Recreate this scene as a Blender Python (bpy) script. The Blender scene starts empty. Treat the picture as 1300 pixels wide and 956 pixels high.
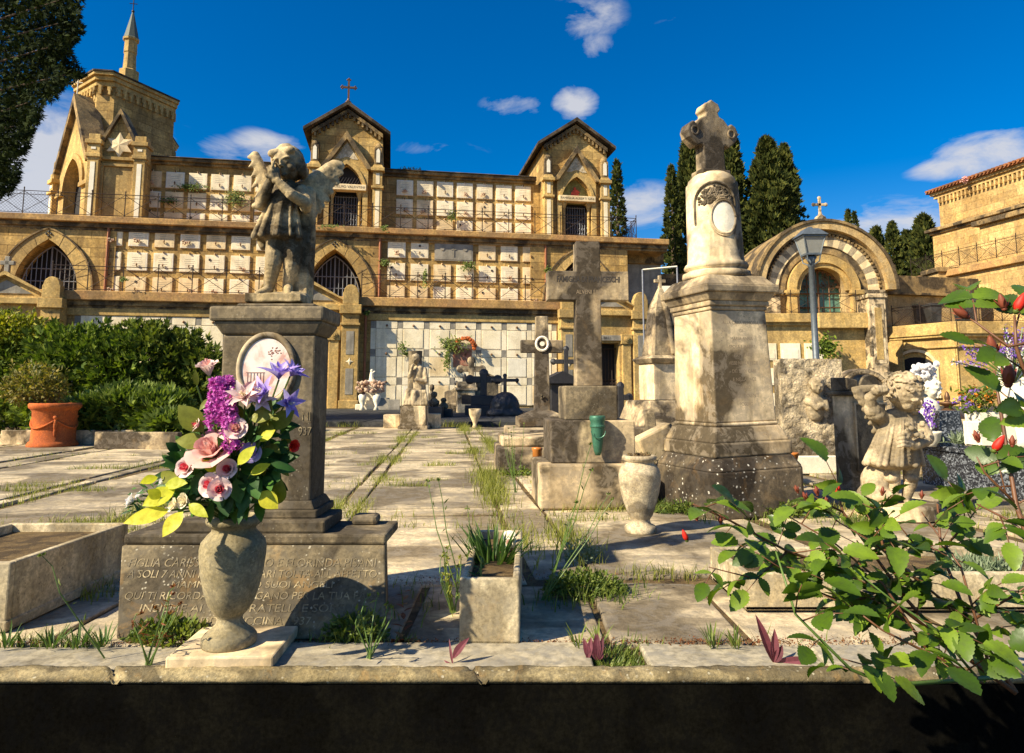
import bpy, math, random
from math import sin, cos, pi, radians, sqrt, atan2, tan
from mathutils import Vector, Matrix, Euler, noise
random.seed(7)
RND = random.Random(11)
scn = bpy.context.scene
COL = scn.collection

# ------------------------------------------------------------------ camera maths
PITCH = radians(6.5); FPX = 867.0; CAMZ = 0.8
def ray(px, py):
    u = (px-650)/FPX; v = (399-py)/FPX
    return Vector((u, cos(PITCH)-v*sin(PITCH), sin(PITCH)+v*cos(PITCH)))
def P(px, py, Y):
    d = ray(px, py); return Vector((0, 0, CAMZ))+d*(Y/d.y)
def G(px, py, z=0.0):
    d = ray(px, py); return Vector((0, 0, CAMZ))+d*((z-CAMZ)/d.z)
AF = radians(10)
ES = Vector((cos(AF), sin(AF), 0)); ET = Vector((-sin(AF), cos(AF), 0)); OF = Vector((0, 31, 0))
def FW(s, t, z=0): return OF+ES*s+ET*t+Vector((0, 0, z))
def F(px, py, t):
    d = ray(px, py); C = Vector((0, 0, CAMZ))
    lam = (t+(OF-C).dot(ET))/d.dot(ET)
    p = C+d*lam
    return (p-OF).dot(ES), p.z

# ------------------------------------------------------------------ mesh builder
class MB:
    def __init__(s): s.v = []; s.f = []; s.m = []
    def add(s, vs, fs, M=None, mi=0):
        b = len(s.v)
        if M is not None: vs = [M @ Vector(v) for v in vs]
        s.v.extend([tuple(v) for v in vs]); s.f.extend([tuple(i+b for i in f) for f in fs]); s.m.extend([mi]*len(fs))
        return s
    def box(s, x0, x1, y0, y1, z0, z1, M=None, mi=0, top=None):
        tx0, tx1, ty0, ty1 = top if top else (x0, x1, y0, y1)
        vs = [(x0,y0,z0),(x1,y0,z0),(x1,y1,z0),(x0,y1,z0),(tx0,ty0,z1),(tx1,ty0,z1),(tx1,ty1,z1),(tx0,ty1,z1)]
        return s.add(vs, [(0,3,2,1),(4,5,6,7),(0,1,5,4),(1,2,6,5),(2,3,7,6),(3,0,4,7)], M, mi)
    def cbox(s, cx, cy, z0, z1, w, d, M=None, mi=0, tw=None, td=None):
        tw = w if tw is None else tw; td = d if td is None else td
        return s.box(cx-w/2, cx+w/2, cy-d/2, cy+d/2, z0, z1, M, mi, (cx-tw/2, cx+tw/2, cy-td/2, cy+td/2))
    def prism(s, poly, y0, y1, M=None, mi=0):          # poly in x,z ccw seen from -y
        n = len(poly)
        vs = [(p[0], y0, p[1]) for p in poly]+[(p[0], y1, p[1]) for p in poly]
        fs = [tuple(range(n)), tuple(range(2*n-1, n-1, -1))]+[(i, i+n, (i+1)%n+n, (i+1)%n) for i in range(n)]
        return s.add(vs, fs, M, mi)
    def vprism(s, poly, z0, z1, M=None, mi=0, sc=1.0, c=(0,0)):
        n = len(poly)
        vs = [(p[0], p[1], z0) for p in poly]+[(c[0]+(p[0]-c[0])*sc, c[1]+(p[1]-c[1])*sc, z1) for p in poly]
        fs = [tuple(range(n-1,-1,-1)), tuple(range(n, 2*n))]+[(i, (i+1)%n, (i+1)%n+n, i+n) for i in range(n)]
        return s.add(vs, fs, M, mi)
    def band(s, inner, outer, y0, y1, M=None, mi=0):   # strip between two polylines (x,z), extruded
        n = len(inner)
        for i in range(n-1):
            q = [inner[i], outer[i], outer[i+1], inner[i+1]]
            s.prism(q, y0, y1, M, mi)
        return s
    def lathe(s, prof, n=32, M=None, mi=0, cap=True):
        vs = []; fs = []
        for r, z in prof:
            for i in range(n):
                a = 2*pi*i/n; vs.append((r*cos(a), r*sin(a), z))
        for j in range(len(prof)-1):
            for i in range(n):
                k = (i+1) % n
                fs.append((j*n+i, j*n+k, (j+1)*n+k, (j+1)*n+i))
        if cap:
            fs.append(tuple(range(n-1,-1,-1))); m = (len(prof)-1)*n; fs.append(tuple(range(m, m+n)))
        return s.add(vs, fs, M, mi)
    def tube(s, pts, rad, n=6, M=None, mi=0):
        pts = [Vector(p) for p in pts]; k = len(pts)
        if not hasattr(rad, '__len__'): rad = [rad]*k
        vs = []; fs = []; up = None
        for j, p in enumerate(pts):
            d = (pts[min(j+1, k-1)]-pts[max(j-1, 0)])
            if d.length < 1e-9: d = Vector((0,0,1))
            d.normalize()
            if up is None: up = Vector((0,0,1)) if abs(d.z) < .9 else Vector((1,0,0))
            a = d.cross(up)
            if a.length < 1e-6: a = d.orthogonal()
            a.normalize(); b = a.cross(d).normalized(); up = b
            for i in range(n):
                t = 2*pi*i/n; vs.append(p+(a*cos(t)+b*sin(t))*rad[j])
        for j in range(k-1):
            for i in range(n):
                q = (i+1) % n; fs.append((j*n+i, (j+1)*n+i, (j+1)*n+q, j*n+q))
        fs.append(tuple(range(n))); fs.append(tuple(range(k*n-1, (k-1)*n-1, -1)))
        return s.add(vs, fs, M, mi)
    def bar(s, a, b, w=.03, mi=0): return s.tube([a, b], w/2, 4, None, mi)
    def sph(s, c, r, nu=12, nv=8, R=None, mi=0):
        if not hasattr(r, '__len__'): r = (r, r, r)
        vs = []; fs = []
        for j in range(1, nv):
            ph = pi*j/nv
            for i in range(nu):
                th = 2*pi*i/nu; vs.append((r[0]*sin(ph)*cos(th), r[1]*sin(ph)*sin(th), r[2]*cos(ph)))
        vs.append((0,0,r[2])); vs.append((0,0,-r[2])); T = len(vs)-2
        for j in range(nv-2):
            for i in range(nu):
                k = (i+1) % nu; fs.append((j*nu+i, (j+1)*nu+i, (j+1)*nu+k, j*nu+k))
        for i in range(nu):
            k = (i+1) % nu; fs.append((T, i, k)); fs.append((T+1, (nv-2)*nu+k, (nv-2)*nu+i))
        M = Matrix.Translation(Vector(c))
        if R is not None: M = M @ R.to_matrix().to_4x4() if hasattr(R, 'to_matrix') else M @ R
        return s.add(vs, fs, M, mi)

def EU(x=0, y=0, z=0): return Euler((radians(x), radians(y), radians(z)))
def TM(loc=(0,0,0), rx=0, ry=0, rz=0, sc=1):
    return Matrix.Translation(Vector(loc)) @ EU(rx, ry, rz).to_matrix().to_4x4() @ Matrix.Scale(sc, 4)

def tag(o, label=None, cat=None, group=None, kind=None):
    if label: o['label'] = label
    if cat: o['category'] = cat
    if group: o['group'] = group
    if kind: o['kind'] = kind
    return o
def thing(name, label, cat, loc=(0,0,0), rz=0, group=None, rx=0, ry=0):
    o = bpy.data.objects.new(name, None); COL.objects.link(o)
    o.location = loc; o.rotation_euler = EU(rx, ry, rz); o.empty_display_size = .2
    return tag(o, label, cat, group)
def part(name, mb, mats, parent=None, bevel=0, smooth=False, seg=2, mods=None, label=None):
    me = bpy.data.meshes.new(name); me.from_pydata(mb.v, [], mb.f)
    mats = mats if isinstance(mats, (list, tuple)) else [mats]
    for m in mats: me.materials.append(m)
    if len(mats) > 1: me.polygons.foreach_set('material_index', mb.m)
    if smooth: me.polygons.foreach_set('use_smooth', [True]*len(me.polygons))
    me.update()
    o = bpy.data.objects.new(name, me); COL.objects.link(o)
    if parent: o.parent = parent
    if bevel:
        b = o.modifiers.new('Bevel', 'BEVEL'); b.width = bevel; b.segments = seg; b.limit_method = 'ANGLE'; b.angle_limit = radians(35)
    if label: o['label'] = label
    return o
def struct(name, mb, mats, **k):
    o = part(name, mb, mats, **k); o['kind'] = 'structure'; return o
def stuff(name, mb, mats, label, cat, **k):
    o = part(name, mb, mats, **k); return tag(o, label, cat, kind='stuff')
def copy_tree(o, parent=None, loc=None, rz=None, label=None):
    c = o.copy(); COL.objects.link(c)
    if parent: c.parent = parent
    if loc is not None: c.location = loc
    if rz is not None: c.rotation_euler.z = rz
    if label: c['label'] = label
    for ch in list(o.children): copy_tree(ch, c)
    return c
def text(s, size, mat, parent=None, loc=(0,0,0), rot=(90,0,0), name='inscription', ext=.001, align='CENTER', sx=1.0, bold=0.0, space=1.0):
    cu = bpy.data.curves.new(name, 'FONT'); cu.body = s; cu.size = size; cu.extrude = ext; cu.align_x = align; cu.align_y = 'CENTER'
    cu.offset = bold; cu.space_character = space; cu.resolution_u = 3
    t = bpy.data.objects.new(name+'_tmp', cu); COL.objects.link(t)
    dg = bpy.context.evaluated_depsgraph_get()
    me = bpy.data.meshes.new_from_object(t.evaluated_get(dg)); bpy.data.objects.remove(t)
    me.name = name
    me.materials.clear(); me.materials.append(mat)
    o = bpy.data.objects.new(name, me); COL.objects.link(o)
    if parent: o.parent = parent
    o.location = loc; o.rotation_euler = EU(*rot); o.scale = (sx, 1, 1)
    return o

# ------------------------------------------------------------------ materials
def newmat(name):
    m = bpy.data.materials.new(name); m.use_nodes = True; nt = m.node_tree
    b = nt.nodes['Principled BSDF']; return m, nt, b
def c4(c): return (c[0], c[1], c[2], 1)
class NT:
    def __init__(s, nt): s.nt = nt
    def n(s, t, **k):
        x = s.nt.nodes.new(t)
        for a, b in k.items(): setattr(x, a, b)
        return x
    def l(s, a, b): s.nt.links.new(a, b)
    def noise(s, vec, scale, detail=6, rough=.6, dist=0):
        x = s.n('ShaderNodeTexNoise'); x.inputs['Scale'].default_value = scale; x.inputs['Detail'].default_value = detail
        x.inputs['Roughness'].default_value = rough; x.inputs['Distortion'].default_value = dist
        if vec is not None: s.l(vec, x.inputs['Vector'])
        return x.outputs['Fac']
    def ramp(s, fac, stops):
        x = s.n('ShaderNodeValToRGB'); e = x.color_ramp.elements
        while len(e) < len(stops): e.new(.5)
        for i, (p, c) in enumerate(stops):
            e[i].position = p; e[i].color = c4(c) if hasattr(c, '__len__') else (c, c, c, 1)
        s.l(fac, x.inputs['Fac']); return x.outputs['Color']
    def mapping(s, vec, scale=(1,1,1), rot=(0,0,0), loc=(0,0,0)):
        x = s.n('ShaderNodeMapping'); x.inputs['Scale'].default_value = scale; x.inputs['Rotation'].default_value = rot; x.inputs['Location'].default_value = loc
        s.l(vec, x.inputs['Vector']); return x.outputs['Vector']
    def mix(s, fac, a, b, mode='MIX'):
        x = s.n('ShaderNodeMix', data_type='RGBA', blend_type=mode)
        for sock, val in ((0, fac), (6, a), (7, b)):
            if hasattr(val, 'links'): s.l(val, x.inputs[sock])
            else: x.inputs[sock].default_value = val if sock == 0 else c4(val)
        return x.outputs[2]
    def math(s, op, a, b=0.0, clamp=False):
        x = s.n('ShaderNodeMath', operation=op); x.use_clamp = clamp
        for i, val in enumerate((a, b)):
            if hasattr(val, 'links'): s.l(val, x.inputs[i])
            else: x.inputs[i].default_value = val
        return x.outputs[0]
    def bump(s, h, strength, dist, b, prev=None):
        x = s.n('ShaderNodeBump'); x.inputs['Strength'].default_value = strength; x.inputs['Distance'].default_value = dist
        s.l(h, x.inputs['Height'])
        if prev is not None: s.l(prev, x.inputs['Normal'])
        s.l(x.outputs['Normal'], b.inputs['Normal']); return x.outputs['Normal']

def stone(name, light, mid, dark, scale=4., amt=.5, streak=.6, spots=0., spotcol=(.55,.53,.45), spscale=45, bump=.5, bdist=.004, rough=.88,
          bricks=None, island=0., orange=0., grain=.6, sts=(1,1,.09), sth=(.50,.58), mot=.5, spec=.25):
    m, nt, b = newmat(name); N = NT(nt)
    pos = N.n('ShaderNodeNewGeometry').outputs['Position']
    n1 = N.noise(pos, scale, 8, .65, .3)
    col = N.ramp(n1, [(.42, mid), (.56, light)])
    st = N.mapping(pos, sts)
    n2 = N.noise(st, scale*3.0, 4, .5)
    n3 = N.noise(pos, scale*.8, 5, .52, .5)
    mask = N.math('MULTIPLY', N.ramp(n2, [(sth[0], 0.), (sth[1], 1.)]), streak)
    blot = N.ramp(n3, [(.37+.16*amt, 1.), (.45+.16*amt, 0.)])
    blot = N.math('MULTIPLY', blot, min(1, amt*1.7))
    mm = N.math('MAXIMUM', N.math('MULTIPLY', mask, N.ramp(n3, [(.42, 1.), (.62, .25)])), blot)
    col = N.mix(mm, col, dark)
    n4 = N.noise(pos, scale*14, 6, .7)
    col = N.mix(grain, col, N.ramp(n4, [(.34, .3), (.62, 1.3)]), 'MULTIPLY')
    col = N.mix(1., col, (1.09, 1.0, .80), 'MULTIPLY')
    n7 = N.noise(pos, scale*4.3, 7, .72, .5)
    col = N.mix(N.math('MULTIPLY', N.ramp(n7, [(.49, 0.), (.56, 1.)]), mot), col, N.mix(.5, mid, dark))
    if orange:
        n5 = N.noise(pos, scale*1.7, 5, .7, .8)
        col = N.mix(N.math('MULTIPLY', N.ramp(n5, [(.56, 0.), (.68, 1.)]), orange), col, (.42, .23, .06))
    if spots:
        v = N.n('ShaderNodeTexVoronoi'); v.inputs['Scale'].default_value = spscale; N.l(pos, v.inputs['Vector'])
        r = N.ramp(N.math('ADD', v.outputs['Distance'], N.math('MULTIPLY', N.noise(pos, spscale*1.7, 3, .6), .55)), [(.40, 1.), (.50, 0.)])
        n6 = N.noise(pos, scale*2.2, 4, .6)
        sp = N.math('MULTIPLY', r, N.ramp(n6, [(.48, 0.), (.58, 1.)]))
        col = N.mix(N.math('MULTIPLY', sp, spots), col, spotcol)
    hgt = N.math('ADD', N.math('MULTIPLY', n4, .6), n1)
    if bricks:
        rot = N.mapping(pos, (1,1,1), (0, 0, -bricks.get('rot', 0)))
        sx = N.n('ShaderNodeSeparateXYZ'); N.l(rot, sx.inputs[0])
        cb = N.n('ShaderNodeCombineXYZ'); N.l(N.math('ADD', sx.outputs['X'], sx.outputs['Y']), cb.inputs['X']); N.l(sx.outputs['Z'], cb.inputs['Y'])
        bt = N.n('ShaderNodeTexBrick'); N.l(cb.outputs[0], bt.inputs['Vector'])
        bt.inputs['Scale'].default_value = 1; bt.inputs['Brick Width'].default_value = bricks.get('w', .9); bt.inputs['Row Height'].default_value = bricks.get('h', .38)
        bt.inputs['Mortar Size'].default_value = .013; bt.inputs['Mortar Smooth'].default_value = .4
        bt.inputs['Color1'].default_value = (.68, .62, .52, 1); bt.inputs['Color2'].default_value = (1.2, 1.16, 1.1, 1); bt.inputs['Mortar'].default_value = (.30, .25, .2, 1)
        col = N.mix(bricks.get('f', .8), col, bt.outputs['Color'], 'MULTIPLY')
        hgt = N.math('SUBTRACT', hgt, N.math('MULTIPLY', bt.outputs['Fac'], 1.2))
    if island:
        g = N.n('ShaderNodeNewGeometry')
        col = N.mix(island, col, N.ramp(g.outputs['Random Per Island'], [(0., (.62,.6,.58)), (.5, (.92,.9,.86)), (1., (1.15,1.1,1.02))]), 'MULTIPLY')
    N.l(col, b.inputs['Base Color']); b.inputs['Roughness'].default_value = rough
    b.inputs['Specular IOR Level'].default_value = spec
    N.bump(hgt, bump, bdist, b)
    return m
def plain(name, col, rough=.6, metal=0., var=.25, vscale=20, bump=.0, island=0., trans=0.):
    m, nt, b = newmat(name); N = NT(nt)
    pos = N.n('ShaderNodeNewGeometry')
    n = N.noise(pos.outputs['Position'], vscale, 5, .65)
    c = N.mix(1., N.mix(0., col, col), N.ramp(n, [(.3, 1-var), (.7, 1+var)]), 'MULTIPLY')
    if island: c = N.mix(island, c, N.ramp(pos.outputs['Random Per Island'], [(0., .45), (1., 1.5)]), 'MULTIPLY')
    N.l(c, b.inputs['Base Color']); b.inputs['Roughness'].default_value = rough; b.inputs['Metallic'].default_value = metal
    if bump: N.bump(n, bump, .002, b)
    if trans:
        t = N.n('ShaderNodeBsdfTranslucent'); N.l(c, t.inputs['Color'])
        mx = N.n('ShaderNodeMixShader'); mx.inputs[0].default_value = trans
        out = nt.nodes['Material Output']; N.l(b.outputs[0], mx.inputs[1]); N.l(t.outputs[0], mx.inputs[2]); N.l(mx.outputs[0], out.inputs['Surface'])
    return m
def foliage(name, c1, c2, c3, rough=.5, trans=.35, spec=.4):
    m, nt, b = newmat(name); N = NT(nt)
    g = N.n('ShaderNodeNewGeometry')
    big = N.noise(g.outputs['Position'], 1.6, 3, .6)
    f = N.math('ADD', N.math('MULTIPLY', g.outputs['Random Per Island'], .65), N.math('MULTIPLY', big, .4))
    c = N.ramp(f, [(.15, c1), (.5, c2), (.92, c3)])
    fn = N.noise(g.outputs['Position'], 55, 4, .65); c = N.mix(.55, c, N.ramp(fn, [(.32, .55), (.62, 1.2)]), 'MULTIPLY')
    N.l(c, b.inputs['Base Color']); N.l(N.ramp(fn, [(.3, min(1, rough+.3)), (.6, rough)]), b.inputs['Roughness']); b.inputs['Specular IOR Level'].default_value = spec
    N.bump(fn, .35, .001, b)
    t = N.n('ShaderNodeBsdfTranslucent'); N.l(N.mix(1., c, (1.3, 1.4, .6), 'MULTIPLY'), t.inputs['Color'])
    mx = N.n('ShaderNodeMixShader'); mx.inputs[0].default_value = trans
    N.l(b.outputs[0], mx.inputs[1]); N.l(t.outputs[0], mx.inputs[2]); N.l(mx.outputs[0], nt.nodes['Material Output'].inputs['Surface'])
    return m

M_ASH = stone('ochre_ashlar', (.60,.445,.20), (.46,.325,.13), (.17,.12,.065), .7, .28, .65, bump=.5, bdist=.02, bricks=dict(rot=AF, w=1.1, h=.42))
M_ASH2 = stone('ochre_ashlar_right', (.62,.47,.24), (.50,.35,.16), (.2,.14,.075), .5, .2, .5, bump=.5, bdist=.02, bricks=dict(rot=0, w=1.3, h=.45, f=.6))
M_OCH = stone('ochre_stone', (.61,.45,.20), (.47,.33,.13), (.19,.135,.07), .9, .25, .6, bump=.4, bdist=.015)
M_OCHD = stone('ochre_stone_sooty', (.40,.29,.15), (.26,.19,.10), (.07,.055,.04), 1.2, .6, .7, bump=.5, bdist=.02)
M_LEDGE = stone('ledge_stone', (.52,.34,.15), (.42,.25,.12), (.14,.10,.06), .9, .35, .4, bump=.4, bdist=.015, orange=.25)
M_ROOF = stone('dark_roof_stone', (.12,.10,.08), (.07,.055,.045), (.02,.018,.015), 1.5, .5, .5, bump=.6, bdist=.03, orange=.2)
M_TILE = stone('terracotta_roof', (.40,.17,.08), (.28,.11,.05), (.1,.06,.04), 1.5, .4, .3, bump=.6, bdist=.03)
M_WALLW = stone('pale_plaster_wall', (.56,.44,.26), (.46,.33,.16), (.17,.13,.085), .9, .3, .6, bump=.4, bdist=.015)
M_MARB = stone('white_marble', (.92,.87,.76), (.84,.78,.64), (.42,.36,.26), 1.3, .2, .35, bump=.15, bdist=.004, rough=.6, grain=.22, mot=.12)
M_MARBC = stone('cream_marble', (.86,.74,.54), (.76,.62,.42), (.36,.28,.17), 1.3, .25, .4, bump=.15, bdist=.004, rough=.6, grain=.22, mot=.12)
M_GREYP = stone('grey_marble', (.34,.33,.32), (.24,.235,.23), (.12,.115,.11), 2., .2, .4, bump=.15, bdist=.004, rough=.55, grain=.22, mot=.12)
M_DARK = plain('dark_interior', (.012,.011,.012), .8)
M_IRON = plain('dark_iron', (.045,.03,.022), .55, .5)
M_IRONG = plain('grey_iron', (.22,.23,.26), .5, .4)
M_RUST = plain('rusty_pipe', (.30,.11,.045), .6, .2)
M_LETTER = plain('black_letters', (.02,.017,.015), .6)
M_BRONZE = plain('bronze', (.16,.085,.04), .5, .6)
M_WHITE = stone('clean_white_marble', (.86,.85,.82), (.78,.77,.73), (.5,.47,.4), 5, .1, .2, bump=.2, rough=.5, grain=.22, mot=.12)
M_VOUS = stone('grey_voussoir', (.46,.40,.31), (.34,.29,.22), (.14,.115,.085), 2, .3, .5)
M_MOSAIC = stone('white_mosaic', (.75,.7,.6), (.6,.52,.4), (.2,.14,.08), 5, .3, .1, spots=.9, spotcol=(.12,.09,.06), spscale=7, bump=.3)
M_MON = stone('monument_marble', (.72,.60,.44), (.52,.42,.29), (.075,.062,.045), 2.2, .62, .95, grain=.4, spots=.5, spotcol=(.06,.05,.04), spscale=60, bump=.6, bdist=.004, orange=.12, sth=(.46,.55))
M_MONL = stone('monument_marble_pale', (.84,.72,.54), (.62,.51,.36), (.10,.08,.055), 2.0, .58, .95, grain=.35, spots=.6, spotcol=(.09,.075,.055), spscale=60, bump=.5, bdist=.003, orange=.15)
M_SOOT = stone('sooty_stone', (.20,.165,.125), (.10,.085,.065), (.025,.02,.017), 3.0, .55, .8, spots=1., spotcol=(.62,.58,.48), spscale=30, bump=.8, bdist=.005, orange=.15)
M_CROSS = stone('grey_cross_stone', (.56,.47,.34), (.30,.245,.18), (.06,.05,.04), 2.6, .6, 1.0, grain=.45, bump=.7, bdist=.005, orange=.1, sth=(.47,.56))
M_PED = stone('pedestal_stone', (.27,.23,.17), (.16,.135,.10), (.045,.038,.03), 3.5, .5, .7, spots=.35, spotcol=(.42,.38,.28), spscale=70, bump=.7, bdist=.003)
M_SLAB = stone('epitaph_stone', (.24,.205,.145), (.15,.13,.095), (.05,.042,.032), 4, .5, .6, spots=.75, spotcol=(.5,.45,.33), spscale=55, bump=.8, bdist=.003, orange=.3)
M_ANG = stone('angel_stone', (.60,.50,.34), (.37,.30,.19), (.06,.047,.03), 6, .56, .9, grain=.45, spots=.5, spotcol=(.07,.06,.045), spscale=95, bump=.8, bdist=.003, orange=.12)
M_ANG2 = stone('weeping_angel_stone', (.56,.48,.365), (.38,.32,.24), (.10,.085,.06), 5, .38, .7, grain=.45, mot=.35, spots=.35, spotcol=(.1,.085,.065), spscale=80, bump=.7, bdist=.003)
M_VASE = stone('vase_stone', (.37,.33,.235), (.26,.23,.155), (.12,.105,.07), 7, .3, .35, spots=.35, spotcol=(.5,.46,.34), spscale=90, bump=.6, bdist=.002)
M_VASE2 = stone('lichen_vase_stone', (.60,.53,.41), (.42,.36,.27), (.12,.10,.075), 8, .45, .6, spots=.6, spotcol=(.10,.085,.065), spscale=70, bump=.7, bdist=.003)
M_PAVE = stone('paving_marble', (.64,.57,.455), (.45,.40,.32), (.11,.092,.07), 1.6, .48, .85, grain=.5, spots=.35, spotcol=(.13,.105,.075), spscale=30, bump=.9, bdist=.012, island=.6, sts=(.28,1.3,1))
M_KERB = stone('grey_kerb_slab', (.42,.40,.35), (.33,.315,.28), (.15,.14,.12), 2.5, .3, .1, bump=.5, bdist=.003, island=.5)
M_COPE = stone('mossy_coping', (.36,.31,.20), (.22,.185,.11), (.075,.062,.04), 7, .45, .1, spots=.8, spotcol=(.5,.45,.32), spscale=50, bump=1., bdist=.006, orange=.3)
M_CONC = stone('planter_stone', (.60,.54,.42), (.44,.38,.27), (.13,.11,.075), 4.5, .35, .6, spots=.7, spotcol=(.12,.1,.07), spscale=60, bump=.7, bdist=.004, orange=.2)
M_ROUGH = stone('rough_stele', (.86,.76,.60), (.62,.53,.40), (.07,.058,.042), 4, .5, .6, bump=1., bdist=.05, grain=.8)
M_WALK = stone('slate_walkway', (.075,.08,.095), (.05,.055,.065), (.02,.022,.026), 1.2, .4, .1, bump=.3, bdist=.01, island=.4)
M_SOIL = stone('soil', (.20,.145,.075), (.13,.09,.045), (.045,.032,.02), 12, .4, .0, bump=1., bdist=.01)
M_TERRA = stone('terracotta', (.56,.15,.04), (.45,.11,.03), (.17,.06,.03), 4, .2, .4, bump=.3, bdist=.004)
M_GREEN = plain('green_bronze', (.05,.16,.10), .45, .3)
M_BLACKW = stone('near_black_filler', (.008,.008,.007), (.005,.005,.005), (.003,.003,.003), 5, .4, .3, bump=.4, rough=1, spec=0)
M_ASPH = stone('asphalt', (.012,.012,.013), (.008,.008,.009), (.004,.004,.004), 8, .3, .0, bump=.5, rough=.98)
def granite():
    m, nt, b = newmat('black_granite'); N = NT(nt)
    pos = N.n('ShaderNodeNewGeometry').outputs['Position']
    v = N.n('ShaderNodeTexVoronoi'); v.inputs['Scale'].default_value = 85; N.l(pos, v.inputs['Vector'])
    c = N.ramp(v.outputs['Color'], [(.30, (.018,.02,.025)), (.55, (.035,.038,.045)), (.85, (.22,.24,.27))])
    N.l(c, b.inputs['Base Color']); b.inputs['Roughness'].default_value = .25; return m
M_GRAN = granite()
F_CYP = foliage('cypress_foliage', (.014,.022,.006), (.045,.06,.012), (.13,.13,.025), rough=.75, trans=.12, spec=.15)
F_TREE = foliage('dark_conifer_foliage', (.006,.012,.004), (.014,.024,.006), (.045,.06,.012), rough=.8, trans=.1, spec=.1)
F_BUSH = foliage('shrub_foliage', (.025,.05,.006), (.09,.14,.016), (.26,.32,.04), rough=.7, trans=.25, spec=.2)
F_YEL = foliage('yellow_hedge_foliage', (.10,.13,.01), (.25,.27,.02), (.50,.42,.03), trans=.3)
F_JUN = foliage('juniper_foliage', (.04,.07,.01), (.12,.17,.02), (.26,.32,.05), trans=.25)
F_AZA = foliage('azalea_foliage', (.06,.07,.012), (.18,.17,.03), (.36,.27,.06), trans=.3)
F_ROSE = foliage('rose_foliage', (.03,.065,.004), (.085,.155,.010), (.22,.32,.025), rough=.33, trans=.3, spec=.5)
F_GRASS = foliage('grass_foliage', (.10,.12,.02), (.24,.26,.04), (.42,.40,.10), trans=.35)
F_WEED = foliage('weed_foliage', (.05,.085,.012), (.12,.17,.025), (.24,.28,.05), trans=.3)
F_RED = foliage('red_weed_foliage', (.10,.04,.015), (.22,.07,.025), (.28,.16,.05), trans=.3)
F_STRAP = foliage('strap_foliage', (.03,.07,.012), (.07,.14,.025), (.14,.22,.05), trans=.3)
F_GLAU = foliage('glaucous_foliage', (.10,.14,.07), (.18,.23,.13), (.32,.38,.24), trans=.2)
F_PURP = foliage('purple_leaf', (.09,.02,.03), (.15,.035,.05), (.24,.07,.09), trans=.3)
F_ART = foliage('silk_leaf', (.012,.05,.006), (.03,.10,.012), (.07,.18,.02), trans=.2)
F_ARTY = foliage('silk_leaf_yellow', (.38,.42,.01), (.62,.62,.015), (.8,.72,.05), trans=.35)
F_ARTO = foliage('silk_leaf_olive', (.10,.12,.01), (.19,.21,.015), (.28,.28,.03), trans=.3)
def petal(name, c, c2=None, trans=.3):
    m, nt, b = newmat(name); N = NT(nt); g = N.n('ShaderNodeNewGeometry')
    n = N.math('ADD', N.math('MULTIPLY', g.outputs['Random Per Island'], .6), N.math('MULTIPLY', N.noise(g.outputs['Position'], 60, 3), .4))
    cc = N.ramp(n, [(.2, c), (.8, c2 or c)])
    N.l(cc, b.inputs['Base Color']); b.inputs['Roughness'].default_value = .55
    t = N.n('ShaderNodeBsdfTranslucent'); N.l(cc, t.inputs['Color']); mx = N.n('ShaderNodeMixShader'); mx.inputs[0].default_value = trans
    N.l(b.outputs[0], mx.inputs[1]); N.l(t.outputs[0], mx.inputs[2]); N.l(mx.outputs[0], nt.nodes['Material Output'].inputs['Surface']); return m
PT_PINK = petal('pink_petal', (.72,.30,.27), (.9,.62,.52)); PT_PALE = petal('pale_pink_petal', (.85,.56,.52), (.92,.76,.68))
PT_CORE = petal('deep_pink_petal', (.70,.06,.10), (.80,.2,.22)); PT_MAG = petal('magenta_floret', (.50,.03,.36), (.78,.24,.68))
PT_LILAC = petal('lilac_petal', (.34,.20,.68), (.65,.55,.9)); PT_CREAM = petal('cream_petal', (.85,.74,.42), (.92,.86,.68))
PT_RED = petal('red_petal', (.72,.01,.01), (.85,.05,.02)); PT_WHITE = petal('white_petal', (.85,.82,.82), (.9,.88,.85))
PT_PURP = petal('purple_floret', (.16,.06,.42), (.38,.2,.66)); PT_ORAN = petal('orange_floret', (.75,.2,.01), (.85,.38,.04))
PT_BUD = petal('rose_bud_skin', (.22,.03,.025), (.34,.10,.04)); PT_PEACH = petal('peach_petal', (.6,.38,.25), (.75,.6,.42))
M_STEM = plain('rose_stem', (.14,.06,.025), .5); M_STEMG = plain('green_stem', (.10,.17,.03), .5); M_WOOD = plain('bark', (.10,.065,.04), .9, bump=.5)
# ------------------------------------------------------------------ camera, world, sun
cam = bpy.data.cameras.new('camera'); cam.sensor_width = 36; cam.lens = 36*FPX/1300; cam.shift_y = -79/1300; cam.clip_end = 3000; cam.clip_start = .02
co = bpy.data.objects.new('camera', cam); COL.objects.link(co); co.location = (0, 0, CAMZ); co.rotation_euler = (pi/2+PITCH, 0, 0); scn.camera = co
SUNV = Vector((.235, .15, -.215)).normalized()
sl = bpy.data.lights.new('sun', 'SUN'); sl.energy = 5.0; sl.angle = radians(.5); sl.color = (1, .88, .66)
so = bpy.data.objects.new('sun', sl); COL.objects.link(so); so.rotation_euler = SUNV.to_track_quat('-Z', 'Y').to_euler(); so.location = (-20, -12, 30)
w = bpy.data.worlds.new('World'); scn.world = w; w.use_nodes = True
wn = NT(w.node_tree); bg = w.node_tree.nodes['Background']
sky = wn.n('ShaderNodeTexSky', sky_type='NISHITA'); sky.sun_disc = False; sky.sun_elevation = math.asin(-SUNV.z); sky.sun_rotation = atan2(-SUNV.x, -SUNV.y)
sky.air_density = 1.0; sky.dust_density = .8; sky.ozone_density = 3.0
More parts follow.
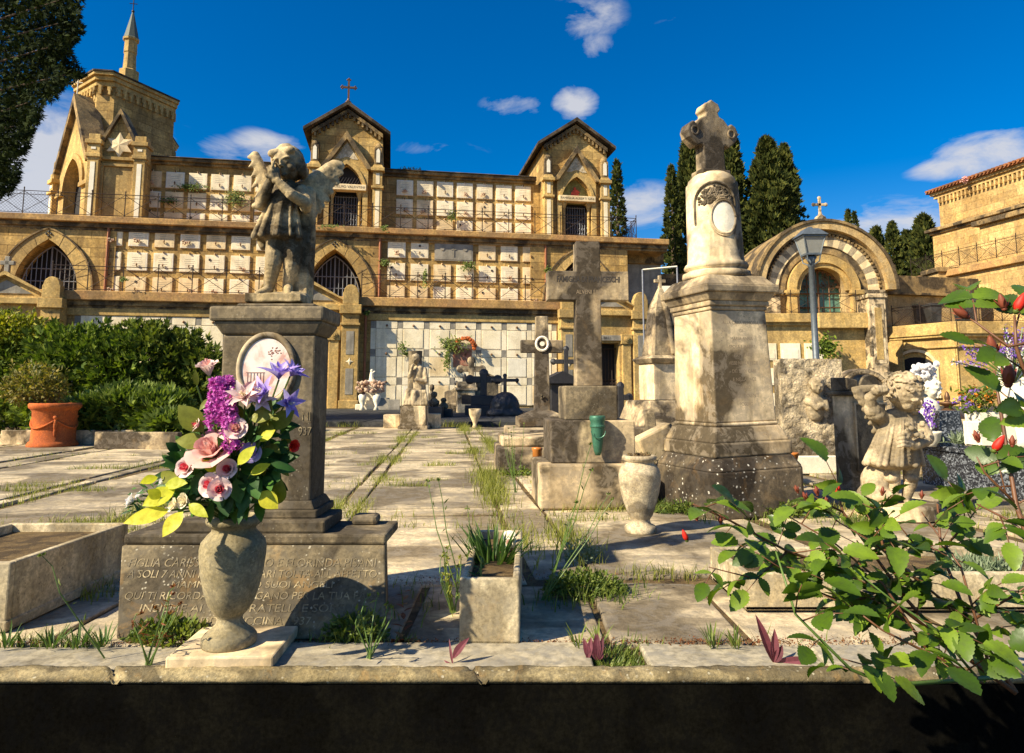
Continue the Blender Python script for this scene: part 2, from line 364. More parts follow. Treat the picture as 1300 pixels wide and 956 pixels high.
hs = wn.n('ShaderNodeHueSaturation'); hs.inputs['Saturation'].default_value = 1.55; hs.inputs['Value'].default_value = 1.0; hs.inputs['Hue'].default_value = .508
wn.l(sky.outputs[0], hs.inputs['Color'])
gc = wn.n('ShaderNodeTexCoord').outputs['Generated']
nrm = wn.n('ShaderNodeVectorMath', operation='NORMALIZE'); wn.l(gc, nrm.inputs[0])
def cloud_at(px, py, wx, wy, dens):
    """soft cloud bank around the direction of pixel px,py; wx, wy = half sizes in radians"""
    d = ray(px, py).normalized(); right = d.cross(Vector((0,0,1))).normalized(); up = right.cross(d)
    def dot(v, sc):
        x = wn.n('ShaderNodeVectorMath', operation='DOT_PRODUCT'); wn.l(nrm.outputs[0], x.inputs[0]); x.inputs[1].default_value = v/sc; return x.outputs['Value']
    a = dot(right, wx); b = dot(up, wy); f = dot(d, 1)
    r2 = wn.math('ADD', wn.math('MULTIPLY', a, a), wn.math('MULTIPLY', b, b))
    g = wn.math('MULTIPLY', wn.math('SUBTRACT', 1, r2, True), wn.math('GREATER_THAN', f, 0))
    return wn.math('MULTIPLY', g, dens)
cl = None
for a in [(30,240,.20,.11,1.5),(60,180,.14,.07,.8),(100,160,.14,.05,.45),(340,188,.06,.03,.9),(290,190,.05,.02,.6),(650,134,.05,.02,.85),(731,132,.038,.03,1.4),(745,20,.06,.04,.55),(750,58,.04,.025,.5),(860,40,.05,.02,.5),(805,262,.10,.04,.95),(1265,192,.08,.035,1.15),(1200,212,.05,.02,.85),(1140,292,.10,.05,1.0),(555,190,.08,.015,.35)]:
    c = cloud_at(*a); cl = c if cl is None else wn.math('MAXIMUM', cl, c)
cn = wn.noise(wn.mapping(gc, (1, 1, 2.4)), 9, 10, .62, .5)
fac = wn.math('MULTIPLY', wn.math('SUBTRACT', wn.math('ADD', wn.math('MULTIPLY', cl, .75), wn.math('MULTIPLY', cn, 2.4)), 1.42), 1.5, True)
fac = wn.math('MULTIPLY', fac, wn.ramp(cl, [(0., 0.), (.45, 1.)]))
fac = wn.math('MULTIPLY', fac, .85)
CLOUDV = wn.mix(fac, hs.outputs[0], (5.0, 5.0, 5.2))
wn.l(CLOUDV, bg.inputs['Color']); bg.inputs['Strength'].default_value = .078
scn.view_settings.view_transform = 'Standard'; scn.view_settings.look = 'None'; scn.view_settings.exposure = 0.88; scn.view_settings.gamma = 1
scn.cycles.max_bounces = 6; scn.cycles.transparent_max_bounces = 8

# ------------------------------------------------------------------ ground, paving
g = MB()
g.box(-400, 400, 2.07, 900, -1.6, -.014)
g.box(-400, 400, -60, 2.07, -1.6, -.75)
struct('ground', g, M_SOIL)
a = MB(); a.box(-30, 30, -20, 2.04, -.75, -.72); struct('path', a, M_ASPH)
GA = radians(5.4)
def GP(p, q, z=0): return Vector((p*cos(GA)-q*sin(GA), p*sin(GA)+q*cos(GA), z))
def slab(mb, p0, p1, q0, q1, z=0, th=.05, jit=.012, r=RND):
    cs = []
    for (p, q) in ((p0,q0),(p1,q0),(p1,q1),(p0,q1)):
        cs.append(GP(p+r.uniform(-jit,jit), q+r.uniform(-jit,jit)))
    tz = z+r.uniform(-.006, .008); tx = r.uniform(-.004,.004); ty = r.uniform(-.004,.004)
    zz = [tz-tx-ty, tz+tx-ty, tz+tx+ty, tz-tx+ty]
    vs = [(c.x, c.y, z-th) for c in cs]+[(c.x, c.y, zz[i]) for i, c in enumerate(cs)]
    mb.add(vs, [(0,3,2,1),(4,5,6,7),(0,1,5,4),(1,2,6,5),(2,3,7,6),(3,0,4,7)])
pv = MB()
cols = [(-15.6,-14.5),(-14.4,-13.2),(-13.1,-11.9),(-11.8,-10.6),(-10.5,-9.3),(-9.2,-8.0),(-7.9,-6.7),(-6.55,-6.45),(-6.35,-5.15),(-5.05,-4.75),(-4.65,-3.35),(-3.25,-3.15),(-3.05,-2.08),(-1.96,-.76),(-.73,-.62),(-.59,.35),(.38,.64),(.67,1.9),(2.0,3.1),(3.2,3.45),(3.55,4.8),(4.9,6.1),(6.2,7.4),(7.5,8.8),(8.9,10.2),(10.3,11.6),(11.7,13),(13.1,14.5)]
for (p0, p1) in cols:
    q = 3.02+ (RND.uniform(-.08,.08)); narrow = (p1-p0) < .5
    k = 0
    while q < 15.7:
        L = RND.uniform(1.35, 1.7) if k % 2 == 0 else RND.uniform(.22, .3)
        if narrow: L = RND.uniform(1.0, 1.7)
        q1 = min(q+L, 15.85)
        if q1-q > .12:
            slab(pv, p0, p1, q, q1)
        q = q1+RND.uniform(.03, .06); k += 1
struct('paving', pv, M_PAVE, bevel=.009)
# front slabs and grey kerb strip
fs = MB()
xs = [-4.2,-3.0,-1.9,-1.5,-.36,.31,.78,1.5,2.3,3.2,4.3]
GA_ = GA; GA = 0
for i in range(len(xs)-1): slab(fs, xs[i]+.012, xs[i+1]-.012, 2.30, 2.985, z=-.004, jit=.006)
struct('front_paving', fs, M_PAVE, bevel=.006)
ks = MB(); xs = [-3.6,-2.2,-1.02,.245,.40,.93,1.9,3.1]
for i in range(len(xs)-1):
    if abs(xs[i]-.245) < .01: continue
    slab(ks, xs[i]+.006, xs[i+1]-.006, 2.09, 2.282, z=0.0, jit=.004)
struct('kerb_slabs', ks, M_KERB, bevel=.006)
GA = GA_
cp = MB()
pr = [(0,0),(.0,-.04)]
n = 640; vs = []; fcs = []; K = 7
for i in range(n+1):
    x = -3.2+6.6*i/n
    for k in range(K):
        t = k/(K-1); ang = pi*.5*t
        y = 2.085-.046*(k/(K-1)) if k < K-1 else 2.036
        z = .010-.004*t-(.012 if k == K-1 else 0)-(.006 if k == K-2 else 0)
        z += noise.noise(Vector((x*14, y*30, 7)))*.005*(k > 0)+noise.noise(Vector((x*55, y*55, 2)))*.003
        if min(abs(x-j_-.03*k*.2) for j_ in (-2.4, -1.16, -.12, .97, 2.2)) < .009: z -= .014; y += .004*(k == K-1)
        w_ = noise.noise(Vector((x*9, k*.6, 3)))*.006
        vs.append((x, y+w_, z+w_*.8))
    vs.append((x, 2.040, -.02)); vs.append((x, 2.085, -.02))
W = K+2
for i in range(n):
    for k in range(W):
        a_ = i*W+k; b_ = i*W+(k+1) % W; fcs.append((a_, b_, b_+W, a_+W))
cp.add(vs, fcs); fcs = []
struct('kerb_coping', cp, M_COPE, smooth=True)
rw = MB(); rw.box(-6, 6, 2.043, 2.08, -.74, -.018); t_ = part('added_dark_face', rw, M_BLACKW); tag(t_, 'added near-black face filling the strip below the mossy kerb coping', 'wall')  # invented near-black filler; no wall is known below the kerb
# slate walkway in front of the far wall, raised one step
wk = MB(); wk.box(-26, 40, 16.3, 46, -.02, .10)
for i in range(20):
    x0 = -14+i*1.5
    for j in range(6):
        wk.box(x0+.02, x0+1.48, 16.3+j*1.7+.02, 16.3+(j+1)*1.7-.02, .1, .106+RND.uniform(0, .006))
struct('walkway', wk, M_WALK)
hl = MB(); hl.box(-120, 160, 47.5, 400, -.5, 6.4); struct('hill', hl, M_SOIL)

# ------------------------------------------------------------------ facade helpers
def pointed(hw, zs, za, n=10):
    h = za-zs; c = (h*h-hw*hw)/(2*hw); R = hw+c
    a1 = atan2(h, -c) if True else 0
    L = []
    a0 = pi; aa = atan2(h, -c)
    for i in range(n+1):
        a = a0+(aa-a0)*i/n; L.append((c+R*cos(a), zs+R*sin(a)))
    Rr = [(-x, z) for x, z in L[::-1]][1:]
    return L+Rr
def round_arch(hw, zs, n=20, a0=pi, a1=0): return [(hw*cos(a0+(a1-a0)*i/n), zs+hw*sin(a0+(a1-a0)*i/n)) for i in range(n+1)]
def opening(x0, x1, z0, z1, arch):      # rectangle with arch opening reaching the floor
    return [(x0, z0), (arch[0][0], z0)]+arch+[(arch[-1][0], z0), (x1, z0), (x1, z1), (x0, z1)]
def gate(mb, arch, z0, y, nb, w=.035, rails=()):
    hw = -arch[0][0]
    def top(x):
        for i in range(len(arch)-1):
            (xa, za), (xb, zb) = arch[i], arch[i+1]
            if min(xa, xb)-1e-6 <= x <= max(xa, xb)+1e-6 and abs(xb-xa) > 1e-6: return za+(zb-za)*(x-xa)/(xb-xa)
        return arch[0][1]
    for i in range(1, nb):
        x = -hw+2*hw*i/nb; mb.tube([(x, y, z0), (x, y, top(x))], w/2*(1.8 if i == nb//2 else 1), 4)
    for r in rails: mb.tube([(-hw, y, r), (hw, y, r)], w*.6, 4)
    mb.tube([(x, y, z) for x, z in arch], w*.7, 4)

# -- terrace ledges
def ledge(s0, s1, t, ztop, zbot, proj, label, name='stone_ledge'):
    o = thing(name, label, 'ledge', FW((s0+s1)/2, t, 0), 10); h = (s1-s0)/2
    m = MB(); m.box(-h, h, -proj, 1.9, zbot+.12, ztop); part('coping', m, M_LEDGE, o, bevel=.03)
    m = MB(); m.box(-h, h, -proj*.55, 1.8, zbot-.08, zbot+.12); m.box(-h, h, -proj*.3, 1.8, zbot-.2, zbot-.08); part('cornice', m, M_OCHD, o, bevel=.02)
    return o
SL = -27; SR = F(826, 350, 0)[0]
ledge(SL, SR, 0, 4.93, 4.42, .35, 'long ochre stone ledge carrying the lower railing above the white burial niches')
ledge(SL, F(846, 310, 2)[0], 2.0, 8.52, 8.12, .4, 'long reddish stone ledge carrying the upper railing below the three chapels')

def letters(s, size, parent, loc, mat=M_LETTER, **k): return text(s, size, mat, parent, loc, **k)

# -- walls of burial niches
def plaque_mesh(mb, w, h, th=.05, rim=True):
    mb.box(-w/2, w/2, -th, 0, 0, h, mi=0)
    if rim:
        mb.box(-w/2+.02, w/2-.02, -th-.015, -th, .02, h-.02, mi=0)
        mb.box(-w/2+.07, w/2-.07, -th-.018, -th-.012, .07, h-.07, mi=1)
def niche_wall(label, sc, t, z0, z1, ncol, nrow, pc, pr_, wpl, hpl, topz, group, width, lines=True, skip=(), wide=None, wallmat=M_ASH, seed=1):
    r = random.Random(seed)
    o = thing('niche_wall', label, 'niche wall', FW(sc, t, z0), 10)
    m = MB(); m.box(-width/2, width/2, 0, 1.0, 0, z1-z0); part('wall', m, wallmat, o)
    protos = []
    for mat2 in (M_MARB, M_MARBC, M_WHITE):
        m = MB(); plaque_mesh(m, wpl, hpl)
        m.tube([(0, -.05, hpl+.0), (0, -.05, hpl+.06)], .05, 8)
        for k in range(r.randint(3, 5)):
            m.box(-wpl*.28+r.uniform(0,.06), wpl*.28-r.uniform(0,.08), -.0705, -.068, hpl*(.7-.11*k), hpl*(.7-.11*k)+.012, mi=2)
        protos.append(m)
    first = {}
    knob = None; flo = None
    for c in range(ncol):
        for q in range(nrow):
            if (c, q) in skip: continue
            x = (c-(ncol-1)/2)*pc; z = topz-q*pr_-hpl-z0
            k = r.choice((0, 0, 1, 1, 2, 0))
            if k not in first:
                first[k] = p = part('memorial_plaque', protos[k], [(M_MARB, M_MARBC, M_WHITE)[k], (M_MARB, M_MARBC, M_MARB)[k], M_GREYP], o)
            else:
                p = first[k].copy(); COL.objects.link(p); p.parent = o
            p.location = (x+r.uniform(-.01,.01), 0, z+r.uniform(-.008,.008))
            if knob is None:
                m = MB(); m.sph((0, -.09, hpl+.03), (.035, .05, .05), 8, 6); m.tube([(0,-.07,hpl*.22),(0,-.13,hpl*.26)], .02, 6); m.sph((0,-.13,hpl*.33), (.035,.035,.06), 8, 6)
                knob = part('lamp', m, M_BRONZE, p)
            else:
                kk = knob.copy(); COL.objects.link(kk); kk.parent = p
            u_ = r.random()
            if u_ < .3:
                if flo is None:
                    m = MB()
                    for k in range(14): m.sph((r.uniform(-.11,.11), -.14-r.uniform(0,.05), hpl*.22+r.uniform(-.05,.13)), r.uniform(.025,.045), 6, 5)
                    flo = part('grave_flowers', m, PT_PEACH, p)
                else: kk = flo.copy(); COL.objects.link(kk); kk.parent = p; kk.location = (r.uniform(-.2,.2), 0, r.uniform(-.05,.03))
            elif u_ < .5:
                m = MB(); x_ = r.choice((-.22, .0, .22)); m.lathe([(.055, 0), (.055, .02)], 12, TM((x_, -.068, hpl*.72), rx=90)); part('portrait_oval', m, M_LETTER, p)
    if wide:
        for (x, z, w_, h_) in wide:
            m = MB(); m.box(-w_/2, w_/2, -.07, 0, 0, h_); m.box(-w_/2+.06, w_/2-.06, -.085, -.07, .06, h_-.06)
            for a in (-.3, .3): m.tube([(w_*a, -.085, h_*.65), (w_*a, -.11, h_*.65)], .1, 12)
            m.box(-.02, .02, -.11, -.085, .2, h_-.12); m.box(-.12, .12, -.11, -.085, h_*.6, h_*.6+.04)
            p = part('wide_plaque', m, M_GREYP, o, label='wide grey double plaque with a small cross'); p.location = (x, 0, z)
    return o

# tier 1 : white marble grid
def grid_wall(label, sc, t, z0, ztop, ncol, nrow, pc, pr_, seed):
    r = random.Random(seed); w = ncol*pc+.5
    o = thing('niche_wall', label, 'niche wall', FW(sc, t, z0), 10)
    m = MB(); m.box(-w/2-.5, w/2+.5, .0, 1.2, 0, 4.42-z0); part('wall', m, M_ASH, o)
    m = MB(); m.box(-w/2-.5, w/2+.5, -.10, .0, ztop+.02-z0, ztop+.42-z0); part('lintel', m, M_OCH, o, bevel=.02)
    top = ztop-z0
    ms = MB(); mg = MB()
    for c in range(ncol+1):
        x = (c-ncol/2)*pc
        for q in range(nrow):
            zt = top-q*pr_
            ms.box(x-.11, x+.11, -.05, 0, max(zt-pr_+.0, .0), zt-.33)
            mg.box(x-.11, x+.11, -.048, 0, zt-.325, zt-.005)
    part('marble_strips', ms, M_MARB, o, bevel=.006); part('grey_inlays', mg, M_GREYP, o)
    mp = MB(); wp = pc-.25
    mp.box(-wp/2, wp/2, -.06, 0, -.32, -.0); mp.box(-wp/2, wp/2, -.045, 0, -pr_+.015, -.335)
    mp.box(-wp/2+.04, wp/2-.04, -.062, -.045, -pr_+.055, -.365, mi=1)
    mp.box(-wp/2+.06, wp/2-.06, -.058, -.04, -pr_+.075, -.385, mi=1)
    mk = MB(); mk.sph((0, -.09, -.2), (.05, .05, .055), 8, 6)
    first = kf = None
    for c in range(ncol):
        for q in range(nrow):
            x = (c+.5-ncol/2)*pc
            mm = [(M_MARB, M_MARB), (M_MARB, M_WHITE), (M_MARB, M_MARBC)][r.randint(0, 2)]
            p = part('memorial_plaque', mp, mm, o, bevel=0) if first is None or r.random() < .5 else first.copy()
            if p.parent is None or p.name not in COL.objects:
                try: COL.objects.link(p)
                except RuntimeError: pass
                p.parent = o
            first = first or p
            p.location = (x, 0, top-q*pr_)
            if kf is None: kf = part('lamp', mk, M_BRONZE, p)
            else:
                k2 = kf.copy(); COL.objects.link(k2); k2.parent = p
    return o
cT1 = F(591, 450, 0)[0]
z411 = F(570, 409, 0)[1]
grid_wall('lower wall of white marble burial niches with grey inlay squares, behind the tall cross', cT1, 0, .1, z411, 7, 3, 1.165, 1.24, 3)
grid_wall('lower wall of white marble burial niches mostly hidden behind the hedge at left', -14.0, 0, .1, z411, 7, 3, 1.165, 1.24, 4)
zt2 = F(590, 309, 2)[1]
niche_wall('middle wall of cream plaques right of the CASTALDI gate, one wide grey plaque on top', F(590, 350, 2)[0], 2.0, 4.9, 8.15, 7, 3, 1.09, 1.09, .84, .82, zt2, '', 8.3, skip=((2,0),(3,0)), wide=[(-.545, zt2-.9-4.9, 1.85, .9)], seed=5)
niche_wall('middle wall of white plaques between the two pointed gates, behind the praying angel', F(241, 330, 2)[0], 2.0, 4.9, 8.15, 7, 3, 1.09, 1.09, .84, .82, F(241, 293, 2)[1], '', 8.3, seed=6)
zt3 = F(590, 233, 4)[1]
niche_wall('upper wall of cream plaques between the two gabled chapels under a flat roof', F(590, 260, 4)[0], 4.0, 8.5, 11.75, 7, 3, 1.03, 1.0, .84, .80, zt3, '', 8.6, seed=7)
niche_wall('upper wall of plaques beside the octagonal chapel, overgrown with ivy', F(285, 240, 4)[0]-.2, 4.0, 8.5, 11.75, 7, 3, 1.03, 1.0, .84, .80, F(285, 222, 4)[1], '', 8.0, seed=8)
# roofs over the upper walls
for (pa, pb, lab) in ((485, 680, 'dark weathered flat roof edge between the two gabled chapels'), (185, 400, 'dark weathered flat roof edge between octagonal chapel and first gabled chapel')):
    s0 = F(pa, 215, 4)[0]; s1 = F(pb, 220, 4)[0]; o = thing('flat_roof', lab, 'roof', FW((s0+s1)/2, 4, 11.75), 10); h = (s1-s0)/2
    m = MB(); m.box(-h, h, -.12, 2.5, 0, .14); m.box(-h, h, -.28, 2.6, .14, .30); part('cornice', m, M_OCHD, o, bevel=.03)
    m = MB(); m.box(-h, h, -.38, 2.7, .30, .42, top=(-h, h, -.1, 2.4)); part('roof_slab', m, M_ROOF, o, bevel=.02)
    v = o
# walls under end portions and terrace bodies (floors)
tb = thing('terrace_body', 'solid ochre stone core of the stepped terraces behind the niche walls', 'terrace', FW(-9, 0, 0), 10)
m = MB(); m.box(SL+9, SR+9-.3, 1.2, 2.0, .1, 4.42); m.box(SL+9, SR+9-.3, 3.0, 16, 0, 8.1); part('wall', m, M_ASH, tb)

# tier 1 portal bays
def portal(sc, label, cross=False, number='V', txt=None):
    o = thing('tomb_portal', label, 'portal', FW(sc, -.45, .1), 10)
    ar = [(-.72, 2.95), (.72, 2.95)]
    m = MB(); m.prism([(-2.1, 0), (-.72, 0), (-.72, 2.95), (.72, 2.95), (.72, 0), (2.1, 0), (2.1, 4.3), (-2.1, 4.3)], .1, 1.2); part('wall', m, M_OCH, o, bevel=.02)
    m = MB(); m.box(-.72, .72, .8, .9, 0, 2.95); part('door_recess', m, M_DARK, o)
    m = MB()
    for i in range(9): m.tube([(-.66+i*.165, .5, 0), (-.66+i*.165, .5, 2.75)], .018, 4)
    for z in (.1, .95, 1.25, 2.7): m.tube([(-.7, .5, z), (.7, .5, z)], .022, 4)
    for i in range(8):
        m.lathe([(.05,0),(.05,.02)], 8, TM((-.58+i*.165, .5, 1.1), rx=90))
    part('gate', m, M_IRON, o)
    for sx in (-1, 1):
        c = sx*1.72
        m = MB(); m.box(c-.36, c+.36, -.12, .12, 0, 4.05)
        m.box(c-.42, c+.42, -.2, .14, 0, .35); m.box(c-.42, c+.42, -.2, .14, 3.55, 3.65); m.box(c-.46, c+.46, -.24, .14, 4.05, 4.45); part('pilaster', m, M_OCH, o, bevel=.02)
        for za_, zb_ in ((.6, 1.7), (2.3, 3.3)): m = MB(); m.box(c-.16, c+.16, -.135, -.118, za_, zb_); part('inset_panel', m, M_GREYP, o)
        m = MB(); m.add(*star(.17, .07, 4, (c, -.13, 2.0))); part('star_ornament', m, M_MARB, o)
        m = MB(); m.prism([(c-.34, 4.45), (c+.34, 4.45), (c+.34, 4.95)]+[(c+.3*cos(a), 5.0+.32*sin(a)) for a in [i*pi/8 for i in range(9)]]+[(c-.34, 4.95)], -.2, .14); part('finial', m, M_OCH, o, bevel=.02)
    for sx in (-1, 1):
        c = sx*1.05; m = MB(); m.box(c-.2, c+.2, -.04, .12, 0, 2.9); m.box(c-.27, c+.27, -.1, .12, 2.9, 3.35); part('door_jamb', m, M_OCH, o, bevel=.015)
        m = MB(); m.lathe([(.14, 0), (.14, .05), (.06, .07), (.06, .09)], 12, TM((c, -.1, 3.13), rx=90)); part('rosette', m, M_OCH, o)
    m = MB(); m.box(-.8, .8, -.03, .1, 3.05, 3.3); part('name_plate', m, M_GREYP, o, bevel=.01)
    if txt: letters(txt, .17, o, (0, -.045, 3.17))
    m = MB(); m.box(-1.4, 1.4, -.16, .3, 4.2, 4.45); part('entablature', m, M_OCH, o, bevel=.02)
    m = MB()
    m.prism([(-1.42, 4.45), (1.42, 4.45), (1.42, 4.62), (0, 5.38), (-1.42, 4.62)], .02, .3)
    m.prism([(-1.42, 4.62), (-1.36, 4.72), (0, 5.5), (1.36, 4.72), (1.42, 4.62), (0, 5.34)], -.2, .02)
    part('pediment', m, M_OCH, o, bevel=.01)
    m = MB(); m.prism([(-.95, 4.62), (.95, 4.62), (0, 5.15)], -.02, .02); part('pediment_panel', m, M_GREYP, o)
    if cross:
        m = MB(); m.box(-.09, .09, -.1, .05, 5.45, 6.1); m.box(-.26, .26, -.1, .05, 5.75, 5.92); part('stone_cross', m, M_GREYP, o, bevel=.02)
    letters(number, .17, o, (1.72, -.125, 3.85)); letters(number, .17, o, (-1.72, -.125, 3.85))
    return o
def star(R, r, n, c, th=.03):
    pts = []
    for i in range(2*n):
        a = pi/2+pi*i/n; rr = R if i % 2 == 0 else r; pts.append((rr*cos(a)+c[0], rr*sin(a)+c[2]))
    m = MB(); 
    # ngon may be concave: fan from centre
    vs = [(c[0], c[1]-th, c[2])]+[(x, c[1], z) for x, z in pts]; N_ = len(pts)
    return vs, [(0, 1+i, 1+(i+1) % N_) for i in range(N_)]
portal(F(5, 400, -.45)[0], 'ochre tomb portal with small stone cross on its pediment, at the far left', True, 'VI')
portal(F(393, 400, -.45)[0], 'ochre tomb portal partly hidden behind the praying angel pedestal', False, 'V')
portal(F(767, 400, -.45)[0], 'ochre tomb portal with iron gate right of the tall grey cross', False, 'IV', 'D. BILLI')
letters('VI', .2, None, (0,0,0))
bpy.data.objects.remove([o for o in COL.objects if o.name.startswith('inscription')][-1])

# tier 2 crypt gates
def crypt(sc, label, txt, w=4.3, xr=None):
    o = thing('crypt_gate', label, 'crypt gate', FW(sc, 1.9, 4.9), 10)
    inner = pointed(1.27, .35, 2.55); outer = pointed(1.85, .35, 3.02)
    z1 = 3.24
    hole = [(-1.27, 0)]
    m = MB()
    poly = opening(-w/2, w/2, 0, z1, inner)
    m.prism(poly, 0, 1.0); part('wall', m, M_ASH, o)
    m = MB(); m.band(inner, outer, -.07, .02)
    m.box(-1.85, -1.27, -.07, .02, 0, .35); m.box(1.27, 1.85, -.07, .02, 0, .35); part('arch_stones', m, M_OCH, o)
    m = MB()
    for i in range(len(inner)-1):
        if i % 2 == 0:
            (xa, za), (xb, zb) = inner[i], outer[i]; m.bar((xa, -.072, za), (xb, -.072, zb), .02)
    part('arch_joints', m, M_OCHD, o)
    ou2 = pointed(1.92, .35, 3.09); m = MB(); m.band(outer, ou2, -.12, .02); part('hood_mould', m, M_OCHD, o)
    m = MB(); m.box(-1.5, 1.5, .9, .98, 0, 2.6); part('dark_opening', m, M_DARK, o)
    m = MB(); m.prism(opening(-1.6, 1.6, 0, 2.9, pointed(1.12, .3, 2.25)), .42, .52) if False else None
    gate(m, pointed(1.15, .3, 2.3), 0, .35, 12, .04, (.3, .75, 1.3)); part('gate', m, M_IRONG, o)
    m = MB()
    for dx, dz in ((0, .09), (-.09, 0), (.09, 0), (0, -.09)): m.sph((dx, -.09, 2.78+dz), (.05, .03, .05), 8, 6)
    part('quatrefoil', m, M_LETTER, o)
    letters(txt, .27, o, (0, -.012, 2.98 if len(txt) < 3 else 3.08), sx=1.0, space=1.15)
    return o
crypt(F(62, 330, 2)[0], 'large pointed crypt gate in ochre wall at the far left under the mesh railing', 'D. E LA FAMIGLIA', 5.4)
crypt(F(425, 330, 2)[0], 'large pointed crypt gate lettered CAPPELLA CASTALDI beside the praying angel', 'CAPPELLA CASTALDI')
crypt(F(735, 330, 2)[0], 'large pointed crypt gate wall behind the arms of the tall grey cross', 'CAPPELLA  GALLOTTI', 5.0)
# drainpipes
for (px, y0, y1, t, zb) in ((136, 285, 362, 1.85, 4.95), (482, 300, 375, 1.85, 4.95), (693, 312, 385, 1.85, 4.95), (463, 392, 512, -.2, .1)):
    s_, z_ = F(px, (y0+y1)/2, t); o_ = MB(); zt = F(px, y0, t)[1]
    o_.tube([(0, 0, 0), (0, 0, zt-zb)], .06, 8)
    for q in (.3, .7): o_.box(-.08, .08, -.02, .1, (zt-zb)*q, (zt-zb)*q+.05)
    p = part('drainpipe', o_, M_RUST, None); p.location = FW(s_, t, zb); p.rotation_euler.z = AF
    tag(p, {136: 'rusty drainpipe right of the far left crypt gate', 482: 'rusty drainpipe right of the CASTALDI crypt gate', 693: 'rusty drainpipe just left of the tall grey cross top', 463: 'long red drainpipe down the lower wall right of the hidden portal'}[px], 'drainpipe', 'drainpipes on the terraces')

# -- railings
def railing(label, s0, s1, t, z, pitch=1.3, mesh=False, h=1.05, frame=None, mat=M_IRON):
    if frame is None: A = FW(s0, t, z); Bp = FW(s1, t, z)
    else: A, Bp = frame
    L = (Bp-A).length; d = (Bp-A).normalized(); rz = atan2(d.y, d.x)
    o = thing('iron_railing', label, 'railing', A, math.degrees(rz))
    n = max(1, round(L/pitch)); pp = L/n
    m = MB(); m.tube([(0,0,0),(0,0,h+.08)], .022, 5); m.sph((0,0,h+.12), (.03,.03,.06), 6, 5)
    p0 = None
    for i in range(n+1):
        p = part('post', m, mat, o) if p0 is None else p0.copy()
        if p0 is not None: COL.objects.link(p); p.parent = o
        p0 = p0 or p; p.location = (i*pp, 0, 0)
    m = MB()
    for zz, w_ in ((.08, .03), (h-.16, .025), (h, .035)): m.bar((0, 0, zz), (L, 0, zz), w_)
    part('rails', m, mat, o)
    m = MB()
    for i in range(n):
        m.bar((i*pp, 0, .1), ((i+1)*pp, 0, h-.02), .024); m.bar((i*pp, 0.0, h-.02), ((i+1)*pp, 0.0, .1), .024)
    part('cross_bracing', m, mat, o)
    if mesh:
        m = MB(); k = int(L/.14)
        for i in range(k):
            m.bar((i*.14, .03, .1), (min(L, i*.14+.9), .03, h-.05 if i*.14+.9 < L else .1+(L-i*.14)), .009)
            m.bar((i*.14, .035, h-.05), (min(L, i*.14+.9), .035, .1 if i*.14+.9 < L else h-.05-(L-i*.14)), .009)
        part('wire_mesh', m, mat, o)
    return o
railing('iron railing with crossed bars on the lower ledge, left of the praying angel', F(66, 350, -.1)[0], F(370, 370, -.1)[0], -.1, 4.93)
railing('iron railing with crossed bars on the lower ledge above the white niches', F(459, 370, -.1)[0], F(700, 380, -.1)[0], -.1, 4.93)
railing('iron railing with wire mesh on the upper ledge, against the clouds', F(-60, 260, 1.8)[0], F(72, 270, 1.8)[0], 1.8, 8.52, mesh=True)
railing('iron railing with crossed bars on the upper ledge, in front of the octagonal chapel', F(72, 270, 1.8)[0], F(400, 280, 1.8)[0], 1.8, 8.52)
railing('iron railing with crossed bars on the upper ledge, in front of the gabled chapels', F(400, 280, 1.8)[0], F(808, 305, 1.8)[0], 1.8, 8.52)
railing('short mesh railing at the right end of the upper ledge against blue sky', 0, 0, 0, 0, frame=(FW(F(808, 305, 1.8)[0], 1.8, 8.52), FW(F(808, 305, 1.8)[0]+.9, 8.0, 8.52)), mesh=True)

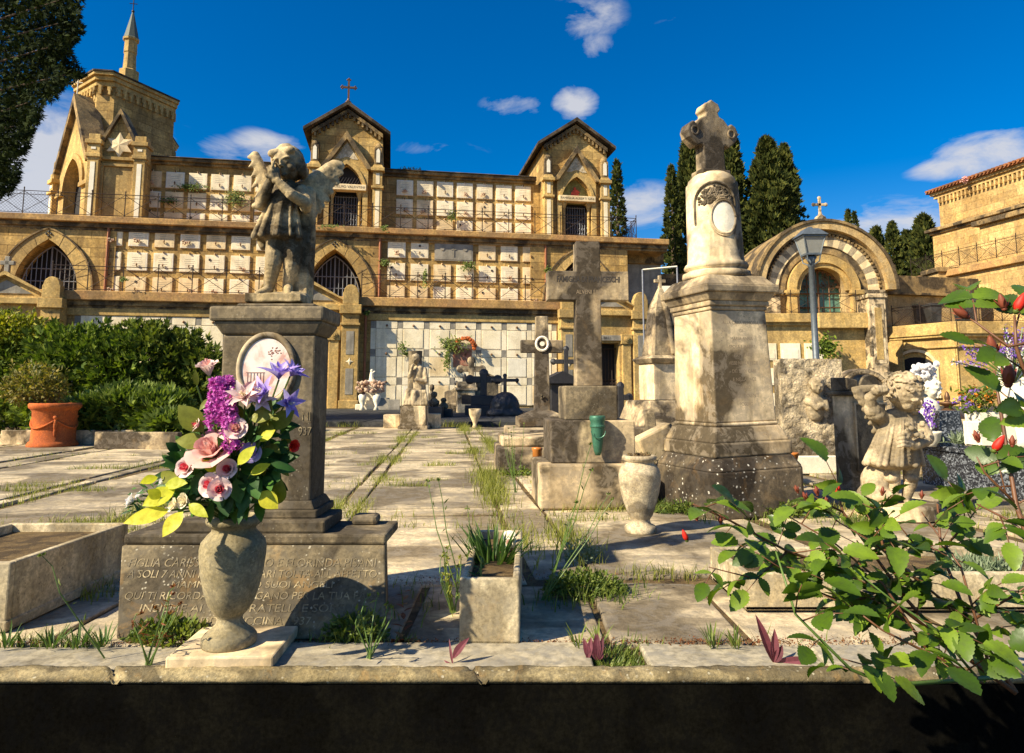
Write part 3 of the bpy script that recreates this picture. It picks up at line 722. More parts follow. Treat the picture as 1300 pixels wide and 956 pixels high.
# -- upper chapels
def chapel(px, t, label, txt, fresco, cross, apex=15.2):
    sc = F(px, 260, t)[0]
    o = thing('gabled_chapel', label, 'chapel', FW(sc, t, 8.5), 10)
    hw = 1.72; ez = 5.15; az = 6.35; dep = 8
    arch = pointed(.8, 2.1, 3.45)
    m = MB(); m.prism([(-hw, 0), (-.8, 0)]+arch+[(.8, 0), (hw, 0), (hw, ez), (0, az), (-hw, ez)], 0, .5)
    m.box(-hw, -hw+.4, .5, dep, 0, ez); m.box(hw-.4, hw, .5, dep, 0, ez); m.prism([(-hw,0),(hw,0),(hw,ez),(0,az),(-hw,ez)], dep, dep+.3); part('wall', m, M_ASH, o)
    m = MB()
    for sx in (-1, 1):
        m.add([(0,-.45,az+.28),(0,dep+.5,az+.28),(sx*(hw+.38),dep+.5,ez+.02),(sx*(hw+.38),-.45,ez+.02),(0,-.45,az+.08),(0,dep+.5,az+.08),(sx*(hw+.38),dep+.5,ez-.14),(sx*(hw+.38),-.45,ez-.14)],
              [(0,1,2,3),(7,6,5,4),(0,3,7,4),(3,2,6,7),(2,1,5,6)])
    part('roof', m, M_ROOF, o)
    m = MB()
    for sx in (-1, 1):
        for i in range(8):
            f = (i+.5)/8.3; x = sx*f*hw; z = az-(az-ez)*f
            m.box(x-.05, x+.05, -.16, 0, z-.42, z-.1)
            m.sph((x+sx*.1, -.06, z-.22), (.09, .1, .09), 8, 6)
        m.add([(0,-.2,az-.02),(sx*hw,-.2,ez-.02),(sx*hw,-.2,ez-.22),(0,-.2,az-.22),(0,0,az-.02),(sx*hw,0,ez-.02),(sx*hw,0,ez-.22),(0,0,az-.22)], [(0,1,2,3),(3,2,6,7),(0,4,5,1)])
    part('corbel_frieze', m, M_OCHD, o)
    # side corbels
    for sx in (-1, 1):
        m = MB(); c = sx*1.52
        m.box(c-.23, c+.23, -.32, 0, 0, 3.15); m.box(c-.3, c+.3, -.4, 0, 2.28, 2.4); m.box(c-.33, c+.33, -.45, 0, 3.15, 3.32); m.box(c-.28, c+.28, -.38, 0, 3.32, 3.5, top=(c-.2, c+.2, -.3, 0)); m.box(c-.27, c+.27, -.36, 0, 0, .2)
        part('pilaster', m, M_OCH, o, bevel=.015)
        m = MB(); m.box(c-.1, c+.1, -.335, -.318, .3, 2.15); m.box(c-.09, c+.09, -.335, -.318, 2.5, 3.05); part('white_inset', m, M_MARB, o)
        m = MB(); m.box(c-.19, c+.19, -.3, .08, 3.5, 4.35); m.lathe([(.2, 0), (.2, .06), (.17, .15), (.1, .26), (.03, .33)], 12, TM((c, -.1, 4.35))); part('pinnacle', m, M_OCHD, o, bevel=.02)
        m = MB(); m.prism([(c-.09, 3.6), (c+.09, 3.6), (c+.09, 4.2), (c, 4.32), (c-.09, 4.2)], -.325, -.3); part('white_inset', m, M_WHITE, o)
    # gablet
    gh = 4.95; m = MB()
    m.band([(-1.0, 3.2), (0, 4.7), (1.0, 3.2)], [(-1.26, 3.2), (0, gh+.15), (1.26, 3.2)], -.42, .0); part('gablet_moulding', m, M_OCHD, o, bevel=.01)
    ar_o = pointed(.98, 2.1, 3.68)
    m = MB(); tri = [p for p in ar_o if p[1] > 2.05]
    m.prism([(-1.05, 2.1)]+[(-.98, 2.1)]+ar_o[1:-1]+[(.98, 2.1), (1.05, 2.1), (1.05, 3.2), (0, 4.72), (-1.05, 3.2)], -.2, 0); m.box(-1.05, -.8, -.2, 0, 0, 2.1); m.box(.8, 1.05, -.2, 0, 0, 2.1); part('portal_front', m, M_OCH, o)
    m = MB(); m.band(pointed(.82, 2.1, 3.47), ar_o, -.26, -.2); part('arch_moulding', m, M_OCH, o)
    m = MB(); m.prism([(-.55, 3.72), (-.3, 3.72), (0, 3.84), (.3, 3.72), (.55, 3.72), (0, 4.58)], -.22, -.2); part('mosaic_gable', m, M_MOSAIC, o)
    m = MB(); m.prism([(-.8, 2.1)]+arch[1:-1]+[(.8, 2.1)], .2, .28)
    if fresco:
        part('tympanum', m, M_FRES, o)
        m = MB()
        m.sph((0, .18, 2.95), (.08, .03, .09), 8, 6); m.prism([(-.28, 2.3), (.3, 2.3), (.2, 2.7), (.3, 2.75), (.12, 2.9), (-.1, 2.86), (-.2, 2.7)], .17, .2)
        part('fresco_figure', m, M_FRED, o)
    else:
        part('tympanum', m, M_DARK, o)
        m = MB()
        for i in range(9): m.bar((-.7+i*.14, .15, 2.15+.0), (-.3+i*.14, .15, 2.15+min(1.1, .75)), .025)
        part('tympanum_grille', m, M_IRONG, o)
    m = MB(); m.box(-.98, .98, -.36, .1, 2.12, 2.42); part('lintel', m, M_MARBC, o, bevel=.02)
    letters(txt, .17, o, (0, -.363, 2.27))
    for sx in (-1, 1):
        m = MB(); m.tube([(sx*.66, -.05, 0), (sx*.66, -.05, 1.75)], .07, 10); m.lathe([(.07, 0), (.15, .25), (.16, .3)], 10, TM((sx*.66, -.05, 1.75))); m.box(sx*.66-.17, sx*.66+.17, -.2, .2, 2.04, 2.12); part('column', m, M_OCH, o, smooth=False)
    m = MB(); m.box(-.8, .8, .35, .45, 0, 2.1); part('door_recess', m, M_DARK, o)
    m = MB()
    for i in range(9): m.tube([(-.52+i*.13, .2, 0), (-.52+i*.13, .2, 1.95)], .014, 4)
    for i in range(-4, 5): m.bar((i*.13, .22, .05), (i*.13+.5, .22, 1.1), .014)
    for z in (.08, 1.1, 1.9): m.bar((-.55, .2, z), (.55, .2, z), .03)
    part('door', m, M_IRONG, o)
    if cross:
        m = MB(); m.lathe([(.2, 0), (.14, .12), (.06, .2), (.05, .3)], 10, TM((0, -.2, az+.2)))
        m.box(-.045, .045, -.24, -.16, az+.45, az+1.45); m.box(-.3, .3, -.24, -.16, az+1.02, az+1.11)
        for dx, dz in ((-.3, 1.065), (.3, 1.065), (0, 1.45)):
            for k in range(3):
                a = atan2(dz-1.065, dx)+(k-1)*1.4; m.sph((dx+.07*cos(a), -.2, az+dz+.07*sin(a)), (.05, .035, .05), 6, 5)
        part('roof_cross', m, M_BRONZE, o)
    return o
M_FRES = stone('faded_fresco', (.30,.32,.14), (.22,.2,.08), (.1,.08,.05), 4, .3, .2)
M_FRED = plain('red_fresco_paint', (.5,.07,.04), .8, var=.5)
chapel(439, 3.2, 'gabled ochre chapel with trefoil roof cross behind the praying angel', 'GUGLIELMO VALENTINI', False, True)
chapel(731, 3.2, 'gabled ochre chapel with red fresco over the door, right one of the pair', 'FAMIGLIA ALBERTI GINI', True, False)
# ------------------------------------------------------------------ octagonal chapel at the left
def world_of(px, py, t, z):          # point on facade-parallel plane t at column px
    s, _ = F(px, py, t); return s, t, z
M_SLATE = plain('weathered_slate', (.09,.11,.085), .7)
o8 = thing('octagonal_chapel', 'tall octagonal ochre chapel with star gable and slender spire, upper left', 'chapel', FW(F(150, 260, 3.5)[0], 3.5, 8.5), 10)
S0 = F(150, 260, 3.5)[0]
def oc(px, py, t): return (F(px, py, t)[0]-S0, t-3.5)
fp = [oc(96, 100, 6.6), oc(122, 95, 4.9), oc(146, 93, 4.9), oc(225, 125, 7.9), oc(203, 125, 10.4), (oc(160, 93, 4.9)[0]-.5, 11.4), (oc(110, 93, 4.9)[0]-1.0, 9.6)]
zc = F(134, 100, 4.9)[1]-8.5
cx = sum(p[0] for p in fp)/len(fp); cy = sum(p[1] for p in fp)/len(fp)
def infl(k): return [(cx+(x-cx)*k, cy+(y-cy)*k) for x, y in fp]
m = MB(); m.vprism(infl(.955), 0, zc-.35); part('drum', m, M_ASH, o8)
m = MB(); m.vprism(infl(.985), zc-.35, zc-.1); m.vprism(infl(1.02), zc-.1, zc+.12); m.vprism(infl(1.055), zc+.12, zc+.28); part('cornice', m, M_OCH, o8, bevel=.02)
m = MB(); m.vprism(infl(1.07), zc+.28, zc+.36); m.vprism(infl(1.06), zc+.36, zc+1.0, sc=.15, c=(cx, cy)); part('roof', m, M_ROOF, o8)
m = MB()
f2 = infl(.97)
for i in range(len(f2)):
    a = Vector((*f2[i], 0)); b = Vector((*f2[(i+1) % len(f2)], 0)); L = (b-a).length; n_ = int(L/.32)
    for k in range(n_):
        p = a.lerp(b, (k+.5)/n_); d = (b-a).normalized(); M = Matrix.Translation((p.x, p.y, zc-.78)) @ Matrix.Rotation(atan2(d.y, d.x), 4, 'Z')
        m.box(-.05, .05, -.09, .05, .0, .45, M); m.box(-.1, .1, -.07, .05, .22, .45, M)
part('corbel_frieze', m, M_OCH, o8)
# spire
sp = oc(166, 60, 7.6); zs = F(166, 96, 7.6)[1]-8.5
m = MB(); hh = F(166, 50, 7.6)[1]-8.5-zs
m.lathe([(.50, -.6), (.50, .2), (.34, .3), (.30, 1.2), (.34, 1.25), (.32, hh-.15), (.40, hh-.1), (.42, hh)], 8, TM((sp[0], sp[1], zs))); part('spire_shaft', m, M_OCH, o8)
hc = F(166, 36, 7.6)[1]-8.5-zs; hc = hh+1.55
m = MB(); m.lathe([(.42, hh), (.38, hh+.05), (.05, hc)], 8, TM((sp[0], sp[1], zs)), cap=True); part('spire_cone', m, M_SLATE, o8)
m = MB(); m.bar((sp[0], sp[1], zs+hc-.1), (sp[0], sp[1], zs+hc+.75), .05); m.bar((sp[0]-.2, sp[1], zs+hc+.5), (sp[0]+.2, sp[1], zs+hc+.5), .045); m.sph((sp[0], sp[1], zs+hc+.05), .08); part('spire_cross', m, M_IRON, o8)
# lower star-gabled front block : front face px115..185
xa, ya = oc(112, 250, 3.3); xb, yb = oc(184, 250, 3.3); xl, yl = oc(72, 250, 6.6)
w2 = xb-xa; c0 = (xa+xb)/2
zt = F(150, 195, 3.3)[1]-8.5; za = F(150, 143, 3.3)[1]-8.5
m = MB(); m.box(xa, xb, ya+.0, ya+3.5, 0, zt); m.prism([(xa+.35, zt), (xb-.35, zt), (c0, za)], ya, ya+.8); part('front_block', m, M_ASH, o8)
m = MB(); m.band([(xa+.32, zt), (c0, za-.12), (xb-.32, zt)], [(xa+.16, zt), (c0, za+.15), (xb-.16, zt)], ya-.22, ya+.85); part('gable_moulding', m, M_OCHD, o8)
zs_ = F(150, 185, 3.3)[1]-8.5
m = MB(); m.add(*star(.62, .34, 6, (c0, ya-.1, zs_), .06)); v6 = star(.62, .34, 6, (c0, ya-.1, zs_))
m.add([(x, y+.1, z) for x, y, z in v6[0]], v6[1]); part('star_relief', m, M_MARBC, o8)
zl = F(150, 203, 3.3)[1]-8.5
m = MB(); m.box(xa, xb, ya-.16, ya, zl-.05, zl+.1); m.box(c0-.85, c0+.85, ya-.12, ya, zl-.35, zl-.22); m.box(c0-.8, c0-.62, ya-.1, ya, 0, zl-.35); m.box(c0+.62, c0+.8, ya-.1, ya, 0, zl-.35); part('blind_door_frame', m, M_OCH, o8, bevel=.01)
m = MB(); m.box(c0-.6, c0+.6, ya-.03, ya, 0, zl-.37); part('blind_door', m, M_OCH, o8)
for cxp in (xa+.22, xb-.22):
    m = MB(); m.box(cxp-.25, cxp+.25, ya-.32, ya, 0, zt-.45); m.box(cxp-.33, cxp+.33, ya-.4, ya, zl-.02, zl+.16); m.box(cxp-.28, cxp+.28, ya-.34, ya+.3, zt-.45, zt+.3); m.box(cxp-.36, cxp+.36, ya-.42, ya+.4, zt+.3, zt+.5); m.box(cxp-.25, cxp+.25, ya-.3, ya+.3, zt+.5, zt+.8); part('corner_pilaster', m, M_OCH, o8, bevel=.02)
    m = MB(); m.box(cxp-.1, cxp+.1, ya-.34, ya-.318, .2, zl-.25); m.box(cxp-.1, cxp+.1, ya-.36, ya-.34, zl+.35, zt+.15); part('white_inset', m, M_WHITE, o8)
# left facing gabled face, from (xl,yl) to (xa,ya)
d = Vector((xa-xl, ya-yl, 0)); L = d.length; M = Matrix.Translation((xl, yl, 0)) @ Matrix.Rotation(atan2(d.y, d.x), 4, 'Z')
ztl = zt-.3; apl = F(98, 125, 5)[1]-8.5
ar = pointed(L*.27, 2.0, 3.6); ar = [(x+L/2, z) for x, z in ar]
m = MB(); m.prism([(0, 0), (ar[0][0], 0)]+ar+[(ar[-1][0], 0), (L, 0), (L, ztl), (L/2, apl), (0, ztl)], 0, .8, M); m.box(0, L, .8, 3.2, 0, ztl, M); part('side_front', m, M_OCH, o8)
m = MB(); m.band([(0, ztl-.2), (L/2, apl-.3), (L, ztl-.2)], [(-.12, ztl), (L/2, apl+.2), (L+.12, ztl)], -.25, .8, M); part('gable_moulding', m, M_OCHD, o8)
m = MB(); m.band(ar, [(x*1.0+(x-L/2)*.28, z+(.3 if 0 < i < len(ar)-1 else 0)) for i, (x, z) in enumerate(ar)], -.1, 0, M); m.box(0, ar[0][0], -.15, 0, 1.95, 2.15, M); m.box(ar[-1][0], L, -.15, 0, 1.95, 2.15, M); part('arch_moulding', m, M_OCH, o8)
m = MB(); m.box(ar[0][0]-.1, ar[-1][0]+.1, .5, .6, 0, 3.4, M); part('dark_doorway', m, M_DARK, o8)
m = MB(); m.box(-.3, .15, -.25, .25, 0, ztl+.1, M); m.box(-.42, .25, -.35, .3, 2.2, 2.35, M); m.box(-.42, .25, -.35, .3, ztl-.4, ztl-.2, M); m.lathe([(.22, 0), (.2, .6), (.1, .8), (.02, .95)], 8, M @ TM((-.08, 0, ztl+.1))); part('corner_pilaster', m, M_OCH, o8, bevel=.02)
m = MB(); m.box(-.2, .04, -.27, -.252, .3, 2.1, M); m.box(-.2, .04, -.27, -.252, 2.5, ztl-.5, M); part('white_inset', m, M_WHITE, o8)
m = MB(); m.bar((0,0,0),(0,0,.9), .06); m.bar((-.22,0,.62),(.22,0,.62), .06)
pp = M @ Vector((L/2, -.1, apl+.15)); p = part('gable_cross', m, M_WHITE, o8); p.location = pp

# ------------------------------------------------------------------ arched rotunda chapel on the right
Y0 = 34.5
def WX(px, Y): return (px-650)/FPX*Y*(cos(PITCH)+0)      # approximation used only for layout of big blocks
def XP(px, py, Y): return P(px, py, Y).x
def ZP(px, py, Y): return P(px, py, Y).z
xr0 = XP(838, 430, Y0); xr1 = XP(1106, 430, Y0)
o = thing('terrace_wall', 'lower terrace wall with white niches and ivy behind the lamp post', 'wall', ((xr0+xr1)/2, Y0, .1)); h = (xr1-xr0)/2; cxr = (xr0+xr1)/2
m = MB(); m.box(-h, h, 0, 1.5, 0, 4.3); part('wall', m, M_OCH, o)
m = MB(); m.box(-h, h, -.15, 2, 4.05, 4.2); m.box(-h, h, -.3, 2.4, 4.2, 4.3); m.box(-h, h, -.25, 2.4, 4.3, 4.65); part('coping', m, M_OCH, o, bevel=.02)
x0 = XP(974, 450, Y0)-cxr
for i in range(3):
    for j in range(3):
        m = MB(); m.box(x0+i*1.2-.52, x0+i*1.2+.46, -.05, 0, 3.15-j*1.25-.85, 3.15-j*1.25); m.box(x0+i*1.2-.42, x0+i*1.2+.36, -.07, -.05, 3.15-j*1.25-.78, 3.15-j*1.25-.3); part('memorial_plaque', m, M_WHITE if i else M_MARB, o)
bx = XP(1052, 400, Y0)-cxr
m = MB(); m.box(bx-.7, h+.1, -.42, 0, 3.9, 4.66); part('buttress', m, M_OCH, o, bevel=.02)
railing('iron railing with crossed bars in front of the arched chapel', 0,0,0,0, frame=(Vector((XP(962,390,Y0), Y0-.1, 4.75)), Vector((XP(1086,390,Y0), Y0-.1, 4.75))), pitch=1.5)

YR = 36.5; rc = P(1047, 365, YR)
o = thing('arched_chapel', 'round-arched chapel with striped stone arch, green glass door and roof cross', 'chapel', (rc.x, YR, 4.7))
zsp = P(1047, 368, YR).z-4.7
def half(R, zo=0, n=28): return round_arch(R, zsp+zo, n)
m = MB(); m.prism([(-3.55, 0), (-1.25, 0)]+round_arch(1.25, zsp)+[(1.25, 0), (3.55, 0), (3.55, zsp)]+[(3.55*cos(a), zsp+3.55*sin(a)) for a in [i*pi/28 for i in range(1, 28)]]+[(-3.55, zsp)], .35, 4.5); part('wall', m, M_WALLW, o)
m = MB(); m.band(half(3.3), half(3.72), -.25, 4.6); part('outer_arch', m, M_WALLW, o)
m = MB(); m.band(half(3.72), half(3.86), -.35, 4.7); part('arch_coping', m, M_OCHD, o)
m = MB(); m.band(half(3.15), half(3.3), .05, .36); m2 = half(3.05, n=44)
for i in range(44):
    x, z = m2[i]; m.box(-.06, .06, .02, .34, -.07, .07, TM((x, 0, z)))
part('dentil_ring', m, M_OCHD, o)
A_ = half(2.45, n=26); B_ = half(3.05, n=26); m = MB(); m2 = MB()
for i in range(26): (m if i % 2 else m2).band(A_[i:i+2], B_[i:i+2], .12, .36)
part('pale_voussoirs', m, M_MARBC, o); part('dark_voussoirs', m2, M_VOUS, o)
m = MB(); m.band(half(2.05), half(2.45), .2, .38); part('dark_ring', m, M_OCHD, o)  # darker ring set back between voussoirs and inner arch
m = MB(); m.band(half(1.5), half(1.95), .0, .36); m.band(half(1.25), half(1.5), .12, .4); part('inner_arch', m, M_OCH, o)
for sx in (-1, 1):
    m = MB(); m.box(sx*1.75-.25, sx*1.75+.25, 0, .36, 0, zsp-.25); m.box(sx*1.75-.35, sx*1.75+.35, -.1, .36, zsp-.25, zsp); part('inner_pier', m, M_OCH, o, bevel=.02)
    m = MB(); m.box(sx*2.75-.35, sx*2.75+.35, .05, .36, 0, zsp-.25); m.box(sx*2.75-.5, sx*2.75+.5, -.05, .36, zsp-.25, zsp); part('outer_pier', m, M_MON, o, bevel=.02)
m = MB(); m.box(-1.25, 1.25, 1.0, 1.05, 0, zsp); m.prism([(-1.25, zsp)]+round_arch(1.25, zsp)[1:-1]+[(1.25, zsp)], 1.0, 1.05); M_GLASS = plain('green_stained_glass', (.08,.17,.13), .25, var=.6, vscale=3); part('stained_glass', m, M_GLASS, o)
m = MB(); gate(m, round_arch(1.2, zsp), 0, .8, 4, .07, (zsp-.1, zsp*.45))
for a in range(1, 12):
    t = pi*a/12; m.lathe([(.09, 0), (.09, .04)], 8, TM((1.1*cos(t), .8, zsp+1.1*sin(t)), rx=90))
for sx in (-1, 1):
    for (dx, dz) in ((.3, .35), (.75, .3), (.4, .8)):
        for k in range(4):
            aa = k*pi/2; m.lathe([(.13, 0), (.13, .03), (.1, .03), (.1, 0)], 10, TM((sx*dx+.1*cos(aa), .82, zsp+dz+.1*sin(aa)), rx=90), cap=False)
part('door_frame', m, M_BRONZE, o)
m = MB(); tz = zsp+3.86; m.lathe([(.35, -.1), (.3, .15), (.12, .3), (.08, .45)], 8, TM((0, .1, tz))); m.box(-.06, .06, .05, .15, tz+.4, tz+1.25); m.box(-.34, .34, .05, .15, tz+.82, tz+.95)
for dx, dz in ((-.34, .885), (.34, .885), (0, 1.25)): m.sph((dx, .1, tz+dz), (.11, .06, .11), 8, 6)
part('roof_cross', m, M_MON, o)
# flanking walls of the arched chapel
ent = P(1105, 371, YR).z
o = thing('flank_wall', 'pale stone wall with dark cornice running right from the arched chapel', 'wall', (rc.x+3.4, YR+.9, 4.7)); e = XP(1215, 380, 39.5)-rc.x-3.4
M = Matrix.Rotation(radians(12), 4, 'Z')
m = MB(); m.box(0, e+1, 0, 1, -4.6, ent-4.7, M); part('wall', m, M_WALLW, o)
m = MB(); m.box(-.0, e+.6, -.3, 1.2, ent-4.7, ent-4.55, M); m.box(-.2, e+.9, -.1, .8, ent-4.55, ent-3.6, M); part('cornice', m, M_OCHD, o, bevel=.02)
o = thing('flank_wall', 'short stone wall left of the arched chapel, behind the monument column', 'wall', (rc.x-3.5, YR+.1, .1))
m = MB(); m.box(-7, 0, 0, 1, 0, ent-.1); part('wall', m, M_WALLW, o)
m = MB(); m.box(-7, .1, -.15, 1.1, ent-.1, ent+.9); part('parapet', m, M_OCHD, o, bevel=.02)
# big grey pilaster
pz = P(1118, 455, Y0-.6); o = thing('stone_pier', 'tall grey stone pier with sunken panel right of the lamp post', 'pier', (pz.x, Y0-.6, .1))
m = MB(); m.box(-.42, .42, 0, 1.2, 0, 5.4); m.box(-.52, .52, -.1, 1.3, 0, 1.7); m.box(-.5, .5, -.08, 1.25, 5.4, 5.6); part('shaft', m, M_MON, o, bevel=.03)
m = MB(); m.box(-.3, .3, -.02, .0, 2.1, 5.1); part('panel_frame', m, M_MONL, o, bevel=.01)
m = MB(); m.box(-.17, .17, -.035, -.02, 2.3, 4.9); part('sunken_panel', m, M_OCH, o)

# ------------------------------------------------------------------ right terrace with arched niche
cR = Vector((XP(1212, 420, 34.5), 34.5, 0)); cL = Vector((XP(1126, 420, 37.6), 37.6, 0)); dv = (cL-cR)
ang = atan2(-dv.y, -dv.x)
o = thing('corner_terrace', 'ochre corner terrace with arched niche window below planters', 'terrace', (cL.x, cL.y, .1), math.degrees(ang)); o.scale = (1, 1, .895); L = dv.length
m = MB(); m.box(0, L, 0, 4, 0, 3.9); m.box(L-.05, L+.05, 0.0, 4, 0, 3.9)
part('wall', m, M_OCH, o)
m = MB(); m.box(-.1, L+.1, -.12, 3, 3.3, 3.42); m.box(-.1, L+.16, -.2, 3, 3.9, 4.05); m.box(-.1, L+.22, -.28, 3, 4.05, 4.75); part('coping', m, M_OCH, o, bevel=.03)
m = MB(); m.box(.1, .9, -.15, 0, 0, 3.9); part('corner_strip', m, M_OCH, o, bevel=.02)
wc = L*.42; ra = 1.05
m = MB(); m.band([(wc+x, z) for x, z in round_arch(ra, 2.1, 16)], [(wc+x*1.15, 2.1+(z-2.1)*1.15) for x, z in round_arch(ra, 2.1, 16)], -.14, -.0); m.box(wc-ra-.15, wc-ra, -.14, 0, .6, 2.1); m.box(wc+ra, wc+ra+.15, -.14, 0, .6, 2.1); m.box(wc-ra, wc+ra, -.12, 0, 1.85, 2.0); m.box(wc-ra-.2, wc+ra+.2, -.16, 0, .45, .6); part('niche_frame', m, M_MARBC, o)
m = MB(); m.prism([(wc-ra, 2.0), (wc+ra, 2.0)]+[(wc+ra*cos(a), 2.1+(ra-.02)*.72*sin(a)) for a in [i*pi/12 for i in range(13)]], -.05, -.02); part('fanlight', m, M_DARK, o)
m = MB(); m.box(wc-ra, wc+ra, -.06, -.02, .6, 1.85); part('slate_panel', m, M_GREYP, o)
m = MB()
for k in range(-3, 4): m.bar((wc, -.07, 2.0), (wc+ra*.95*sin(k*.45), -.07, 2.05+ra*.7*cos(k*.45)), .03)
part('fanlight_bars', m, M_IRON, o)
m = MB()
r_ = random.Random(4)
for k in range(26): m.sph((wc+ra*.75+r_.uniform(-.3,.25), -.3+r_.uniform(-.1,.1), 1.55+r_.uniform(-.35,.35)), r_.uniform(.06,.11), 7, 5)
p = part('niche_flowers', m, PT_PALE, None, smooth=True); p.location = o.location; p.rotation_euler = o.rotation_euler; tag(p, 'bunch of pale pink flowers on the arched niche of the corner terrace', 'flowers')
# receding side wall towards right
e2 = Vector((XP(1420, 420, 34.9), 34.9, 0)); d2 = e2-cR
o = thing('terrace_side_wall', 'ochre terrace side wall running off right behind the lavender', 'wall', (cR.x, cR.y, .1), math.degrees(atan2(d2.y, d2.x))); o.scale = (1, 1, .895); L2 = d2.length
m = MB(); m.box(.0, L2, 0.02, 3, 0, 3.9); part('wall', m, M_OCH, o)
m = MB(); m.box(-.0, L2, -.1, 3, 3.3, 3.42); m.box(0, L2, -.2, 3, 3.9, 4.05); m.box(0, L2, -.28, 3, 4.05, 4.75); part('coping', m, M_OCH, o, bevel=.03)
railing('iron railing with mesh above the arched niche of the corner terrace', 0,0,0,0, frame=(cL+Vector((.3,-.05,4.35)), cR+Vector((0,.2,4.35))), mesh=True)
railing('iron railing above the terrace side wall behind the rose buds', 0,0,0,0, frame=(cR+Vector((.2,.1,4.35)), e2+Vector((0,.1,4.35))), mesh=True)
# planters on terrace
for i, (px, pt, pb, lab) in enumerate(((1168, 388, 413, 'dark square planter behind railing, leftmost of three on the corner terrace'), (1186, 386, 411, 'dark square planter behind railing, middle of three on the corner terrace'), (1226, 376, 405, 'larger dark planter behind railing, rightmost of three on the corner terrace'))):
    c = P(px, pb, 37.8-i*.9); w_ = (.62, .62, .85)[i]; hh_ = P(px, pt, 37.8-i*.9).z-4.35
    o = thing('square_planter', lab, 'planter', (c.x, c.y, 4.35), 0, 'dark planters on the corner terrace')
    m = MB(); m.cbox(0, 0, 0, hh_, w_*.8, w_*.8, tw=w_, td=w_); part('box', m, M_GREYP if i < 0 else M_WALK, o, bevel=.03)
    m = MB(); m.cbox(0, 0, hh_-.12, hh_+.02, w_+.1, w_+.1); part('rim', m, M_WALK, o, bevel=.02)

# ------------------------------------------------------------------ big ochre building at the right
A1 = P(1184, 300, 46); A1.z = 6.4; B1 = Vector((XP(1300, 250, 39.5), 39.5, 6.4)); dd = B1-A1; rz = atan2(dd.y, dd.x); LB = dd.length
o = thing('ochre_building', 'tall ochre stone building with tiled roof edge at the right', 'building', A1, math.degrees(rz))
zr = P(1187, 252, 46).z-6.4; zm = P(1179, 298, 46).z-6.4; zg = 8.5-6.4
m = MB(); m.box(0, LB+8, 0, 9, 0, zm); m.box(.35, LB+8, .35, 9, zm, zr); part('wall', m, M_ASH2, o)
m = MB(); m.box(-.15, LB+8, -.15, 9.1, zm-.05, zm+.12); m.box(-.35, LB+8, -.35, 9.2, zm+.12, zm+.32); m.box(-.1, LB+8, -.1, 9, zm+.32, zm+.42); part('string_course', m, M_OCHD, o, bevel=.03)
m = MB(); m.box(.15, LB+8, .15, 9, zr-.1, zr+.12); m.box(0, LB+8, 0, 9, zr+.12, zr+.3)
for i in range(int((LB+7)/.3)): m.box(.5+i*.3, .62+i*.3, .12, .4, zr-.45, zr-.1)
part('cornice', m, M_ASH2, o)
m = MB(); m.box(-.2, LB+8, -.2, 9, zr+.3, zr+.42, top=(-.1, LB+8, -.1, 9)); m.box(-.1, LB+8, -.1, 9, zr+.42, zr+1.6, top=(4, LB+8, 4, 9))
for i in range(int((LB+7)/.28)): m.tube([(.0+i*.28, -.3, zr+.42), (.0+i*.28, .3, zr+.56)], .1, 6)
part('tiled_roof', m, M_TILE, o)
# projecting pier near the right edge
p = MB(); p.box(LB-2.0, LB+8, -1.2, 0, 0, zm-.6); part('projecting_block', p, M_ASH2, o, bevel=.02)
p = MB(); p.box(LB-2.3, LB+8, -1.5, 0, zm-.6, zm-.3); part('projecting_cornice', p, M_OCHD, o, bevel=.03)
p = MB(); p.box(LB-1.4, LB+.2, -1.25, -1.2, .6, 1.9); part('memorial_plaque', p, M_WHITE, o)
# terrace base under the building
o = thing('upper_terrace_wall', 'ochre terrace wall with railing beneath the tall right-hand building', 'wall', A1+Vector((-.6, -.4, -6.3)), math.degrees(rz))
m = MB(); m.box(0, LB+9, -1.6, 2, 0, 7.9); part('wall', m, M_ASH2, o)
m = MB(); m.box(-.1, LB+9, -1.85, 2, 7.9, 8.3); part('coping', m, M_LEDGE, o, bevel=.03)
M2 = Matrix.Rotation(rz, 3, 'Z'); ra_ = A1+Vector((-.6, -.4, -6.3)); 
railing('iron railing with crossed bars below the tall right-hand building', 0,0,0,0, frame=(ra_+M2 @ Vector((.2, -1.7, 8.4)), ra_+M2 @ Vector((LB+6, -1.7, 8.4))), mesh=True)
o = thing('parapet_block', 'small parapet block left of the tall right-hand building', 'wall', P(1198, 365, 43))
o.location.z = .1; zz = P(1198, 342, 43).z
m = MB(); m.cbox(0, 0, 0, zz-.4, 1.5, 1.5); part('wall', m, M_WALLW, o); m = MB(); m.cbox(0, 0, zz-.4, zz-.1, 1.8, 1.8); part('coping', m, M_OCHD, o, bevel=.03)
# recess and white gate frame right of the third portal
q = F(838, 380, 0); o = thing('end_wall', 'end wall coloured purple-grey for shade beside the right end of the terraces', 'wall', FW(q[0], 3.2, .1), 10)
m = MB(); m.box(-.9, 1.4, 0, 1, 0, 7.4); part('wall', m, M_GREYP, o); m = MB(); m.box(-1.0, 1.5, -.2, 1, 7.4, 8.1); part('coping', m, M_OCHD, o, bevel=.02)  # the recess shade is put into this wall's grey colour
o = thing('metal_frame', 'white metal canopy frame between the terraces and the monument', 'frame', P(818, 450, 24)); o.location.z = .1
fx = P(818, 342, 24).z; wx = P(862, 342, 24).x-P(818, 342, 24).x
m = MB(); m.bar((0,0,0),(0,0,fx-.1), .06); m.bar((wx,0,0),(wx,0,fx), .06); part('post', m, M_IRONG, o)
m = MB(); m.bar((0,0,fx-.12),(wx,0,fx+.0), .07); m.box(.6, 1.1, -.03, 0, fx-.95, fx-.7); part('beam', m, M_WHITE, o)
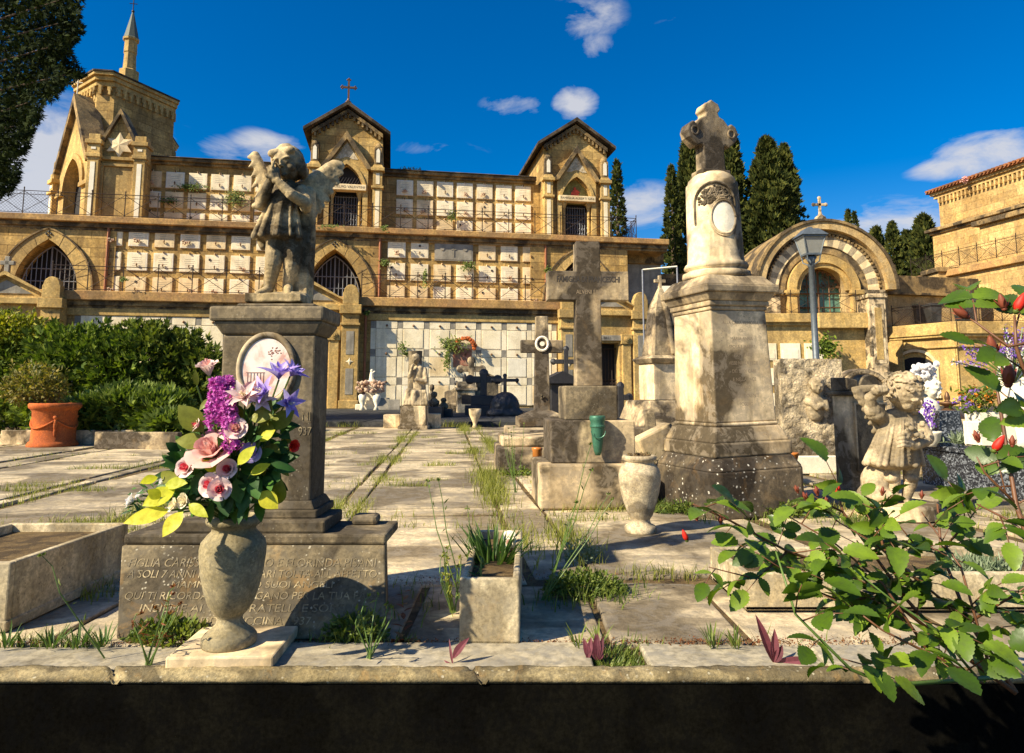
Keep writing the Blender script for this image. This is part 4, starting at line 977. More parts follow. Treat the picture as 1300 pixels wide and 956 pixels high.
# ------------------------------------------------------------------ statues : voxel-joined bodies
class Body:
    def __init__(s): s.mb = MB()
    def e(s, c, r, rot=None): s.mb.sph(c, r, 16, 10, rot); return s
    def c(s, a, b, r1, r2, n=8):
        a = Vector(a); b = Vector(b)
        for i in range(n+1):
            t = i/n; r = r1+(r2-r1)*t; s.mb.sph(a.lerp(b, t), (r, r, r), 10, 7)
        s.mb.tube([a, b], [r1*.97, r2*.97], 10); return s
    def chain(s, pts, rs, n=6):
        for i in range(len(pts)-1): s.c(pts[i], pts[i+1], rs[i], rs[i+1], n)
        return s
    def build(s, name, mat, parent, vox=.006, smooth=3, disp=.004, dscale=.03):
        o = part(name, s.mb, mat, parent)
        r = o.modifiers.new('Remesh', 'REMESH'); r.mode = 'VOXEL'; r.voxel_size = vox; r.use_smooth_shade = True
        m = o.modifiers.new('Smooth', 'SMOOTH'); m.factor = .5; m.iterations = smooth
        if disp:
            t = bpy.data.textures.new('wear', 'CLOUDS'); t.noise_scale = dscale; t.noise_depth = 4
            d = o.modifiers.new('Displace', 'DISPLACE'); d.texture = t; d.strength = disp; d.mid_level = .5
        return o
def feather_wing(root, tip_dir, n, L0, W, side, up, B, back=.0, spread=60, th=.012):
    pass
def wing(b, root, elbow, tips, th=.014, w=.022):
    """root/elbow: leading edge; tips: list of feather tips hanging from the leading edge"""
    root = Vector(root); elbow = Vector(elbow); tips = [Vector(t) for t in tips]
    n = len(tips)
    b.c(root, elbow, th*1.7, th*1.5); 
    for i, t in enumerate(tips):
        f = i/(n-1); base = root.lerp(elbow, f)
        # flat feather = row of flattened ellipsoids
        d = (t-base); L = d.length; k = max(3, int(L/(w*.7)))
        off_ = Vector((0, -.35*th*(i % 2), 0))
        for j in range(k+1):
            q = base+d*(j/k)+off_; ww = w*(1.0-.45*(j/k)**3)
            b.e(q, (ww, th*.45, ww))
        b.mb.tube([base+off_-Vector((0,th*.5,0)), t+off_-Vector((0,th*.45,0))], [th*.28, th*.18], 6)
        b.e(base+d*.38+Vector((0,-th*.55,0)), (w*.95, th*.5, L*.13+w*.6)); b.e(base+d*.18+Vector((0,-th*.8,0)), (w*.85, th*.5, L*.08+w*.6))
    return b

def face(b, c, r, yaw=0, pitch=0, roll=0, hair='curls'):
    """baby head of radius r at c, looking towards -y before the rotation"""
    R = EU(pitch, roll, yaw).to_matrix(); c = Vector(c)
    def p(x, y, z): return c+R @ (Vector((x, y, z))*r)
    Re = R.to_euler()
    def el(x, y, z, rx, ry, rz): b.e(p(x, y, z), (rx*r, ry*r, rz*r), Re)
    el(0, 0, .15, .88, .95, .95)          # skull
    el(0, -.18, -.35, .66, .70, .62)      # jaw
    for s in (-1, 1):
        el(s*.38, -.56, -.30, .30, .28, .28)   # cheeks
        el(s*.32, -.87, .20, .25, .14, .07)    # brow
        el(s*.30, -.80, -.02, .13, .09, .075)     # eyelid
        el(s*.84, .02, -.08, .10, .2, .24)     # ear
        el(s*.08, -.98, -.27, .07, .07, .05)   # nostril
    el(0, -.96, -.06, .07, .13, .2); el(0, -1.06, -.22, .095, .12, .08)   # nose
    el(0, -.93, -.45, .17, .1, .045); el(0, -.90, -.56, .13, .1, .055)  # lips
    el(0, -.80, -.74, .17, .17, .13)      # chin
    if hair == 'bob':
        el(0, .14, .24, .97, .98, .95)
        for s in (-1, 1): el(s*.74, .12, -.25, .30, .52, .62); el(s*.62, .45, -.45, .4, .4, .5); el(s*.42, -.62, .62, .42, .28, .26)
        el(0, .5, -.4, .7, .45, .55)
        for k in range(17):
            a0 = -1.35+2.7*k/16; pts_ = [p(sin(a0)*(.25+.72*t), -cos(a0)*(.25+.62*t)*(.92 if abs(a0) < .9 else 1)+.1, 1.2-.62*t-.25*t*t-(.5*t*t if abs(a0) > .9 else 0)) for t in (0, .25, .5, .75, 1)]
            b.mb.tube(pts_, [.06*r, .085*r, .09*r, .085*r, .06*r], 6)
        return
    rr = random.Random(5)
    for i in range(150):                    # curls
        a = rr.uniform(0, 2*pi); z = rr.uniform(-.35, 1.0)
        q = sqrt(max(0, 1-z*z)); x = q*sin(a)*.95; y = q*cos(a)*.98
        if y < -.30 and z < .58: continue
        if z < 0 and y < .1: continue
        nv = Vector((x, y, z)).normalized(); ta = nv.orthogonal().normalized(); tb2 = nv.cross(ta); c0_ = Vector((x*.97, y*1.0, z*.95+.14)); ph = rr.uniform(0, 6.28); R_ = rr.uniform(.08,.13); sg = rr.choice((-1,1))
        pts_ = [p(*(c0_+nv*(.03+.012*k)+(ta*cos(ph+sg*k*.75)+tb2*sin(ph+sg*k*.75))*R_*(1-.09*k))) for k in range(8)]
        b.mb.tube(pts_, [.055*r, .06*r, .06*r, .058*r, .055*r, .05*r, .045*r, .035*r], 6)
    for i in range(-4, 5): el(i*.16, -.76+abs(i)*.075, .62-abs(i)*.05+.04*(i%2), .11, .12, .13)

def hand(b, wrist, d, up, s=1.0, curl=.5, r0=.008):
    """palm with four fingers and a thumb; d = finger direction, up = back of hand"""
    wrist = Vector(wrist); d = Vector(d).normalized(); up = Vector(up).normalized(); side = d.cross(up).normalized(); up = side.cross(d)
    L = .04*s
    for i in range(3): b.c(wrist+side*(i-1)*.009*s, wrist+d*L+side*(i-1)*.012*s, .010*s, .010*s, 4)
    ln = [.026, .033, .031, .023]
    for i in range(4):
        a0 = wrist+d*L+side*(i-1.5)*.0125*s
        p1 = a0+(d*cos(curl*.5)-up*sin(curl*.5))*ln[i]*s*.5; p2 = p1+(d*cos(curl*1.5)-up*sin(curl*1.5))*ln[i]*s*.55
        b.chain([a0, p1, p2], [r0*.8*s, r0*.75*s, r0*.6*s], 4)
    t0 = wrist+d*L*.35-side*.016*s; t1 = t0+(d*.5-side*.85-up*.2).normalized()*.018*s; t2 = t1+(d*.9-up*.4).normalized()*.018*s
    b.chain([t0, t1, t2], [r0*s, r0*.85*s, r0*.65*s], 4)

# ------------------------------------------------------------------ praying angel on pedestal (left foreground)
YP = 2.70; SC = FPX/YP
def QA(px, py, dy=0.0, Y=None):       # angel local coordinates: origin at feet
    p = P(px, py, (Y or YP)+dy); return Vector((p.x, p.y, p.z))-AO
AO = Vector((0,0,0)); AO = P(352, 372, YP)
ang1 = thing('angel_statue', 'praying child angel of mottled grey stone with spread wings on a tall pedestal', 'statue', AO)
b = Body()
# rock base
rk = Body(); rk.mb.box(*(QA(320,386).x, QA(391,386).x, -.085, .085, QA(350,387).z, -.012)); rk.e((0,0,-.02),(.10,.08,.02)); rk.e((.05,.02,-.01),(.07,.07,.02))
rk.build('rock_base', M_ANG, ang1, .006, 2, .014, .05)
# legs
b.chain([QA(352,300,.0), QA(347,335,-.015), QA(341,366,.0)], [.045, .034, .022]); b.c(QA(341,368,-.005), QA(328,373,-.055), .02, .014)
for i in range(5): b.c(QA(330-i*2.4+3,373,-.05), QA(325-i*1.2+3,375,-.066), .0065, .005, 3)
b.chain([QA(372,300,.02), QA(371,335,.0), QA(366,363,.02)], [.048, .034, .022]); b.c(QA(366,366,.01), QA(366,375,-.05), .02, .015)
for i in range(5): b.c(QA(361+i*2.6,374,-.045), QA(360+i*3,376,-.062), .0065, .005, 3)
# tunic
for i in range(15):
    f = i/14; z0 = 238+f*62; cxp = 363-f*6-(f**2)*3; w_ = 17+f*11
    b.e(QA(cxp, z0, .01), (w_/SC, .052+.026*f, .032))
for k in range(9):       # folds
    a = -80+k*20+(-7,4,8,-3,6,-8,3,7,-5)[k]; fx = sin(radians(a)); fy = -cos(radians(a))
    b.chain([QA(363+fx*16, 246, .01)+Vector((0, fy*.05, 0)), QA(357+fx*24, 280, .01)+Vector((0, fy*.07, 0)), QA(354+fx*31, 303, .01)+Vector((0, fy*.085, 0))], [.004, (.007,.011,.006,.012,.008,.010,.006,.012,.008)[k], (.008,.014,.008,.015,.010,.012,.007,.014,.01)[k]], 22)
b.chain([QA(329,303,.0), QA(334,313,.01)], [.012,.016]); b.e(QA(330,302,0), (.018,.02,.016)); b.chain([QA(392,246,.03), QA(388,300,.05), QA(384,378,.06)], [.03,.042,.045]); b.chain([QA(376,290,.07), QA(374,378,.08)], [.05,.05])
for k in range(4): b.chain([QA(393-k*5,262,.02), QA(392-k*5,310,.02+.01*k), QA(388-k*5,378,.03+.01*k)], [.008,.011,.012])
# shoulders, arms
b.e(QA(363,240,.02), (.065,.045,.035)); b.c(QA(364,238,.015), QA(364,228,.005), .024, .024)
b.chain([QA(347,240,.0), QA(331,260,-.03), QA(345,226,-.085)], [.027,.026,.018]); b.e(QA(333,254,-.02), (.028,.03,.034)); b.e(QA(326,262,-.02), (.02,.025,.014))
b.chain([QA(383,243,.0), QA(389,258,-.035), QA(370,247,-.085), QA(352,230,-.10)], [.029,.027,.022,.016]); b.e(QA(388,262,-.02), (.024,.03,.028))
hand(b, QA(351,230,-.10), Vector((-.25,.05,.8)), Vector((.6,-.8,.2)), 1.0, .35); hand(b, QA(345,226,-.09), Vector((.0,.0,1)), Vector((-.9,-.4,0)), 1.0, .25)
# head: tilted left and down
b2 = b
face(b, QA(365,209,-.01), .069, -6, 8, -8, 'bob')
b.build('body', M_ANG, ang1, .0032, 2, .0035, .02)
# moss on cheek
wl = Body(); 
wing(wl, QA(348,246,.06), QA(324,198,.05), [QA(336,268,.05), QA(330,262,.05), QA(325,250,.05), QA(322,238,.05), QA(320,224,.05), QA(318,212,.05), QA(316,200,.05)], .014, .0155)
wl.e(QA(325,201,.05), (.022,.012,.022)); wl.build('wing', M_ANG, ang1, .006, 3, .005, .03)
wr = Body()
wing(wr, QA(380,240,.08), QA(424,211,.10), [QA(394,277,.07), QA(399,274,.08), QA(404,268,.09), QA(409,262,.09), QA(415,254,.1), QA(420,244,.1), QA(427,232,.1), QA(433,220,.1), QA(433,211,.1)], .018, .03)
wr.build('wing', M_ANG, ang1, .006, 3, .006, .03)

# pedestal + epitaph plinth
def GX(px, py, z): return G(px, py, z)
px0 = -.925
ped = thing('grave_monument', 'dark stone pedestal with oval portrait on a sloping inscribed plinth', 'monument', (px0, YP, 0))
fy = -.19
zt_ = .25; yA = G(320, 812, 0).y-YP; yB = P(320,693,2.50); zB = yB.z
xl0 = P(118, 810, 2.2).x-px0; xr0_ = P(481, 810, 2.2).x-px0; xl1 = P(154, 693, 2.5).x-px0; xr1_ = P(489, 693, 2.5).x-px0
m = MB(); m.add([(xl0,yA,0),(xr0_,yA,0),(xr0_-.075,.08,0),(xl0+.04,.08,0),(xl1,2.5-YP,zB),(xr1_,2.5-YP,zB),(xr1_-.045,.08,zB),(xl1,.08,zB)], [(0,3,2,1),(4,5,6,7),(0,1,5,4),(1,2,6,5),(2,3,7,6),(3,0,4,7)])
part('plinth', m, M_SLAB, ped, bevel=.006)
m = MB(); m.box(xl1+.0, xr1_+.0, 2.5-YP+.01, .08, zB+.002, zB+.037, top=(xl1, xr1_-.0, 2.5-YP+.01, .08)); part('plinth_lip', m, M_PED, ped, bevel=.008)
ztop = zB+.037
m = MB(); m.cbox(-.02, -.045, ztop, ztop+.045, .545, .26); part('step', m, M_PED, ped, bevel=.008)
m = MB(); m.cbox(.0, -.01, ztop+.045, ztop+.075, .42, .25); m.cbox(0, -.01, ztop+.075, ztop+.105, .40, .235, tw=.365, td=.20); part('base_moulding', m, M_PED, ped, bevel=.006)
zc_ = P(346, 425, 2.58).z; zt2_ = P(346, 407, 2.56).z; zt3_ = P(346, 388, 2.56).z
m = MB(); m.cbox(0, -.01, ztop+.1, zc_, .355, .19); part('shaft', m, M_PED, ped, bevel=.008)
m = MB(); m.cbox(0, -.01, zc_, zt2_, .36, .195, tw=.42, td=.245); m.cbox(-.003, -.01, zt2_, zt3_, .435, .26); part('cap', m, M_PED, ped, bevel=.01)
m = MB(); zr_ = AO.z-.055; m.cbox(.02, 0, zt3_, zr_, .30, .21); part('cap_step', m, M_PED, ped, bevel=.012)
# small carved lumps on the right of the plinth
m = MB(); m.cbox(.36, .02, ztop, ztop+.035, .10, .09); part('corner_block', m, M_PED, ped, bevel=.015)
ov = P(339, 468, YP-.105); oy = -.107
def disc(mb, cx_, cz_, rx, rz_, y0, y1, n=40): mb.prism([(cx_+rx*cos(2*pi*i/n), cz_+rz_*sin(2*pi*i/n)) for i in range(n)], y0, y1)
ring = MB(); N_ = 44; inn = [(ov.x-px0+.092*cos(2*pi*i/N_), ov.z+.115*sin(2*pi*i/N_)) for i in range(N_+1)]; out = [(ov.x-px0+.116*cos(2*pi*i/N_), ov.z+.141*sin(2*pi*i/N_)) for i in range(N_+1)]
ring.tube([((inn[i][0]+out[i][0])/2, oy-.002, (inn[i][1]+out[i][1])/2) for i in range(N_)]+[((inn[0][0]+out[0][0])/2, oy-.002, (inn[0][1]+out[0][1])/2)], .0125, 8); part('oval_frame', ring, M_MONL, ped, smooth=True)
def photo_mat():
    m, nt, bs = newmat('sepia_portrait'); N = NT(nt); pos = N.n('ShaderNodeNewGeometry').outputs['Position']
    c = N.ramp(N.noise(pos, 16, 4, .6, .6), [(.38, (.62,.34,.28)), (.5, (.80,.62,.52)), (.62, (.88,.76,.68))]); N.l(c, bs.inputs['Base Color']); bs.inputs['Roughness'].default_value = .2; return m
M_PHOTO = photo_mat(); M_SEPIA = plain('sepia_print', (.30,.15,.11), .3)
m = MB(); disc(m, ov.x-px0, ov.z, .092, .115, oy-.006, oy+.005); pt = part('oval_photograph', m, M_PHOTO, ped)
m = MB(); cx_, cz_ = ov.x-px0, ov.z
r_ = random.Random(12)
for i in range(26): m.sph((cx_+.024+r_.gauss(0,.012), oy-.006, cz_+.06+r_.gauss(0,.010)), (.0035, .0012, .003), 6, 4)
for i in range(6): m.box(cx_-.070+i*.012, cx_-.0685+i*.012, oy-.0075, oy-.006, cz_-.06, cz_-.015)
m.box(cx_-.075, cx_-.005, oy-.0075, oy-.006, cz_-.016, cz_-.014)
part('printed_figure', m, M_SEPIA, pt)
M_ENG = stone('engraved_letters', (.46,.40,.28), (.27,.23,.16), (.10,.085,.06), 14, .5, .5, spots=.0, bump=.3, mot=.75); M_ENGD = plain('dark_engraved_letters', (.05,.042,.035), .9)
for (tx_, px, py) in (('NI', 389, 529), ('937', 387, 548)):
    q_ = P(px, py, YP-.105); text(tx_, .045, M_ENG, ped, (q_.x-px0, -.1058, q_.z), name='inscription', ext=.001, sx=.75)
# epitaph lines lying on the slope
sl_a = Vector((0, yA, 0)); sl_b = Vector((0, 2.5-YP, zB)); sv = sl_b-sl_a; slope = math.degrees(atan2(sv.z, sv.y))
lines = [(.80, 'FIGLIA CARISSIMA DI PIETRO E FLORINDA PISANI', .042), (.675, 'A SOLI 7 ANNI FU AI SUOI CARI TOLTA ALL AFFETTO', .038), (.56, 'MAMMA E BABBO SUOI ANGELI', .033), (.44, 'QUI TI RICORDANO E PREGANO PER LA TUA PACE', .036), (.31, 'INSIEME AI TUOI FRATELLI E SORELLE', .036), (.18, 'ADDIO PICCINA 1937', .036)]
for f, s_, sz in lines:
    pos_ = sl_a+sv*f+Vector((.0, -.0006, .0009)); xm = (xl0+(xl1-xl0)*f+xr0_+(xr1_-xr0_)*f)/2
    t = text(s_, sz, M_ENG, ped, (xm, pos_.y, pos_.z), (slope, 0, 0), name='epitaph_line', ext=.0006)
    t.data.name = 'epitaph_line'
    wid = t.dimensions.x; tgt = (.86 if len(s_) > 35 else .022*len(s_)); t.scale.x = tgt/max(wid, .01)

# ------------------------------------------------------------------ lathe vases
def lathe_vase(label, name, loc, prof, mat, n=40, group=None, rx=0, ry=0):
    o = thing(name, label, 'vase', loc, 0, group, rx, ry)
    m = MB(); m.lathe(prof, n, cap=True); part('body', m, mat, o, smooth=True)
    return o
vb = G(281, 826, .036)
vprof = [(.0,.0),(.078,.0),(.080,.006),(.080,.024),(.073,.033),(.056,.046),(.041,.062),(.036,.076),(.038,.084),(.048,.094),(.066,.12),(.080,.16),(.091,.21),(.097,.26),(.098,.285),(.094,.305),(.078,.325),(.066,.337),(.064,.345),(.070,.352),(.081,.36),(.084,.37),(.080,.38),(.064,.383),(.058,.37),(.055,.33),(.0,.32)]
VS = lathe_vase('grey stone vase holding the big silk bouquet, on a square slab in front', 'stone_vase', vb+Vector((0,.055,0)), vprof, M_VASE)
m = MB(); 
bp = [G(207, 849, 0), G(333, 850, 0), G(353, 797, 0), G(246, 795, 0)]
xc = (bp[0].x+bp[1].x)/2+.0; o = thing('base_slab', 'pale square stone slab under the grey bouquet vase', 'slab', (P(271, 840, 2.08).x+.012, 2.212, 0), 2)
m.cbox(0, 0, 0.003, .037, .31, .265); part('slab', m, M_MONL, o, bevel=.006)
v2 = G(817, 680, 0)
sc2 = 1.06
vprof2 = [(.0,.0),(.083,.0),(.087,.01),(.087,.03),(.078,.042),(.058,.05),(.05,.07),(.055,.085),(.066,.1),(.085,.16),(.103,.23),(.113,.29),(.114,.33),(.108,.36),(.093,.385),(.08,.395),(.078,.41),(.092,.418),(.094,.432),(.086,.443),(.07,.443),(.066,.42),(.0,.41)]
V2 = lathe_vase('lichen-stained pale stone vase with dark pebbles, standing alone before the tall grey cross', 'stone_vase', v2+Vector((0,.085,0)), [(r*sc2, z*.985) for r, z in vprof2], M_VASE2)
m = MB(); r_ = random.Random(2)
for i in range(60):
    a = r_.uniform(0, 2*pi); q = r_.uniform(0, .062); m.sph((q*cos(a), q*sin(a), .425+r_.uniform(0,.02)), (.011, .009, .007), 6, 4, EU(r_.uniform(-40,40), r_.uniform(-40,40), 0))
part('pebbles', m, M_SOIL, V2)['kind'] = 'stuff'

# ------------------------------------------------------------------ tall column monument (right)
MP = G(946, 656, 0); 
mon = thing('column_monument', 'tall pale stone monument with round column and trefoil cross on top, sooty base', 'monument', (P(932,655,4.75).x, 4.86, 0), 19, ry=-1.3)
def sq(mb, z0, z1, w, d=None, tw=None, td=None, cut=0, c=(0,0)):
    d = d or w; tw = tw or w; td = td or d
    def pg(w, d): 
        k = cut
        return [(-w/2+k,-d/2),(w/2-k,-d/2),(w/2,-d/2+k),(w/2,d/2-k),(w/2-k,d/2),(-w/2+k,d/2),(-w/2,d/2-k),(-w/2,-d/2+k)] if k else [(-w/2,-d/2),(w/2,-d/2),(w/2,d/2),(-w/2,d/2)]
    a = pg(w, d); bb = pg(tw, td); n = len(a)
    vs = [(x+c[0], y+c[1], z0) for x, y in a]+[(x+c[0], y+c[1], z1) for x, y in bb]
    mb.add(vs, [tuple(range(n-1,-1,-1)), tuple(range(n, 2*n))]+[(i, (i+1)%n, (i+1)%n+n, i+n) for i in range(n)])
m = MB(); sq(m, 0, .30, .75, .75, cut=.06); sq(m, .30, .38, .75, .75, .66, .66, cut=.06); part('base', m, M_SOOT, mon, bevel=.012)
m = MB(); sq(m, .381, .475, .62, cut=.0); sq(m, .475, .575, .605, tw=.515, td=.515); part('plinth', m, M_MON, mon, bevel=.012)
m = MB(); sq(m, .576, .60, .505); sq(m, .60, 1.355, .488, tw=.45, td=.45); part('die', m, M_MONL, mon, bevel=.01)
m = MB(); sq(m, 1.356, 1.385, .465); sq(m, 1.385, 1.42, .49); sq(m, 1.42, 1.475, .495, tw=.555, td=.555); sq(m, 1.475, 1.525, .585); sq(m, 1.525, 1.60, .57, tw=.45, td=.45); part('cornice', m, M_CROSS, mon, bevel=.009)
m = MB(); m.lathe([(.0,1.60),(.235,1.60),(.24,1.62),(.235,1.645),(.205,1.655),(.205,1.665),(.222,1.675),(.225,1.69),(.215,1.71),(.20,1.72),(.197,1.75),(.185,2.26),(.182,2.295),(.17,2.305),(.165,2.33),(.135,2.36),(.11,2.375),(0,2.38)], 48); part('column', m, M_MONL, mon, smooth=True)
m = MB(); r1 = .19
rm = MB()
for i in range(24):
    a0 = radians(-90-46+i*92/23)
inn = []; 
ax_ = -.10; ar = [(ax_-.15, 1.98), (ax_-.15, 2.08)]+[(ax_+.15*cos(a), 2.12+.15*sin(a)) for a in [pi-i*pi/14 for i in range(15)]]+[(ax_+.15, 2.08), (ax_+.15, 2.0)]
def wrap(x, z, rr): a = -pi/2+x/.19; return (rr*cos(a), rr*sin(a), z)
tb_ = MB(); tb_.tube([wrap(x, z, .192) for x, z in ar], .009, 6); part('arch_relief', tb_, M_MON, mon)
lf = MB(); r_ = random.Random(3)
for i in range(260):
    a = r_.uniform(.02, pi-.02); q = r_.uniform(.2, .93); lf.sph(wrap(ax_+.14*cos(a)*q, 2.11+.145*sin(a)*q, .187), (.011,.010,.008), 6, 4)
part('carved_foliage', lf, M_MON, mon)
ring = MB(); N_ = 40; c_ = (-.045, 2.015)
for rr_, rad in ((1.0, .010), (1.12, .006)): ring.tube([wrap(c_[0]+.088*rr_*cos(2*pi*i/N_), c_[1]+.118*rr_*sin(2*pi*i/N_), .197) for i in range(N_+1)], rad, 6)
part('medallion_frame', ring, M_MONL, mon, smooth=True)
dm = MB(); vs = [wrap(c_[0], c_[1], .204)]; 
for i in range(N_): vs.append(wrap(c_[0]+.086*cos(2*pi*i/N_), c_[1]+.116*sin(2*pi*i/N_), .197))
dm.add(vs, [(0, 1+i, 1+(i+1) % N_) for i in range(N_)]); part('medallion', dm, M_WHITE, mon, smooth=True)
# carved trefoil cross
hf = [(.083,2.37),(.078,2.55),(.088,2.565),(.12,2.550),(.150,2.575),(.182,2.605),(.194,2.646),(.180,2.69),(.145,2.714),(.123,2.693),(.086,2.737),(.056,2.750),(.045,2.775),(.068,2.797),(.052,2.835),(.022,2.848),(0,2.862)]
hf = [(x*1.13, 2.37+(z-2.37)*1.14) for x, z in hf]
out_ = hf+[(-x*.98, z-.004) for x, z in hf[:-1][::-1]]
m = MB(); m.prism(out_, -.055, .055); m.cbox(0,0,2.355,2.40,.24,.15)
tc = part('trefoil_cross', m, M_CROSS, mon, bevel=.014)
for sx, zc_1 in ((-1, 2.68), (1, 2.68)):
    m = MB(); m.tube([(sx*(.155+.028*cos(a)), -.058, zc_1+.03*sin(a)) for a in [i*2*pi/14 for i in range(15)]], .007, 5); part('carved_ring', m, M_CROSS, tc)
for i in range(13):
    s_ = ''.join(r_.choice('AEIONRTSLCMDVP ') for _ in range(1))
tl = ['ALLA CARA MEMORIA', 'DI', 'MARIA ANNA', 'SPOSA E MADRE', 'ESEMPLARE', 'VISSE NELLA FEDE', 'DEI SUOI CARI', 'E NELLA PACE', 'DI DIO', 'I FIGLI DOLENTI', 'POSERO']
M_FAINT = plain('worn_letters', (.28,.21,.13), .95)
for i, s_ in enumerate(tl):
    z = 1.27-i*.055; text(s_, .033, M_FAINT, mon, (.01, -.2450+ (z-.6)*.0252+.001, z), (88.5, 0, 0), name='epitaph_line', ext=.0003, sx=.9)

# ------------------------------------------------------------------ tall grey cross
def C5(px, py, Y): return P(px, py, Y)
xc5 = P(747, 640, 4.95).x
crs = thing('stone_cross', 'tall grey stone cross on three stepped blocks, lettered across its arms', 'cross', (xc5, 5.1, 0), 4)
m = MB(); m.cbox(0, 0, 0, .305, .74, .60); part('base_block', m, M_MON, crs, bevel=.015)
m = MB(); m.cbox(.015, 0, .305, .60, .60, .46); part('middle_block', m, M_CROSS, crs, bevel=.01)
m = MB(); m.cbox(.02, .02, .60, .845, .385, .34); part('upper_block', m, M_PED, crs, bevel=.01)
zt_c = P(750, 305, 5.0).z; za0 = P(750, 380, 5.0).z; za1 = P(750, 343, 5.0).z
sw = .195; m = MB(); aw = .61
m.prism([(-sw/2,.845),(sw/2,.845),(sw/2-.004,za0),(aw/2,za0),(aw/2,za1),(sw/2-.004,za1),(sw/2-.006,zt_c),(-sw/2+.006,zt_c),(-sw/2+.004,za1),(-aw/2,za1),(-aw/2,za0),(-sw/2+.004,za0)], -.065, .065, TM((.025,0,0))); part('cross', m, M_CROSS, crs, bevel=.006)
text('FAMIGLIA DI FRANCESCHI', .062, M_ENGD, crs, (.025, -.0655, (za0+za1)/2+.045), name='inscription', ext=.001, bold=.0012, sx=.66)
text('ALVENI ERSI', .045, M_FAINT, crs, (.03, -.0655, (za0+za1)/2-.05), name='inscription', ext=.0005, sx=.8)
m = MB(); m.box(.0, .12, -.2305, -.228, .33, .56); m2 = m
gv = thing('hanging_vase', 'small green metal grave vase hanging on the tall cross base', 'vase', P(759, 578, 4.82))
m = MB(); m.lathe([(.0,0),(.018,0),(.028,.03),(.038,.10),(.046,.18),(.05,.215),(.048,.225),(.054,.24),(.056,.262),(.052,.272),(.044,.272),(.0,.25)], 24); part('body', m, M_GREEN, gv, smooth=True)
m = MB(); m.tube([(.05*cos(a), -.05+.0*a, .17-.05*sin(a)) for a in [i*pi/10 for i in range(11)]], .0035, 5); m.lathe([(.049,.19),(.053,.195),(.053,.205),(.049,.21)], 20); part('handle', m, M_GREEN, gv)
# ------------------------------------------------------------------ smaller monuments, middle distance
def at(px, py, Y): p = P(px, py, Y); return p
# secondary cross with wreath
YS = 8.6; c = at(688, 540, YS); o = thing('stone_cross', 'thin stone cross with round white wreath, left of the tall grey cross', 'cross', (c.x, YS, 0), 4)
k = YS/FPX
def zz(py, Y=YS): return P(688, py, Y).z
m = MB(); sw = .17; aw = .53; za, zb, zt = zz(448), zz(432), zz(402); zb0 = zz(522)
m.prism([(-sw/2-.015,zb0),(sw/2+.015,zb0),(sw/2,za),(aw/2,za),(aw/2,zb),(sw/2,zb),(sw/2-.01,zt),(-sw/2+.01,zt),(-sw/2,zb),(-aw/2,zb),(-aw/2,za),(-sw/2,za)], -.06, .06); part('cross', m, M_CROSS, o, bevel=.01)
m = MB(); m.tube([(.075*cos(a), -.07, zz(437)+.085*sin(a)) for a in [2*pi*i/20 for i in range(21)]], .018, 6); m.lathe([(.03,0),(.03,.03)], 10, TM((0,-.06,zz(437)), rx=90)); part('wreath', m, M_WHITE, o)
m = MB()
for i in range(9): m.sph((.02*cos(i*2.1), -.075, zz(507)+.03+.02*sin(i*2.1)), .014, 7, 5)
part('rosette', m, M_SOOT, o)
m = MB(); m.cbox(0,0,zz(541)-.0,zz(529),.62,.5); m.cbox(0,0,zz(529),zz(521),.58,.46,tw=.24,td=.2); part('steps', m, M_CROSS, o, bevel=.012)
m = MB(); m.cbox(-.05,-.35,0,zz(541),.82,1.3); part('base_block', m, M_CROSS, o, bevel=.02)
# long ledger tomb in front of it
c = at(668, 585, 7.1); o = thing('ledger_tomb', 'low stained stone ledger tomb between the paving and the tall cross', 'tomb', (c.x+.1, 7.3, 0), 4)
m = MB(); m.box(-.42, .45, -.5, .35, 0, .26); part('base', m, M_CROSS, o, bevel=.02); m = MB(); m.box(-.38, .42, -.45, .3, .262, .36); part('lid', m, M_MON, o, bevel=.02)
c = G(681, 578, .1); o = thing('amber_candle', 'amber grave candle lamp at the left edge of the tall cross base', 'candle', (P(682,572,5.6).x, 5.6, .0))
M_AMB = plain('amber_glass', (.45,.16,.03), .3, var=.2)
m = MB(); m.cbox(0,0,0,.19,.08,.08); part('stand', m, M_CROSS, o, bevel=.005); m = MB(); m.lathe([(0,.19),(.04,.19),(.038,.33),(.045,.34),(.045,.355),(0,.36)], 16); part('glass', m, M_AMB, o, smooth=True)
# obelisk
YO = 7.8; c = at(842, 540, YO)
def zo(py): return P(842, py, YO).z
o = thing('obelisk_monument', 'draped obelisk on tall plinth, behind the left side of the column monument', 'monument', (c.x, YO, 0), 16)
m = MB(); sq(m, 0, zo(540), 1.0, .9, cut=.05); sq(m, zo(540), zo(508), .8, .75, .62, .6); part('base', m, M_CROSS, o, bevel=.015)
m = MB(); sq(m, zo(508), zo(462), .40, .36); part('die', m, M_MONL, o, bevel=.01)
m = MB(); sq(m, zo(462), zo(456), .44, .4, .52, .48); sq(m, zo(456), zo(452), .52, .48, .4, .36); part('cornice', m, M_CROSS, o, bevel=.006)
m = MB(); sq(m, zo(452), zo(392), .34, .31, .22, .2); sq(m, zo(392), zo(366), .22, .2, .04, .04); part('spire', m, M_CROSS, o, bevel=.006)
m = MB(); m.cbox(0,0,zo(368),zo(350),.035,.035); m.box(-.07,.07,-.017,.017,zo(359),zo(355)); part('finial_cross', m, M_CROSS, o, bevel=.004)
bb = Body(); bb.chain([(-.02,-.08,zo(385)),(.02,-.13,zo(400)),(.05,-.19,zo(448))],[.015,.035,.035]); bb.chain([(.03,-.1,zo(385)),(.1,-.14,zo(395)),(.12,-.16,zo(430))],[.03,.04,.03]); 
bb.build('draped_cloth', M_CROSS, o, .012, 3, .01, .05)
